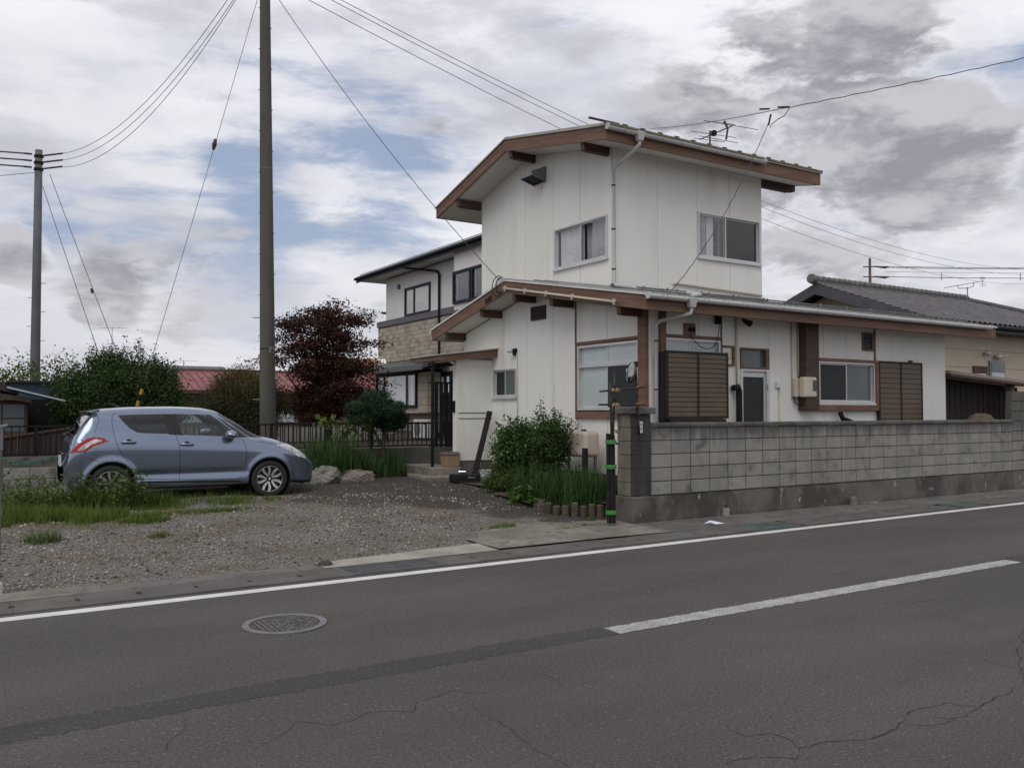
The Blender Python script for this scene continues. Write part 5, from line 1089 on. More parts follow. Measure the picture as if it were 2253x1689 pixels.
for s in (1, -1):
    for hx, hz in ((.845, .955), (1.70, .905)):
        y = surf_y(hx, hz); h = MB().tube([(hx - .10, -s * (y + .012), hz), (hx - .085, -s * (y + .035), hz + .003), (hx, -s * (y + .042), hz + .002), (hx + .085, -s * (y + .035), hz - .003), (hx + .10, -s * (y + .012), hz - .004)], [.014, .019, .020, .019, .014], 10).build('door_handle', 'car_paint', CAR, smooth=True, local=True)
        MB().lathe([(.0, -s * .004), (.045, -s * .004), (.045, s * .004)], (hx, -s * y, hz + .004), 'y', 18).build('cup', 'car_seam', h, local=True)
    # mirror
    y = .845; mm = MB(); pr = [(0, .0), (.055, .0), (.085, .03), (.09, .09), (.075, .16), (.05, .2), (0, .215)]
    v = []; n = 16
    for (rr2, hh) in pr:
        for k in range(n): a = 2 * math.pi * k / n; v.append((2.36 + rr2 * .95 * math.cos(a) + (.03 if math.cos(a) > 0 else 0) * (rr2 > .02), -s * (y - .05 + hh), 1.055 + rr2 * .78 * math.sin(a) - .10 * hh * .3))
    mm.add(v, [(i * n + k, i * n + (k + 1) % n, (i + 1) * n + (k + 1) % n, (i + 1) * n + k) for i in range(len(pr) - 1) for k in range(n)]); mo = mm.build('door_mirror', 'car_paint', CAR, smooth=True, local=True)
    MB().tube([(2.30, -s * (y + .125), 1.055), (2.38, -s * (y + .155), 1.05), (2.43, -s * (y + .14), 1.05)], .011, 8).build('indicator', 'plate_white', mo, local=True, smooth=True); MB().tube([(2.42, -s * (y - .10), 1.0), (2.40, -s * (y - .0), 1.03)], .028, 8).build('arm', 'car_black', mo, local=True)
    # wheel-arch liner, tyre, wheel
    for wi, wc in enumerate((.60, 3.03)):
        MB().lathe([(.35, -s * .835), (.35, -s * .45), (.0, -s * .45)], (wc, 0, .30), 'y', 40, cap=False).build('arch_liner', 'car_under', CAR, local=True)
        yo = -s * .833; ty = MB().lathe([(.215, yo + s * .01), (.225, yo), (.285, yo - s * .002), (.300, yo + s * .016), (.305, yo + s * .04), (.305, yo + s * .16), (.29, yo + s * .185), (.215, yo + s * .185)], (wc, 0, .305), 'y', 48, cap=False).build('wheel', 'tyre', CAR, local=True, smooth=True)
        MB().lathe([(.218, yo + s * .012), (.218, yo + s * .07), (.0, yo + s * .07)], (wc, 0, .305), 'y', 40, cap=False).build('barrel', 'rim_black', ty, local=True)
        MB().lathe([(.222, yo + s * .004), (.222, yo + s * .016), (.207, yo + s * .020), (.207, yo + s * .006)], (wc, 0, .305), 'y', 48, cap=False).build('rim_edge', 'rim_silver', ty, local=True)
        ph = .15 + wi * .5
        for k in range(5):
            for g in (-1, 1):
                a0_ = ph + k * 2 * math.pi / 5; path = []
                for u in np.linspace(0, 1, 9):
                    rad = .045 + u * .168; ang = a0_ + g * (.16 + .20 * math.sin(u * 2.6) - .05 * u); path.append((wc + rad * math.cos(ang), .305 + rad * math.sin(ang)))
                B = MB(); v = []
                for i, (px_, pz_) in enumerate(path):
                    dx_, dz_ = path[min(i + 1, 8)][0] - path[max(i - 1, 0)][0], path[min(i + 1, 8)][1] - path[max(i - 1, 0)][1]; l = math.hypot(dx_, dz_); wd = .010 + .010 * math.sin(i / 8 * 2.4)
                    nx, nz = -dz_ / l * wd, dx_ / l * wd
                    for (q1, q2) in ((-1, .012), (1, .012), (1, .035), (-1, .035)): v.append((px_ + q1 * nx, yo + s * (q2 + .012 * (1 - i / 8)), pz_ + q1 * nz))
                B.add(v, [(4 * i + a, 4 * i + (a + 1) % 4, 4 * i + 4 + (a + 1) % 4, 4 * i + 4 + a) for i in range(8) for a in range(4)]); B.build('spoke', 'rim_silver', ty, local=True)
        MB().lathe([(.0, yo + s * .014), (.045, yo + s * .016), (.055, yo + s * .03), (.055, yo + s * .06)], (wc, 0, .305), 'y', 20).build('hub', 'rim_black', ty, local=True); MB().lathe([(.0, yo + s * .009), (.024, yo + s * .010), (.026, yo + s * .02)], (wc, 0, .305), 'y', 16).build('hub_cap', 'rim_silver', ty, local=True)
# spoiler, wiper, plate, aerial, lower grille, cabin
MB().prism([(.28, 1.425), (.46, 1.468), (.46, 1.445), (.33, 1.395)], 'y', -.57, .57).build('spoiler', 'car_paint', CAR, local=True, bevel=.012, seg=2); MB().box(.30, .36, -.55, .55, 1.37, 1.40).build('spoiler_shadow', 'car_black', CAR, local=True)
MB().box(-.035, -.02, -.17, .17, .58, .745).build('number_plate', 'plate_white', CAR, local=True); MB().box(-.03, -.01, -.30, .30, .765, .79).build('plate_garnish', 'chrome', CAR, local=True)
MB().tube([(.10, .0, 1.06), (.04, -.02, 1.075), (.16, -.30, 1.17)], .014, 8).build('rear_wiper', 'car_black', CAR, local=True); MB().lathe([(.06, 0), (.055, .02), (.02, .035), (0, .035)], (.06, 0, 1.06), n=12).build('wiper_hub', 'car_black', CAR, local=True)
MB().tube([(.80, -.05, 1.495), (.74, -.05, 1.53), (.64, -.05, 1.56)], [.02, .012, .004], 8).build('aerial', 'car_black', CAR, local=True)
for s in (1, -1): MB().box(3.55, 3.74, -s * .60, -s * .66, .34, .50).build('fog_lamp_bezel', 'car_black', CAR, local=True)
MB().box(.5, 2.55, -.70, .70, .35, .78).build('cabin_floor', 'cabin', CAR, local=True)
for (x, y) in ((1.55, -.36), (1.55, .36)):
    MB().prism([(x - .05, .75), (x + .45, .78), (x + .45, .88), (x + .12, .90), (x - .08, 1.28), (x - .20, 1.27)], 'y', y - .22, y + .22).build('seat', 'cabin', CAR, local=True, bevel=.03, seg=2); MB().box(x - .22, x - .11, y - .11, y + .11, 1.285, 1.42).build('headrest', 'cabin', CAR, local=True, bevel=.03, seg=2)
MB().prism([(.62, .78), (1.05, .80), (1.05, .88), (.80, .90), (.62, 1.26), (.52, 1.25)], 'y', -.60, .60).build('rear_seat', 'cabin', CAR, local=True, bevel=.03); MB().prism([(2.35, .78), (2.78, .78), (2.78, .985), (2.45, .99), (2.32, .90)], 'y', -.68, .68).build('dashboard', 'cabin', CAR, local=True, bevel=.03)
v = [(2.18 + .06 * math.sin(a) * 1.0, -.36 + .185 * math.cos(a), 1.0 + .175 * math.sin(a)) for a in np.linspace(0, 2 * math.pi, 25)]; MB().tube(v, .014, 8).build('steering_wheel', 'car_black', CAR, local=True, smooth=True)
# ------------------------------------------------------------------ vegetation
mat('bark', (.060, .045, .034), (.040, .030, .023), 6, rough=.9, bump=.6, bscale=40)
leafmat('leaf_green', (.040, .082, .018), (.064, .115, .026)); leafmat('leaf_dark', (.028, .060, .017), (.056, .10, .026)); leafmat('leaf_box', (.028, .042, .014), (.060, .058, .022))
leafmat('leaf_twig', (.105, .075, .030), (.13, .10, .045)); leafmat('leaf_maple', (.042, .016, .013), (.066, .024, .017), .3); leafmat('leaf_pine', (.012, .036, .016), (.020, .052, .020), .15)
leafmat('leaf_shrub', (.062, .125, .026), (.042, .09, .02)); leafmat('leaf_iris', (.028, .066, .014), (.048, .098, .022), .25); leafmat('leaf_bright', (.075, .150, .022), (.055, .115, .02)); leafmat('leaf_grass', (.075, .125, .016), (.115, .165, .028)); leafmat('leaf_weed', (.062, .108, .022), (.09, .14, .032)); leafmat('petal', (.62, .63, .62), (.55, .56, .55), .3, isl=.15); leafmat('straw', (.22, .15, .06), (.16, .11, .05))
leafmat('leaf_yellow', (.085, .125, .028), (.06, .10, .02))
def clumps(c, rad, n, k, spread, seed, flat=1., shell=.55, jit=.09, keep=None):
    """leaf centres: k per clump, clumps filling an uneven ellipsoid"""
    r = np.random.default_rng(seed); d = r.normal(size=(n, 3)); d /= np.linalg.norm(d, axis=1)[:, None]
    q = r.uniform(shell ** 3, 1, n) ** (1 / 3.) * (1 + r.normal(size=n) * jit * .6 + .16 * np.sin(d[:, 0] * 5 + seed) * np.cos(d[:, 1] * 4 + 2 * d[:, 2] * 3))
    cc = np.asarray(c) + d * q[:, None] * np.asarray(rad)
    if keep is not None: cc = cc[keep(cc)]
    n = len(cc); pts = cc[:, None] + r.normal(size=(n, k, 3)) * np.array([spread, spread, spread * flat]) * r.uniform(.6, 1.3, (n, 1, 1))
    return cc, pts.reshape(-1, 3)
def limbs(base, tips, r0, seed, bend=.25, fork=.45):
    """trunk and boughs reaching from the base to the given tips"""
    r = random.Random(seed); B = MB(); base = Vector(base); c = sum((Vector(t) for t in tips), Vector()) / len(tips); f = base.lerp(c, fork); f.x += r.uniform(-.1, .1)
    B.tube([base - Vector((0, 0, .1)), base.lerp(f, .35) + Vector((r.uniform(-.05, .05), r.uniform(-.05, .05), 0)), base.lerp(f, .7), f], [r0 * 1.15, r0, r0 * .85, r0 * .7], 8)
    for t in tips:
        t = Vector(t); s = base.lerp(f, r.uniform(.55, 1)); m = s.lerp(t, .5) + Vector((r.uniform(-1, 1), r.uniform(-1, 1), r.uniform(.2, 1))) * bend * (t - s).length * .4
        B.tube([s, s.lerp(m, .5), m, m.lerp(t, .5), t], [r0 * .45, r0 * .36, r0 * .26, r0 * .16, r0 * .06], 6)
    return B
def tree(name, label, cat, base, c, rad, n, k, spread, lsize, m, seed, r0=.12, aspect=.5, flat=1., shell=.45, up=.4, ntip=14, keep=None, group=None, extra=None, trunk='bark'):
    t = thing(name, label, cat, base, group); cc, pts = clumps(c, rad, n, k, spread, seed, flat, shell, keep=keep)
    r = random.Random(seed); tips = [tuple(cc[i]) for i in r.sample(range(len(cc)), min(ntip, len(cc)))]
    limbs(base, tips, r0, seed).build('trunk', trunk, t, smooth=True)
    parts = [leaves(pts, lsize, aspect, up)] + (extra or []); npmesh('crown', *merge(parts), m, t); return t
# the big dark green tree behind the car, with ragged upright tops
tops = []; r = np.random.default_rng(5)
for (px_, py_, hh) in ((2.75, 24.2, 3.25), (3.2, 24.1, 3.2), (3.75, 23.7, 3.35), (4.1, 23.5, 3.0), (3.45, 23.9, 3.25), (4.5, 23.2, 2.5), (2.4, 24.5, 2.75), (3.0, 24.0, 3.15)):
    q = r.normal(size=(420, 3)) * np.array([.15, .15, .22]); q[:, :2] *= np.clip(1.2 - (q[:, 2:3] + .3) * 1.1, .2, 1.6); tops.append(q + np.array([px_, py_, hh - .35]))
tree('evergreen_tree', 'large dense dark green tree behind the car', 'tree', (3.4, 24.0, .66), (3.4, 23.95, 1.75), (1.5, 1.2, 1.2), 760, 66, .14, .08, 'leaf_dark', 21, .14, extra=[leaves(np.concatenate(tops), .07, .45, .6)])
tree('evergreen_tree', 'yellowish green tree right behind the left utility pole', 'tree', (1.6, 29.5, .66), (1.6, 29.5, 2.0), (1.9, 1.3, 1.15), 200, 46, .20, .10, 'leaf_yellow', 33, .12)
tree('evergreen_tree', 'pale green bush beyond the brown hut at the left edge', 'tree', (-.6, 31.5, .66), (-.7, 31.5, 2.05), (1.5, 1.2, 1.0), 150, 40, .2, .12, 'leaf_yellow', 34, .12)
# clipped round bush with bare brown shoots on top
cc, pts = clumps((6.55, 24.2, 1.75), (1.12, 1.0, .95), 430, 60, .13, 8, shell=.5)
t = thing('clipped_bush', 'rounded bush with bare brown shoots on top left of the pole', 'bush', (6.55, 24.2, .66))
limbs((6.55, 24.2, .66), [tuple(cc[i]) for i in range(12)], .09, 3).build('trunk', 'bark', t); npmesh('crown', *leaves(pts, .055, .5, .3), 'leaf_box', t)
r = np.random.default_rng(9); m_ = 900; a = r.uniform(0, 6.28, m_); q = r.uniform(0, 1, m_) ** .5; bx_ = np.stack([6.5 + np.cos(a) * q * .98, 24.2 + np.sin(a) * q * .9, 1.75 + .92 * np.sqrt(np.clip(1 - q * q, 0, 1)) - .08], 1)
d = np.stack([np.cos(a) * q, np.sin(a) * q, np.zeros(m_)], 1); npmesh('shoots', *blades(bx_, .40, .016, .5, 3, d), 'leaf_twig', t)
tw_ = bx_[r.integers(0, m_, 4000)] + r.normal(size=(4000, 3)) * .05 + np.stack([np.zeros(4000), np.zeros(4000), r.uniform(.0, .34, 4000)], 1); npmesh('twig_leaves', *leaves(tw_, .035, .5), 'leaf_twig', t)
# dark red maple with layered sprays
sp = np.random.default_rng(12); cen = []
for k in range(225):
    z = sp.uniform(1.45, 4.7); R0 = 1.85 * math.sqrt(max(.03, 1 - ((z - 2.75) / 2.15) ** 2)); a = sp.uniform(0, 6.28); q = R0 * sp.uniform(.1, 1.05) ; cen.append((9.62 + math.cos(a) * q * .95, 25.6 + math.sin(a) * q, z + sp.uniform(-.15, .15)))
cen += [(9.98, 25.5, 5.0), (9.95, 25.5, 4.75), (10.75, 25.0, 4.65), (10.55, 25.2, 4.5), (8.75, 26.3, 4.25), (8.6, 26.3, 3.9), (8.45, 26.5, 3.3), (9.3, 25.9, 4.55), (8.95, 26.1, 4.05)]
cen = np.array(cen) - np.array([.28, 0, 0]); pts = cen[:, None] + sp.normal(size=(len(cen), 150, 3)) * np.array([.24, .24, .075]); pts = pts.reshape(-1, 3)
t = thing('maple_tree', 'dark red-leaved maple tree left of the tan tiled house', 'tree', (9.5, 25.6, .66)); limbs((9.5, 25.6, .66), [tuple(c) for c in cen[::7]], .12, 6, .2, .4).build('trunk', 'bark', t, smooth=True); npmesh('crown', *leaves(pts, .088, .6, .9), 'leaf_maple', t)
# pruned garden conifer in front of the fence
cp = np.random.default_rng(17); needles = []; tips = []
for (dx, dy, z, rx, rz_) in ((-.02, 0, 1.92, .34, .17), (.27, -.1, 1.72, .36, .15), (-.34, .1, 1.72, .34, .14), (.05, -.25, 1.62, .34, .14), (.46, -.1, 1.50, .22, .11), (-.28, .0, 1.48, .36, .13), (.12, .1, 1.42, .32, .12), (.32, -.15, 1.36, .24, .10), (-.05, -.1, 1.75, .4, .2)):
    q = cp.normal(size=(420, 3)); q /= np.linalg.norm(q, axis=1)[:, None]; q *= cp.uniform(.5, 1, 420)[:, None] ** .5; q = q * np.array([rx, rx, rz_]) + np.array([7.42 + dx, 17.05 + dy, z]); needles.append(q); tips.append(tuple(q.mean(0)))
nd = np.concatenate(needles); nd = nd[:, None] + cp.normal(size=(len(nd), 5, 3)) * .028
t = thing('garden_conifer', 'small pruned cloud-shaped conifer before the iron fence', 'tree', (7.5, 17.05, .27)); limbs((7.5, 17.05, .27), tips, .055, 2, .3, .7).build('trunk', 'bark', t, smooth=True); npmesh('crown', *leaves(nd.reshape(-1, 3), .075, .16, .5), 'leaf_pine', t)
# bushes by the gable wall
def shrub(name, label, base, c, rad, n, k, sp_, ls, m, seed, sprigs=(), flowers=0, cat='bush', asp=.55):
    t = thing(name, label, cat, base); cc, pts = clumps(c, rad, n, k, sp_, seed, shell=.35); rr = np.random.default_rng(seed); parts = [pts]
    B = limbs(base, [tuple(cc[i]) for i in range(10)], .035, seed, .3, .3)
    for (x, y, z) in sprigs:
        s = np.array(c) + (np.array((x, y, z)) - np.array(c)) * .35; B.tube([s, (s + np.array((x, y, z))) / 2 + rr.normal(size=3) * .03, (x, y, z)], [.012, .008, .003], 5); u = rr.uniform(.25, 1, 60)[:, None]; parts.append(s + (np.array((x, y, z)) - s) * u + rr.normal(size=(60, 3)) * .035)
    B.build('stem', 'bark', t); npmesh('foliage', *leaves(np.concatenate(parts), ls, asp, .5), m, t)
    if flowers:
        i = rr.integers(0, len(cc), flowers); f = cc[i] + (cc[i] - np.array(c)) * .12 + rr.normal(size=(flowers, 3)) * .05; npmesh('flowers', *leaves(np.repeat(f, 3, 0) + rr.normal(size=(flowers * 3, 3)) * .012, .028, .8, .2), 'petal', t)
    return t
shrub('flowering_bush', 'leafy bush with small white flowers before the gable wall', (8.42, 13.1, .3), (8.42, 13.05, .90), (.42, .46, .52), 330, 44, .075, .055, 'leaf_shrub', 51, [(8.25, 13.1, 1.55), (8.2, 13.45, 1.45), (8.6, 12.75, 1.5), (8.3, 13.55, 1.25)], 110)
shrub('nandina_bush', 'taller feathery green bush beside the beige oil tank', (8.70, 12.45, .3), (8.66, 12.45, 1.02), (.34, .40, .46), 250, 40, .08, .048, 'leaf_green', 52, [(8.6, 12.62, 1.86), (8.7, 12.3, 1.68), (8.68, 12.1, 1.60), (8.78, 11.9, 1.50), (8.5, 12.4, 1.66), (8.78, 11.72, 1.40), (8.68, 11.8, 1.30), (8.6, 12.8, 1.66)], 6)
shrub('fern_clump', 'dark ferny undergrowth at the foot of the flowering bush', (7.98, 12.95, .27), (8.05, 12.95, .40), (.30, .42, .17), 110, 30, .06, .055, 'leaf_weed', 53, asp=.35, cat='plant')
B = thing('round_leaf_plant', 'bright green round-leaved plant at the corner of the bed', 'plant', (7.62, 11.65, .22)); rr = np.random.default_rng(3); q = rr.normal(size=(260, 3)) * np.array([.15, .2, .05]) + np.array([7.66, 11.65, .38]); q[:, 2] -= ((q[:, 0] - 7.66) ** 2 + (q[:, 1] - 11.65) ** 2) * 1.6; npmesh('leaves', *leaves(q, .085, .95, 1.6, .04), 'leaf_bright', B); npmesh('stalks', *blades(q[:80] * np.array([1, 1, 0]) + np.array([0, 0, .2]), .2, .006, .2), 'leaf_bright', B)
# strappy clumps
def clump_blades(n, x0, x1, y0, y1, h, wd, lean, seed, hf=None):
    rr = np.random.default_rng(seed); x, y = rr.uniform(x0, x1, n), rr.uniform(y0, y1, n); b_ = np.stack([x, y, yz(x, y)], 1); hh = h if hf is None else h * hf(x, y); return blades(b_, hh, wd, lean, 4)
o = npmesh('iris_bed', *merge([clump_blades(1500, 5.65, 7.75, 16.2, 17.3, .82, .022, .45, 61, lambda x, y: .75 + .25 * np.sin(x * 4.1)), clump_blades(500, 5.7, 6.3, 15.9, 17.0, .9, .022, .7, 62)]), 'leaf_iris'); tag(o, 'tall dark strappy iris leaves in front of the fence', 'plants', kind='stuff')
t = thing('broad_leaf_plant', 'pale broad leaves rising above the iris bed', 'plant', (6.7, 17.0, .3)); rr = np.random.default_rng(31); q = np.concatenate([rr.normal(size=(26, 3)) * np.array([.16, .1, .09]) + np.array(c_) for c_ in ((6.35, 17.1, 1.42), (6.85, 17.0, 1.30), (7.05, 17.0, 1.22), (6.6, 17.1, 1.15))]); npmesh('leaves', *leaves(q, .13, .8, 1.0, .08), 'leaf_yellow', t); npmesh('stalks', *blades(np.stack([q[:, 0], q[:, 1], np.full(len(q), .3)], 1), .95, .014, .05), 'leaf_weed', t)
o = npmesh('border_grass', *merge([clump_blades(1700, 7.68, 8.9, 10.55, 12.3, .60, .016, .75, 63), clump_blades(800, 8.0, 8.8, 10.4, 11.4, .68, .015, .7, 64)]), 'leaf_iris'); tag(o, 'long grassy leaves filling the log-edged bed', 'plants', kind='stuff')
# yard grass: patches of fine blades
def grass_patch(n, cx_, cy_, rx, ry, h, seed, m='leaf_grass', wd=.006, lean=.8, thr=-.5):
    rr = np.random.default_rng(seed); a = rr.uniform(0, 6.28, n); q = rr.uniform(0, 1, n) ** .6; x = cx_ + np.cos(a) * q * rx; y = cy_ + np.sin(a) * q * ry; k = vnoise(x, y, 3.2, seed) > thr; x, y = x[k], y[k]; b_ = np.stack([x, y, yz(x, y)], 1); hh = h * (.55 + .45 * np.clip(1.2 - q[k], 0, 1)); return blades(b_, hh, wd, lean, 3)
GP_ = [grass_patch(9000, .95, 13.05, 1.0, .75, .17, 71, thr=-.4), grass_patch(3500, .95, 13.1, 1.05,   .75, .22, 170, thr=-.2, wd=.008, lean=1.1), grass_patch(6000, .0, 13.3, .8, .75, .20, 72), grass_patch(1800, 0, 13.3, .8, .75, .34, 172, wd=.009, lean=1.1), grass_patch(4500, 2.8, 13.8, 1.6, .42, .12, 73, thr=0), grass_patch(1500, 2.8, 13.85, 1.6, .36, .22, 173, thr=0, lean=1.1), grass_patch(2000, 2.75, 12.85, .95, .24, .08, 74, thr=.1), grass_patch(500, 2.75, 12.85, .95, .24, .15, 174, thr=.1, lean=1.2), grass_patch(900, 2.05, 12.35, .34, .25, .15, 75, thr=0, lean=1.1), grass_patch(260, 2.04, 11.15, .14, .12, .10, 76, lean=1.2), grass_patch(500, 1.85, 9.25, .36, .08, .09, 77, thr=0, lean=1.2), grass_patch(600, 6.35, 10.1, .32, .13, .08, 78, thr=-.2, lean=1.2), grass_patch(350, 6.98, 9.62, .24, .06, .06, 79, lean=1.2), grass_patch(250, 7.38, 9.74, .22, .05, .06, 80, lean=1.2), grass_patch(1500, 7.55, 10.3, .55, .22, .06, 81, thr=.1, lean=1.1), grass_patch(500, 1.6, 12.3, .5, .16, .09, 87, thr=.2, lean=1.2), grass_patch(300, 3.6, 12.7, .4, .2, .05, 88, thr=.3, lean=1.2), grass_patch(4500, 1.4, 12.9, 1.9, 1.0, .07, 89, thr=.35, lean=1.2), grass_patch(900, 4.2, 12.6, 1.6, .9, .045, 90, thr=.75, lean=1.2), grass_patch(800, 6.6, 10.6, 1.3, .6, .05, 91, thr=.6, lean=1.2), grass_patch(350, 2.3, 9.2, 2.2, .1, .05, 92, thr=.8, lean=1.2)]
o = npmesh('yard_grass', *merge(GP_), 'leaf_grass'); tag(o, 'short bright grass growing in patches on the gravel', 'grass', kind='stuff')
o = npmesh('tall_weeds', *merge([grass_patch(3400, 1.75, 13.95, .95, .34, .30, 82, wd=.010, lean=1.2), grass_patch(700, 1.7, 13.9, 1.1, .4, .52, 182, wd=.010, lean=1.3), grass_patch(2600, .75, 14.3, 1.1, .9, .33, 83, wd=.011, lean=1.1), grass_patch(1600, -.1, 14.4, .9, 1.2, .42, 84, wd=.012, lean=1.1), grass_patch(260, .85, 11.35, .28, .17, .22, 85, wd=.010, lean=1.3)]), 'leaf_weed'); tag(o, 'rank weeds growing around the rear wheel', 'weeds', kind='stuff')
rr = np.random.default_rng(44); q = []
for _ in range(110):
    x, y = rr.uniform(-.4, 2.3), rr.uniform(13.5, 15.4); y = min(y, 13.95 + (x < 1.2) * 1.6); hgt = rr.uniform(.25, .58); q.append(np.stack([x + rr.normal(size=26) * .06, y + rr.normal(size=26) * .06, .2 + rr.uniform(.1, 1, 26) * hgt], 1))
o = npmesh('leafy_weeds', *leaves(np.concatenate(q), .075, .4, .6), 'leaf_weed'); tag(o, 'leafy broad weeds behind the car', 'weeds', kind='stuff')
rr = np.random.default_rng(45); q = np.stack([rr.uniform(1.3, 2.6, 500), rr.normal(13.05, .16, 500), np.zeros(500)], 1); q[:, 2] = yz(q[:, 0], q[:, 1]) + .012; o = npmesh('dry_straw', *leaves(q, .06, .1, 2.5, .02), 'straw'); tag(o, 'dry straw litter lying on the worn grass', 'straw', kind='stuff')
# ------------------------------------------------------------------ fences
FN = thing('iron_fence', 'black iron railing on the retaining wall behind the car', 'fence', (5, 17.5, .84))
for z in (.885, 1.375): MB().box(-1.5, 9.42, 17.485, 17.515, z - .015, z + .015).build('rail', 'black', FN)
pk = None
for i in range(92):
    x = -1.4 + i * .1175; wl = (x, 17.5, 1.13)
    if pk is None: pk = MB().box(-.008, .008, -.008, .008, -.232, .232).build('picket', 'black', FN, local=True); pk.location = tuple(np.array(wl) - np.array(WL[FN.name])); WL[pk.name] = wl
    else: dup(pk, FN, wl)
for x in (-.9, 1.1, 3.2, 5.3, 7.48, 9.4): MB().box(x - .022, x + .022, 17.478, 17.522, .84, 1.40).build('post', 'black', FN)
FB = thing('far_railing', 'second dark railing further back beneath the maple', 'fence', (8, 22.5, .66))
MB().box(4.5, 11.5, 22.48, 22.52, 1.30, 1.335).build('rail', 'bronze', FB); MB().box(4.5, 11.5, 22.48, 22.52, .80, .83).build('rail', 'bronze', FB); pk = None
for i in range(64):
    wl = (4.55 + i * .109, 22.5, 1.065)
    if pk is None: pk = MB().box(-.012, .012, -.012, .012, -.235, .235).build('picket', 'bronze', FB, local=True); pk.location = tuple(np.array(wl) - np.array(WL[FB.name])); WL[pk.name] = wl
    else: dup(pk, FB, wl)
mat('rust_fence', (.050, .034, .030), (.032, .024, .024), 2.5, rough=.85)
RF = thing('corrugated_barrier', 'rusty dark corrugated sheets behind the railing at left', 'fence', (.9, 18.3, .66))
for i in range(9):
    x = -.6 + i * .36; h0, h1 = .98 + .058 * i, .98 + .058 * (i + 1); v = []
    for k in range(13):
        u = k / 12; v += [(x + u * .355, 18.2 + .012 * math.sin(u * 6.28 * 4), .5), (x + u * .355, 18.2 + .012 * math.sin(u * 6.28 * 4), min(1.42, h0 + (h1 - h0) * u))]
    MB().add(v, [(2 * k, 2 * k + 2, 2 * k + 3, 2 * k + 1) for k in range(12)]).build('sheet', 'rust_fence', RF)
MB().hexa([(-.6, 18.17, .965), (2.5, 18.17, 1.43), (2.5, 18.23, 1.43), (-.6, 18.23, .965)], [(-.6, 18.17, 1.0), (2.5, 18.17, 1.47), (2.5, 18.23, 1.47), (-.6, 18.23, 1.0)]).build('top_batten', 'wood_dark', RF)
mat('rope_green', (.02, .13, .085), (.035, .17, .11), 20, rough=.7)
rr = random.Random(2); pts = [(.35, 17.38, 1.05)]
for i in range(40): pts.append((.45 + i * .025, 17.37 + rr.uniform(-.015, .015), .78 + .06 * math.cos(i * .16) + rr.uniform(-.02, .02)))
q = MB().tube(pts, .011, 6).tube([(x, y - .012, z + rr.uniform(-.03, .03)) for x, y, z in pts], .008, 5); q.build('green_rope', 'rope_green', label='tangled green netting rope along the foot of the railing', cat='rope')
for i in range(2):
    for k in range(3): MB().box(.6 + k * .402, .995 + k * .402, 17.30, 17.41, .26 + i * .2, .452 + i * .2).build('concrete_block', 'block', label=['lower', 'upper'][i] + ' loose concrete block ' + ['left', 'middle', 'right'][k] + ' of three under the green rope', cat='block', group='concrete blocks under the railing', bevel=.006)
# ------------------------------------------------------------------ brown hut and blue shed at left
mat('hut_wood', (.085, .060, .042), (.055, .040, .030), 2, rough=.9, stretch=(5, 5, .6), bump=.3, bscale=30); mat('pale_board', (.30, .20, .115), (.22, .15, .09), 3, rough=.85, stretch=(4, 4, .4)); mat('pale_sheet', (.40, .46, .50), rough=.5); mat('blue_sheet', (.035, .075, .115), (.026, .055, .088), 2, rough=.5); mat('hut_roof', (.030, .026, .026), (.045, .038, .035), 3, rough=.9)
HT = thing('brown_hut', 'weathered brown wooden hut at the left edge', 'hut', (0, 22.9, .66))
MB().box(-3.5, 1.26, 22.95, 25.5, .66, 1.90).build('wall', 'hut_wood', HT); MB().prism([(-3.5, 2.75), (.0, 2.72), (1.05, 2.10), (1.05, 2.02), (0, 2.3), (-3.5, 2.3)], 'y', 22.6, 26).build('roof', 'hut_roof', HT); MB().hexa([(-.2, 22.55, 2.08), (1.30, 22.55, 1.84), (1.30, 22.95, 1.84), (-.2, 22.95, 2.08)], [(-.2, 22.55, 2.20), (1.30, 22.55, 1.94), (1.30, 22.95, 1.94), (-.2, 22.95, 2.20)]).build('eave_board', 'hut_wood', HT); MB().hexa([(.82, 22.4, 2.16), (1.98, 22.4, 1.87), (1.98, 23.6, 1.87), (.82, 23.6, 2.16)], [(.82, 22.4, 2.20), (1.98, 22.4, 1.90), (1.98, 23.6, 1.90), (.82, 23.6, 2.20)]).build('pale_roof_sheet', 'pale_sheet', HT)
wn = MB().box(.2, 1.24, 22.90, 22.949, 1.10, 1.86).build('window', 'wood_dark', HT)
for (a, c, l, h) in ((.26, .72, 1.50, 1.80), (.76, 1.18, 1.50, 1.80), (.26, .72, 1.18, 1.46), (.76, 1.18, 1.18, 1.46)): MB().box(a, c, 22.892, 22.899, l, h).build('pane', 'frosted_dark', wn)
for i in range(7): MB().box(.05 + i * .2, .24 + i * .2, 22.90, 22.945, .66, 1.09).build('board', 'pale_board', HT)
BS = thing('blue_shed', 'dark blue round-shouldered metal shed behind the left pole', 'shed', (2.0, 25.3, .66)); poly = [(1.5, .66), (2.75, .66), (2.75, 1.9)] + [(2.75 - .28 + .28 * math.cos(a), 2.08 + .28 * math.sin(a)) for a in np.linspace(.1, 1.57, 8)] + [(1.0, 2.36), (1.0, .66)]; MB().prism(poly, 'y', 25.0, 27.2).build('body', 'blue_sheet', BS); MB().box(1.2, 2.2, 24.98, 24.999, .7, 1.95).build('opening', 'black', BS); MB().box(.9, 2.6, 24.9, 27.3, 2.361, 2.42).build('roof_lip', 'hut_roof', BS)
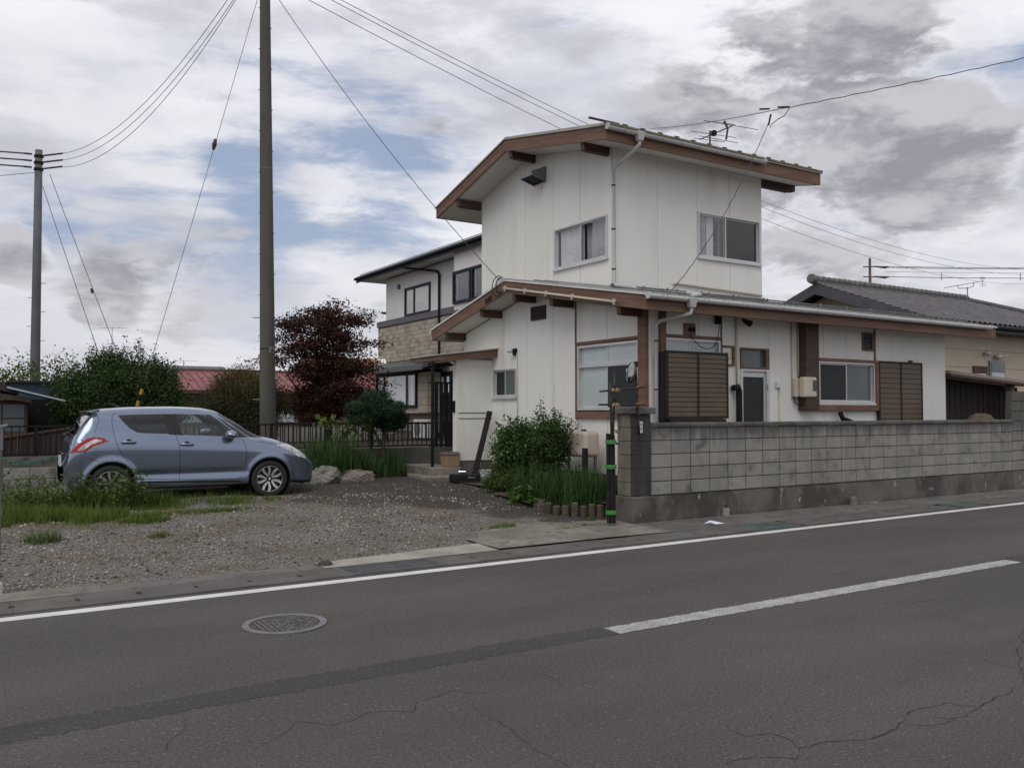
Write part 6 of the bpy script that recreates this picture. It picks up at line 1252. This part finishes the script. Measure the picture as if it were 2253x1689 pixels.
GPst = thing('gate_post', 'grey steel gate post standing at the left picture edge', 'post', (.285, 8.93, 0)); MB().lathe([(.035, 0), (.035, 1.28)], (.262, 8.93, .02), n=14).build('post', 'galv', GPst); MB().lathe([(.06, 0), (.055, .1), (.036, .12)], (.262, 8.93, .02), n=14).build('sleeve', 'pvc', GPst); MB().tube([(-.6, 9.0, 1.52), (.30, 8.95, 1.505), (.335, 8.948, 1.515)], .016, 8).build('bar', 'galv', GPst); MB().box(.22, .30, 8.9, 8.96, 1.3, 1.51).build('bracket', 'galv', GPst)

# ------------------------------------------------------------------ poles and cables
mat('pole_concrete', (.098, .090, .077), (.070, .064, .055), 1.5, rough=.85, stretch=(1, 1, .3), bump=.2, bscale=60); mat('pole_grey', (.115, .123, .135), (.095, .102, .112), 1.2, rough=.7); mat('cable', (.045, .045, .05), rough=.6); mat('insulator', (.05, .035, .03), rough=.3); mat('plate_grey', (.22, .22, .22), rough=.5); mat('yellow', (.42, .27, .02), rough=.6)
def step_bolts(t, x, y, zs, r_of, lean, m='galv', ln=.17):
    for k, z in enumerate(zs):
        s = 1 if k % 2 else -1; dx, dy = s * .844, -s * .536; cx_, cy_ = x + lean[0] * z, y + lean[1] * z; r_ = r_of(z) - .01
        MB().tube([(cx_ + dx * r_, cy_ + dy * r_, z), (cx_ + dx * (r_ + ln), cy_ + dy * (r_ + ln), z + .0)], .011, 6).build('step_bolt', m, t)
PB = thing('utility_pole', 'tall tapered concrete utility pole rising behind the car', 'utility pole', (5.68, 18.95, .66))
lean = (-.023, -.024); zz_ = np.linspace(.2, 13.2, 14); MB().tube([(5.685 + lean[0] * z, 18.96 + lean[1] * z, z) for z in zz_], [.178 - (z - .66) * .0066 for z in zz_], 28).build('shaft', 'pole_concrete', PB, smooth=True)
step_bolts(PB, 5.685, 18.96, [1.9 + .45 * k for k in range(5)], lambda z: .178 - (z - .66) * .0066, lean)
step_bolts(PB, 5.685, 18.96, [4.2 + .45 * k for k in range(19)], lambda z: .178 - (z - .66) * .0066, lean, ln=.035)
pl = MB(); cx_, cy_ = 5.685 + lean[0] * 3.05, 18.96 + lean[1] * 3.05; v = []
for z in (2.92, 3.05):
    for k in range(9): a = -2.05 + .05 + k * .115 + .35; v.append((cx_ + .166 * math.cos(a), cy_ + .166 * math.sin(a), z))
p_ = pl.add(v, [(k, k + 1, k + 10, k + 9) for k in range(8)]).build('number_plate', 'plate_grey', PB)
for (s_, z, sz) in (('1BC', 2.965, .075), ('2-20', 3.022, .035)): text_mesh('lettering', s_, sz, 'black', PB, (cx_ + .170 * math.cos(-1.2), cy_ + .170 * math.sin(-1.2), z), (R(90), 0, R(21)))
for z, hgt in ((3.0, .02), (6.95, .02)): MB().lathe([(.178 - (z - .66) * .0066 + .004, 0), (.178 - (z - .66) * .0066 + .004, hgt)], (5.685 + lean[0] * z, 18.96 + lean[1] * z, z), n=24).build('band', 'galv' if z > 5 else 'black_matt', PB)
MB().tube([(5.0, 19.0, 11.55), (6.1, 18.4, 11.55)], .04, 8).build('cross_arm', 'galv', PB)
PL = thing('utility_pole', 'grey utility pole with insulators standing at the left', 'utility pole', (2.07, 34.2, .66))
MB().tube([(2.07, 34.2, z) for z in (.3, 3.3, 3.31, 6.5, 10.78)], [.168, .158, .158, .14, .118], 24).build('shaft', 'pole_grey', PL, smooth=True); MB().tube([(2.07, 34.2, .25), (2.07, 34.2, 1.55), (2.07, 34.2, 2.55)], [.188, .183, .180], 24).build('guard_sleeve', 'pale_board', PL)
step_bolts(PL, 2.07, 34.2, [3.6 + .5 * k for k in range(6)], lambda z: .16, (0, 0)); 
for z in (3.3, 5.0, 6.6, 8.8): MB().lathe([(.173 - z * .005 + .003, 0), (.173 - z * .005 + .003, .03)], (2.07, 34.2, z), n=20).build('band', 'galv', PL)
for i, z in enumerate((10.56, 10.33, 10.10)):
    MB().tube([(1.85, 34.0, z), (1.6, 34.05, z)], .035, 8).build('insulator', 'insulator', PL); MB().tube([(1.6, 34.05, z), (.75, 34.3, z)], .026, 8).build('cable_sleeve', 'cable', PL); MB().tube([(2.2, 34.0, z), (2.75, 33.5, z + .04)], .032, 8).build('insulator', 'insulator', PL); MB().lathe([(.15, -.04), (.15, .04)], (2.07, 34.2, z), n=16).build('clamp', 'black_matt', PL)
def cable(label, p0, p1, sag, r=.007, n=36, m='cable', group=None, name='overhead_cable', wig=0.):
    P = []; rr = random.Random(len(label))
    for i in range(n + 1):
        t = i / n; P.append((p0[0] + (p1[0] - p0[0]) * t, p0[1] + (p1[1] - p0[1]) * t, p0[2] + (p1[2] - p0[2]) * t - 4 * sag * t * (1 - t) + (wig * math.sin(i * 2.2) if wig else 0)))
    return MB().tube(P, r, 6).build(name, m, label=label, cat='cable', group=group)
g1 = 'cables from the left pole to the tall pole'
cable('uppermost of three cables strung between the two concrete poles', (2.75, 33.5, 10.6), (5.4, 18.75, 11.9), 1.0, .008, group=g1); cable('middle one of three cables strung between the two concrete poles', (2.75, 33.5, 10.37), (5.42, 18.75, 11.75), 1.05, .008, group=g1); cable('lowest of three cables strung between the two concrete poles', (2.75, 33.5, 10.12), (5.45, 18.75, 11.8), 1.2, .008, group=g1)
g2 = 'cables leaving the left pole to the left'
for i, z in enumerate((10.56, 10.33, 10.10)): cable(['topmost', 'middle', 'bottom'][i] + ' short cable leaving the left pole towards the picture edge', (.75, 34.3, z), (-14, 38, z + .1), .25, .014, 12, group=g2)
cable('thin cable sagging from the left pole to the picture edge', (1.95, 34.1, 9.95), (-9, 33, 8.0), .3, .010, 16)
g3 = 'stay wires of the left pole'
cable('left one of two stay wires of the left pole', (2.2, 34.1, 9.5), (4.9, 33.0, .7), .05, .012, 12, 'galv', g3, 'stay_wire'); cable('right one of two stay wires of the left pole', (2.4, 33.9, 9.9), (5.6, 32.6, .7), .08, .012, 12, 'galv', g3, 'stay_wire')
MB().tube([(3.72, 33.46, 5.95), (3.76, 33.44, 5.8)], .05, 8).build('stay_insulator', 'insulator', label='small dark insulator on the stay wire of the left pole', cat='insulator')
GW = thing('guy_wire', 'long stay wire with striped guard slanting down behind the car', 'stay wire', (3.13, 21.75, .64)); a_, b_ = Vector((5.45, 18.75, 11.3)), Vector((3.13, 21.75, .64)); P = [tuple(a_.lerp(b_, i / 20) - Vector((0, 0, .2 * (i / 20) * (1 - i / 20)))) for i in range(21)]; MB().tube(P, .006, 6).build('wire', 'galv', GW); c_ = a_.lerp(b_, .345); MB().tube([tuple(c_ + Vector((.02, -.02, .12))), tuple(c_), tuple(c_ - Vector((.02, -.02, .12)))], [.03, .055, .03], 8).build('insulator', 'insulator', GW)
for k in range(9): u0 = .845 + k * .0125; MB().tube([tuple(a_.lerp(b_, u0)), tuple(a_.lerp(b_, u0 + .012))], .038, 8).build('guard_band', 'yellow' if k % 2 else 'black', GW)
cable('twisted service cable dropping from the tall pole to the gable apex', (5.55, 18.7, 11.0), (8.90, 14.45, 4.20), .25, .0075)
g4 = 'cables running behind the white house to the right'
for i, (dy, dz, l) in enumerate(((0, 0, 'highest'), (.25, -.22, 'middle'), (.5, -.62, 'lowest'))): cable(l + ' of three cables passing behind the upper roof', (5.5 + .12 * i, 18.7 - .1 * i, 11.55 + dz * .9), (66, 31 + dy, 11.9 + dz * 1.6), 2.1, .0075, 60, group=g4)
MB().tube([(6.02, 18.32, 11.05), (6.20, 18.35, 10.9)], .05, 8).build('cable_joint', 'insulator', label='dark cable joint at the top edge beside the tall pole', cat='cable joint')
# messenger over the roof with the drop to the lower eave
kn = (11.78, 10.1, 6.86); cable('thin wire from the knot back over the upper roof', kn, (16.3, 18.4, 9.65), .05, .007); cable('twisted cable running from the knot to the upper right', kn, (16.6, 2.9, 7.75), .10, .007, 60, wig=.007); cable('thin cable dropping from the knot to the lower gutter', (11.74, 10.1, 6.76), (9.33, 10.13, 3.47), .28, .006, wig=.008)
kt = thing('cable_knot', 'cluster of small clamps where wires meet above the roof', 'cable clamp', kn)
for (p, q) in (((11.45, 10.1, 6.82), (11.68, 10.1, 6.87)), ((11.86, 10.06, 6.92), (12.08, 10.0, 6.95)), ((11.72, 10.1, 6.78), (11.66, 10.1, 6.58))): MB().tube([p, q], .017, 8).build('clamp', 'insulator', kt)
MB().tube([(12.08, 10.0, 6.93), (12.02, 10.05, 6.80), (11.88, 10.08, 6.72), (11.75, 10.1, 6.62), (11.70, 10.1, 6.55)], .008, 6).build('pigtail', 'cable', kt)
# far wooden pole and its lines at right
PR = thing('utility_pole', 'slim brown pole far beyond the tiled roof at right', 'utility pole', (53, 37.1, .66)); MB().tube([(53, 37.1, .3), (53, 37.1, 12.27)], [.14, .085], 12).build('shaft', 'wood', PR)
for z in (11.68, 10.98): MB().tube([(52.6, 37.35, z), (53.9, 36.5, z)], .045, 8).build('cross_arm', 'galv', PR); MB().tube([(53.2, 36.95, z + .02), (53.9, 36.55, z - .04), (54.1, 36.4, z)], [.04, .09, .04], 8).build('insulator', 'insulator', PR)
for i, (z, l) in enumerate(((11.70, 'upper'), (11.62, 'second'), (11.34, 'thin third'), (10.98, 'lower'))): cable(l + ' line leaving the slim brown pole to the right', (53.9, 36.5, z), (80, 21, z + .5), .25, .022 if i != 2 else .01, 24, group='lines from the slim brown pole')
for (x, y) in ((57.3, 34.5), (62, 31.6), (69.5, 27.2)): MB().tube([(x, y, 10.75), (x, y, 11.25)], .025, 6).build('line_spacer', 'cable', label={57.3: 'nearest of three line spacers by the slim brown pole', 62: 'middle of three line spacers right of the slim brown pole', 69.5: 'rightmost of three line spacers on the far lines'}[x], cat='spacer', group='line spacers')
cable('dark cable descending to the hip of the tiled roof', (34.0, 16.4, 5.05), (60, 14, 12.6), .6, .030, 20); cable('thin cable below it descending to the tiled roof hip', (35.0, 15.6, 4.7), (60, 13.2, 10.4), .5, .018, 20)
# ------------------------------------------------------------------ aerials
def aerial(t, mast, boom, els, m='steel_grey'):
    MB().tube(mast, .018, 8).build('mast', m, t); MB().tube(boom, .013, 6).build('boom', m, t)
    for (p, q) in els: MB().tube([p, q], .007, 5).build('element', m, t)
T1 = thing('roof_aerial', 'rusty television aerial on the upper roof of the white house', 'aerial', (12.67, 12.48, 6.78)); aerial(T1, [(12.67, 12.48, 6.74), (12.67, 12.48, 7.32)], [(12.50, 12.60, 7.14), (13.06, 12.24, 7.42)], [((12.55, 12.53, 7.52), (13.5, 11.96, 7.34)), ((12.65, 12.55, 7.53), (13.15, 12.25, 7.46)), ((12.35, 12.69, 7.31), (13.12, 12.21, 7.18)), ((12.50, 12.62, 7.22), (13.17, 12.20, 7.08)), ((12.40, 12.66, 7.17), (12.95, 12.35, 7.10))], 'insulator')
MB().tube([(12.92, 12.33, 7.52), (12.98, 12.29, 7.37), (12.95, 12.31, 7.14)], .022, 6).build('reflector', 'insulator', T1); MB().box(12.70, 12.78, 12.40, 12.48, 7.22, 7.32).build('balun', 'black_matt', T1)
T2 = thing('roof_aerial', 'grey television aerial on the tiled roof at right', 'aerial', (30.33, 17.3, 5.4)); aerial(T2, [(30.33, 17.3, 5.4), (30.33, 17.3, 6.09)], [(29.65, 17.75, 6.07), (30.85, 17.0, 6.32)], [((30.70, 17.06, 6.44), (30.90, 16.96, 6.44)), ((30.70, 17.06, 6.38), (30.90, 16.96, 6.38)), ((30.70, 17.06, 6.22), (30.90, 16.96, 6.22)), ((30.70, 17.06, 6.15), (30.90, 16.96, 6.15)), ((30.78, 17.0, 6.48), (30.80, 17.0, 6.12))]); MB().tube([(30.05, 17.5, 6.15), (30.08, 17.48, 6.05), (30.33, 17.3, 6.06), (30.52, 17.2, 6.12), (30.54, 17.18, 6.25)], .014, 6).build('bracket', 'steel_grey', T2)
T3 = thing('roof_aerial', 'tiny distant aerial above the red roof', 'aerial', (13.5, 60, 4.4)); aerial(T3, [(12.1, 59.2, 4.3), (12.1, 59.2, 5.0)], [(11.6, 59.4, 4.95), (12.9, 58.6, 4.95)], [((12.1, 58.7, 4.95), (12.3, 59.6, 4.95)), ((12.5, 58.5, 4.95), (12.7, 59.3, 4.95))])
T4 = thing('roof_aerial', 'tiny distant aerial above the dark green tree', 'aerial', (7.0, 60, 5)); aerial(T4, [(7.9, 60, .66), (7.9, 60, 7.0)], [(7.2, 60.4, 6.95), (8.7, 59.5, 6.95)], [((7.4, 59.8, 6.95), (7.7, 60.8, 6.95)), ((8.2, 59.3, 6.95), (8.5, 60.2, 6.95))])
# ------------------------------------------------------------------ things round the house
mat('tank_beige', (.50, .42, .355), (.46, .385, .325), 2, rough=.45); mat('box_tan', (.33, .225, .135), (.29, .195, .115), 2, rough=.6); mat('box_lid', (.10, .075, .085), rough=.5); mat('bucket_grey', (.42, .43, .44), rough=.4); mat('case_black', (.008, .008, .009), (.014, .014, .015), 6, rough=.6, spec=.2)
TK = thing('oil_tank', 'beige rounded heating oil tank on legs against the gable wall', 'tank', (9.1, 12.1, .3)); MB().box(8.90, 9.22, 11.70, 12.62, .86, 1.30).build('body', 'tank_beige', TK, bevel=.07, seg=4); MB().lathe([(.05, 0), (.05, .03), (0, .035)], (9.05, 11.95, 1.30), n=14).build('filler_cap', 'vent_brown', TK); MB().box(8.893, 8.899, 12.20, 12.32, 1.05, 1.11).build('label_plate', 'plate_grey', TK); MB().box(8.893, 8.899, 11.80, 11.90, 1.15, 1.22).build('label_plate', 'pvc', TK)
for (x, y) in ((8.95, 11.78), (9.17, 11.78), (8.95, 12.54), (9.17, 12.54)): MB().box(x - .02, x + .02, y - .02, y + .02, .26, .88).build('leg', 'steel_grey', TK)
MB().box(8.84, 8.89, 11.62, 11.72, .26, 1.02).build('support_board', 'black_matt', TK); tp = MB().tube([(8.98, 11.55, .55), (8.98, 11.55, .66)], .02, 8).build('outdoor_tap', 'steel_grey', label='small standing water tap beside the oil tank', cat='tap', base=True)
WT = thing('white_tank', 'white rounded tank on legs peeping out behind the flowering bush', 'tank', (8.85, 13.75, .3)); MB().box(8.72, 9.05, 13.35, 13.86, .96, 1.33).build('body', 'ac_white', WT, bevel=.07, seg=4)
for (x, y) in ((8.77, 13.42), (9.0, 13.42), (8.77, 13.80), (9.0, 13.80)): MB().box(x - .02, x + .02, y - .02, y + .02, .26, .97).build('leg', 'steel_grey', WT)
LC = thing('leaning_case', 'long black hard case leaning on the porch wall', 'case', (8.9, 15.4, .34)); d = Vector((.42, .10, 1.28)); a_ = Vector((8.88, 15.42, .36)); s_ = Vector((.85, -.5, 0)).normalized(); s_ = (s_ - d * s_.dot(d) / d.dot(d)).normalized() * .058; n_ = d.cross(s_).normalized() * .045
lo = [a_ - s_ - n_, a_ + s_ - n_, a_ + s_ + n_, a_ - s_ + n_]; MB().hexa([tuple(p) for p in lo], [tuple(p + d) for p in lo]).build('shell', 'case_black', LC, bevel=.012, seg=2)
for u in (.12, .28, .78): c_ = a_ + d * u + s_ * 1.08; MB().tube([tuple(c_), tuple(c_ + d * .07)], .012, 6).build('latch', 'chrome', LC)
TB = thing('tool_case', 'black tool case lying flat at the foot of the porch steps', 'case', (8.25, 14.78, .28)); q = MB().hexa([(7.98, 14.86, .285), (8.50, 14.54, .285), (8.60, 14.70, .285), (8.08, 15.02, .285)], [(7.98, 14.86, .42), (8.50, 14.54, .42), (8.60, 14.70, .42), (8.08, 15.02, .42)]); q.build('body', 'case_black', TB, bevel=.02, seg=2); MB().tube([(8.20, 14.88, .42), (8.20, 14.88, .465), (8.32, 14.81, .465), (8.32, 14.81, .42)], .010, 6).build('handle', 'chrome', TB); MB().hexa([(8.29, 14.664, .35), (8.41, 14.590, .35), (8.41, 14.594, .35), (8.29, 14.668, .35)], [(8.29, 14.664, .37), (8.41, 14.590, .37), (8.41, 14.594, .37), (8.29, 14.668, .37)]).build('catch', 'chrome', TB)
BK = thing('bucket', 'pale grey plastic bucket between case and bush', 'bucket', (8.55, 14.42, .28)); MB().lathe([(0, 0), (.085, 0), (.115, .22), (.108, .22), (.08, .02), (0, .02)], (8.55, 14.42, .285), n=20).build('body', 'bucket_grey', BK, smooth=True); MB().lathe([(.122, -.012), (.122, .012), (.108, .012), (.108, -.012)], (8.55, 14.42, .50), n=20, cap=False).build('rim', 'bucket_grey', BK)
SB = thing('storage_box', 'tan storage box with purple-brown lid on the porch step', 'box', (8.5, 15.95, .5)); MB().hexa([(8.36, 15.66, .502), (8.66, 15.66, .502), (8.66, 15.90, .502), (8.36, 15.90, .502)], [(8.33, 15.64, .745), (8.66, 15.64, .745), (8.66, 15.92, .745), (8.33, 15.92, .745)]).build('body', 'box_tan', SB, bevel=.01); MB().hexa([(8.31, 15.62, .746), (8.67, 15.62, .746), (8.67, 15.94, .746), (8.31, 15.94, .746)], [(8.35, 15.68, .81), (8.65, 15.68, .81), (8.65, 15.90, .81), (8.35, 15.90, .81)]).build('lid', 'box_lid', SB, bevel=.008)
# rocks
def rock(loc, s, seed, label, m):
    bm = bmesh.new(); bmesh.ops.create_icosphere(bm, subdivisions=5, radius=1); r = random.Random(seed); ph = [r.uniform(0, 6) for _ in range(9)]; ax_ = [Vector((r.gauss(0, 1), r.gauss(0, 1), r.gauss(0, 1))).normalized() for _ in range(9)]
    for v in bm.verts:
        p = v.co.normalized(); k = 1.
        for j, a in enumerate(ax_): k = min(k, (.72 + .05 * (j % 4)) / max(.2, p.dot(a))) if p.dot(a) > .4 else k
        k += .05 * math.sin(7 * p.x + ph[0]) * math.sin(6 * p.y + ph[1]) + .035 * math.sin(15 * p.z + ph[2]) * math.sin(13 * p.x + ph[3]) + .02 * math.sin(31 * p.y + ph[4]) * math.sin(27 * p.z); v.co = Vector((p.x * s[0], p.y * s[1], p.z * s[2])) * k
    me = bpy.data.meshes.new('rock'); bm.to_mesh(me); bm.free(); o = newobj('rock', me, m, None, True); o.location = loc; WL[o.name] = loc; tag(o, label, 'rock', 'rocks by the iris bed')
mat('rock_grey', (.16, .155, .135), (.24, .23, .21), 5, rough=.9, bump=.8, bscale=18, c3=(.07, .075, .05), s3=9, l3=.52, h3=.7, bdist=.03); mat('rock_brown', (.13, .085, .06), (.21, .18, .165), 4, .42, .58, rough=.85, bump=.8, bscale=16, bdist=.03)
rock((5.85, 15.88, .36), (.37, .3, .24), 4, 'large grey rock by the car bumper', 'rock_grey'); rock((6.55, 15.98, .33), (.36, .28, .2), 9, 'brown and white rock right of the grey one', 'rock_brown'); rock((5.42, 15.75, .26), (.22, .2, .14), 13, 'small low rock partly behind the bumper', 'rock_grey'); rock((6.25, 15.85, .28), (.2, .16, .11), 19, 'small pale rock wedged between the two bigger ones', 'rock_brown')
# log edging of the bed
mat('log', (.085, .067, .048), (.055, .044, .033), 8, rough=.9, bump=.5, bscale=30, rnd=.2); mat('log_end', (.17, .135, .095), (.12, .095, .07), 14, rough=.9)
LG = thing('log_edging', 'row of short upright logs edging the planted bed', 'garden edging', (7.8, 10.4, .15)); path = [(7.60, 11.30), (7.57, 11.15), (7.55, 11.0), (7.55, 10.86), (7.60, 10.72), (7.68, 10.60), (7.79, 10.51), (7.90, 10.44), (8.01, 10.38), (8.13, 10.33), (8.25, 10.29), (8.37, 10.26)]; r = random.Random(8)
for i, (x, y) in enumerate(path):
    h = .235 + r.uniform(-.03, .03); tl_ = .05 if i < 2 else 0; l = MB().tube([(x, y, .02), (x + tl_ * 2, y + tl_, h - .01 + (.05 if i < 1 else 0)), (x + tl_ * 2, y + tl_, h + (.05 if i < 1 else 0))], [.058, .056, .050], 12).build('log', 'log', LG); z = h + (.05 if i < 1 else 0)
    MB().lathe([(.049, 0), (.049, .003)], (x + tl_ * 2, y + tl_, z), n=12).build('end_grain', 'log_end', l)
sheet('planted_bed', 'earth', 7.58, 9.46, lambda x: max(10.30, 10.95 - (x - 7.58) * 1.2), lambda x: 12.6, lambda x, y: float(yz(x, y)) + .05, 10, 8)
# bamboo trellis with mirror and taped bundle
mat('dark_bamboo', (.020, .014, .012), (.034, .024, .020), 12, rough=.45); mat('twine', (.34, .24, .10), (.25, .17, .07), 40, rough=.8); mat('tape_green', (.045, .20, .04), rough=.4); mat('mirror_face', (.32, .34, .30), rough=.06, metal=1.); mat('mirror_back', (.05, .055, .045), rough=.6)
TRY = 9.60; TS = thing('bamboo_trellis', 'dark bamboo poles lashed into a trellis beside the gate pillar', 'trellis', (7.8, TRY, .1))
def bamboo(p, q, r=.014):
    B = MB(); n = 7; p, q = Vector(p), Vector(q); P = []; Rr = []
    for i in range(n + 1):
        c = p.lerp(q, i / n); P.append(tuple(c)); Rr.append(r)
        if 0 < i < n: d = (q - p).normalized() * .008; P[-1:] = [tuple(c - d), tuple(c), tuple(c + d)]; Rr[-1:] = [r, r * 1.18, r]
    return B.tube(P, Rr, 8).build('pole', 'dark_bamboo', TS, smooth=True)
bamboo((7.79, TRY, .06), (7.745, TRY, 2.06), .017); bamboo((7.80, TRY + .035, .9), (7.845, TRY + .02, 2.19), .019); bamboo((8.24, TRY - .04, 1.30), (8.175, TRY - .04, 2.32), .019); bamboo((7.53, TRY - .035, 1.92), (8.335, TRY - .075, 1.99)); bamboo((7.51, TRY - .035, 1.735), (8.325, TRY - .075, 1.735))
for (x, z) in ((7.755, 1.945), (7.83, 1.945), (7.765, 1.735), (7.83, 1.735), (8.20, 1.98), (8.21, 1.735), (7.80, 1.36)): MB().tube([(x - .035, TRY - .06, z - .02), (x, TRY - .065, z + .012), (x + .035, TRY - .06, z - .015)], .014, 8).tube([(x - .02, TRY - .058, z + .025), (x + .02, TRY - .058, z - .025)], .010, 6).build('lashing', 'twine', TS)
MR = thing('garden_mirror', 'small convex traffic mirror turned edge-on above the pillar', 'mirror', (8.12, TRY - .02, 2.2)); nrm = Vector((-.95, .27, .16)).normalized(); u_ = nrm.cross(Vector((0, 0, 1))).normalized(); v_ = u_.cross(nrm).normalized(); B = MB(); vs_ = []; rings = [(0, .030), (.05, .026), (.09, .018), (.125, .006), (.135, 0)]
for (rd, h) in rings:
    for k in range(20): a = 2 * math.pi * k / 20; p = Vector((8.10, TRY - .02, 2.20)) + (u_ * math.cos(a) + v_ * math.sin(a) * 1.1) * rd + nrm * h; vs_.append(tuple(p))
B.add(vs_, [(i * 20 + k, i * 20 + (k + 1) % 20, (i + 1) * 20 + (k + 1) % 20, (i + 1) * 20 + k) for i in range(4) for k in range(20)]); B.build('face', 'mirror_face', MR, smooth=True); B = MB(); vs2 = [tuple(Vector((8.10, TRY - .02, 2.20)) + (u_ * math.cos(2 * math.pi * k / 20) + v_ * math.sin(2 * math.pi * k / 20) * 1.1) * .14 - nrm * d_) for d_ in (-.004, .02) for k in range(20)]; B.add(vs2, [(k, (k + 1) % 20, 20 + (k + 1) % 20, 20 + k) for k in range(20)] + [tuple(range(20, 40))]); B.build('rim', 'mirror_back', MR); MB().tube([(8.13, TRY - .02, 2.2), (8.18, TRY - .04, 2.22)], .014, 8).build('bracket', 'black', MR); MB().box(8.165, 8.205, TRY - .06, TRY - .02, 2.28, 2.36).build('clamp', 'black', MR)
PBn = thing('pole_bundle', 'bundle of dark poles bound with green tape leaning by the pillar', 'bundle', (7.73, TRY, .08))
for (dx, dy) in ((-.05, 0), (-.02, -.03), (.02, -.03), (.05, 0), (0, .01), (-.035, .03), (.03, .03)): MB().tube([(7.745 + dx, TRY + dy - .02, .07), (7.74 + dx, TRY + dy - .01, 1.32 + random.uniform(-.02, .01))], .021, 8).build('pole', 'black_matt', PBn)
for z in (1.21, .86, .22): MB().lathe([(.078, -.03), (.080, 0), (.078, .03), (.070, .03), (.070, -.03)], (7.743, TRY - .012, z), n=16, cap=False).build('tape', 'tape_green', PBn)
MB().box(7.79, 7.83, TRY - .10, TRY - .06, 1.17, 1.20).build('knot', 'mortar', PBn)
# litter and small road things
mat('paper', (.70, .74, .80), rough=.7); B = MB(); B.add([(9.02, 9.06, .03), (9.10, 9.02, .075), (9.30, 8.93, .03), (9.12, 8.92, .028), (9.06, 8.96, .055)], [(0, 1, 4), (1, 2, 4), (2, 3, 4), (0, 4, 3)]); B.build('paper_scrap', 'paper', label='crumpled white scrap of paper by the gutter', cat='paper')
st_ = thing('valve_cap', 'small pale concrete stub at the foot of the block wall', 'stub', (9.95, 9.5, .02)); MB().lathe([(.07, 0), (.07, .03), (.055, .035), (.055, .12), (.03, .15), (0, .155)], (9.95, 9.52, .02), n=14).build('body', 'concrete', st_, smooth=True); MB().lathe([(.025, 0), (.025, .03)], (9.93, 9.50, .17), n=8).build('knob', 'rust_fence', st_)
st_ = thing('valve_cap', 'broken concrete stub with rubble along the wall further right', 'stub', (13.05, 9.5, .02)); MB().lathe([(.07, 0), (.06, .12), (.03, .15), (0, .15)], (13.05, 9.52, .02), n=12).build('body', 'concrete', st_); MB().box(13.15, 13.7, 9.42, 9.54, .02, .05).build('rubble', 'concrete', st_)
for (x, y, s, l) in ((3.27, 8.86, .09, 'clod of dark leaves beside the drain grating'), ): MB().lathe([(s, 0), (s * .8, .03), (s * .3, .05), (0, .05)], (x, y, .01), n=9).build('leaf_clod', 'earth', label=l, cat='leaves')
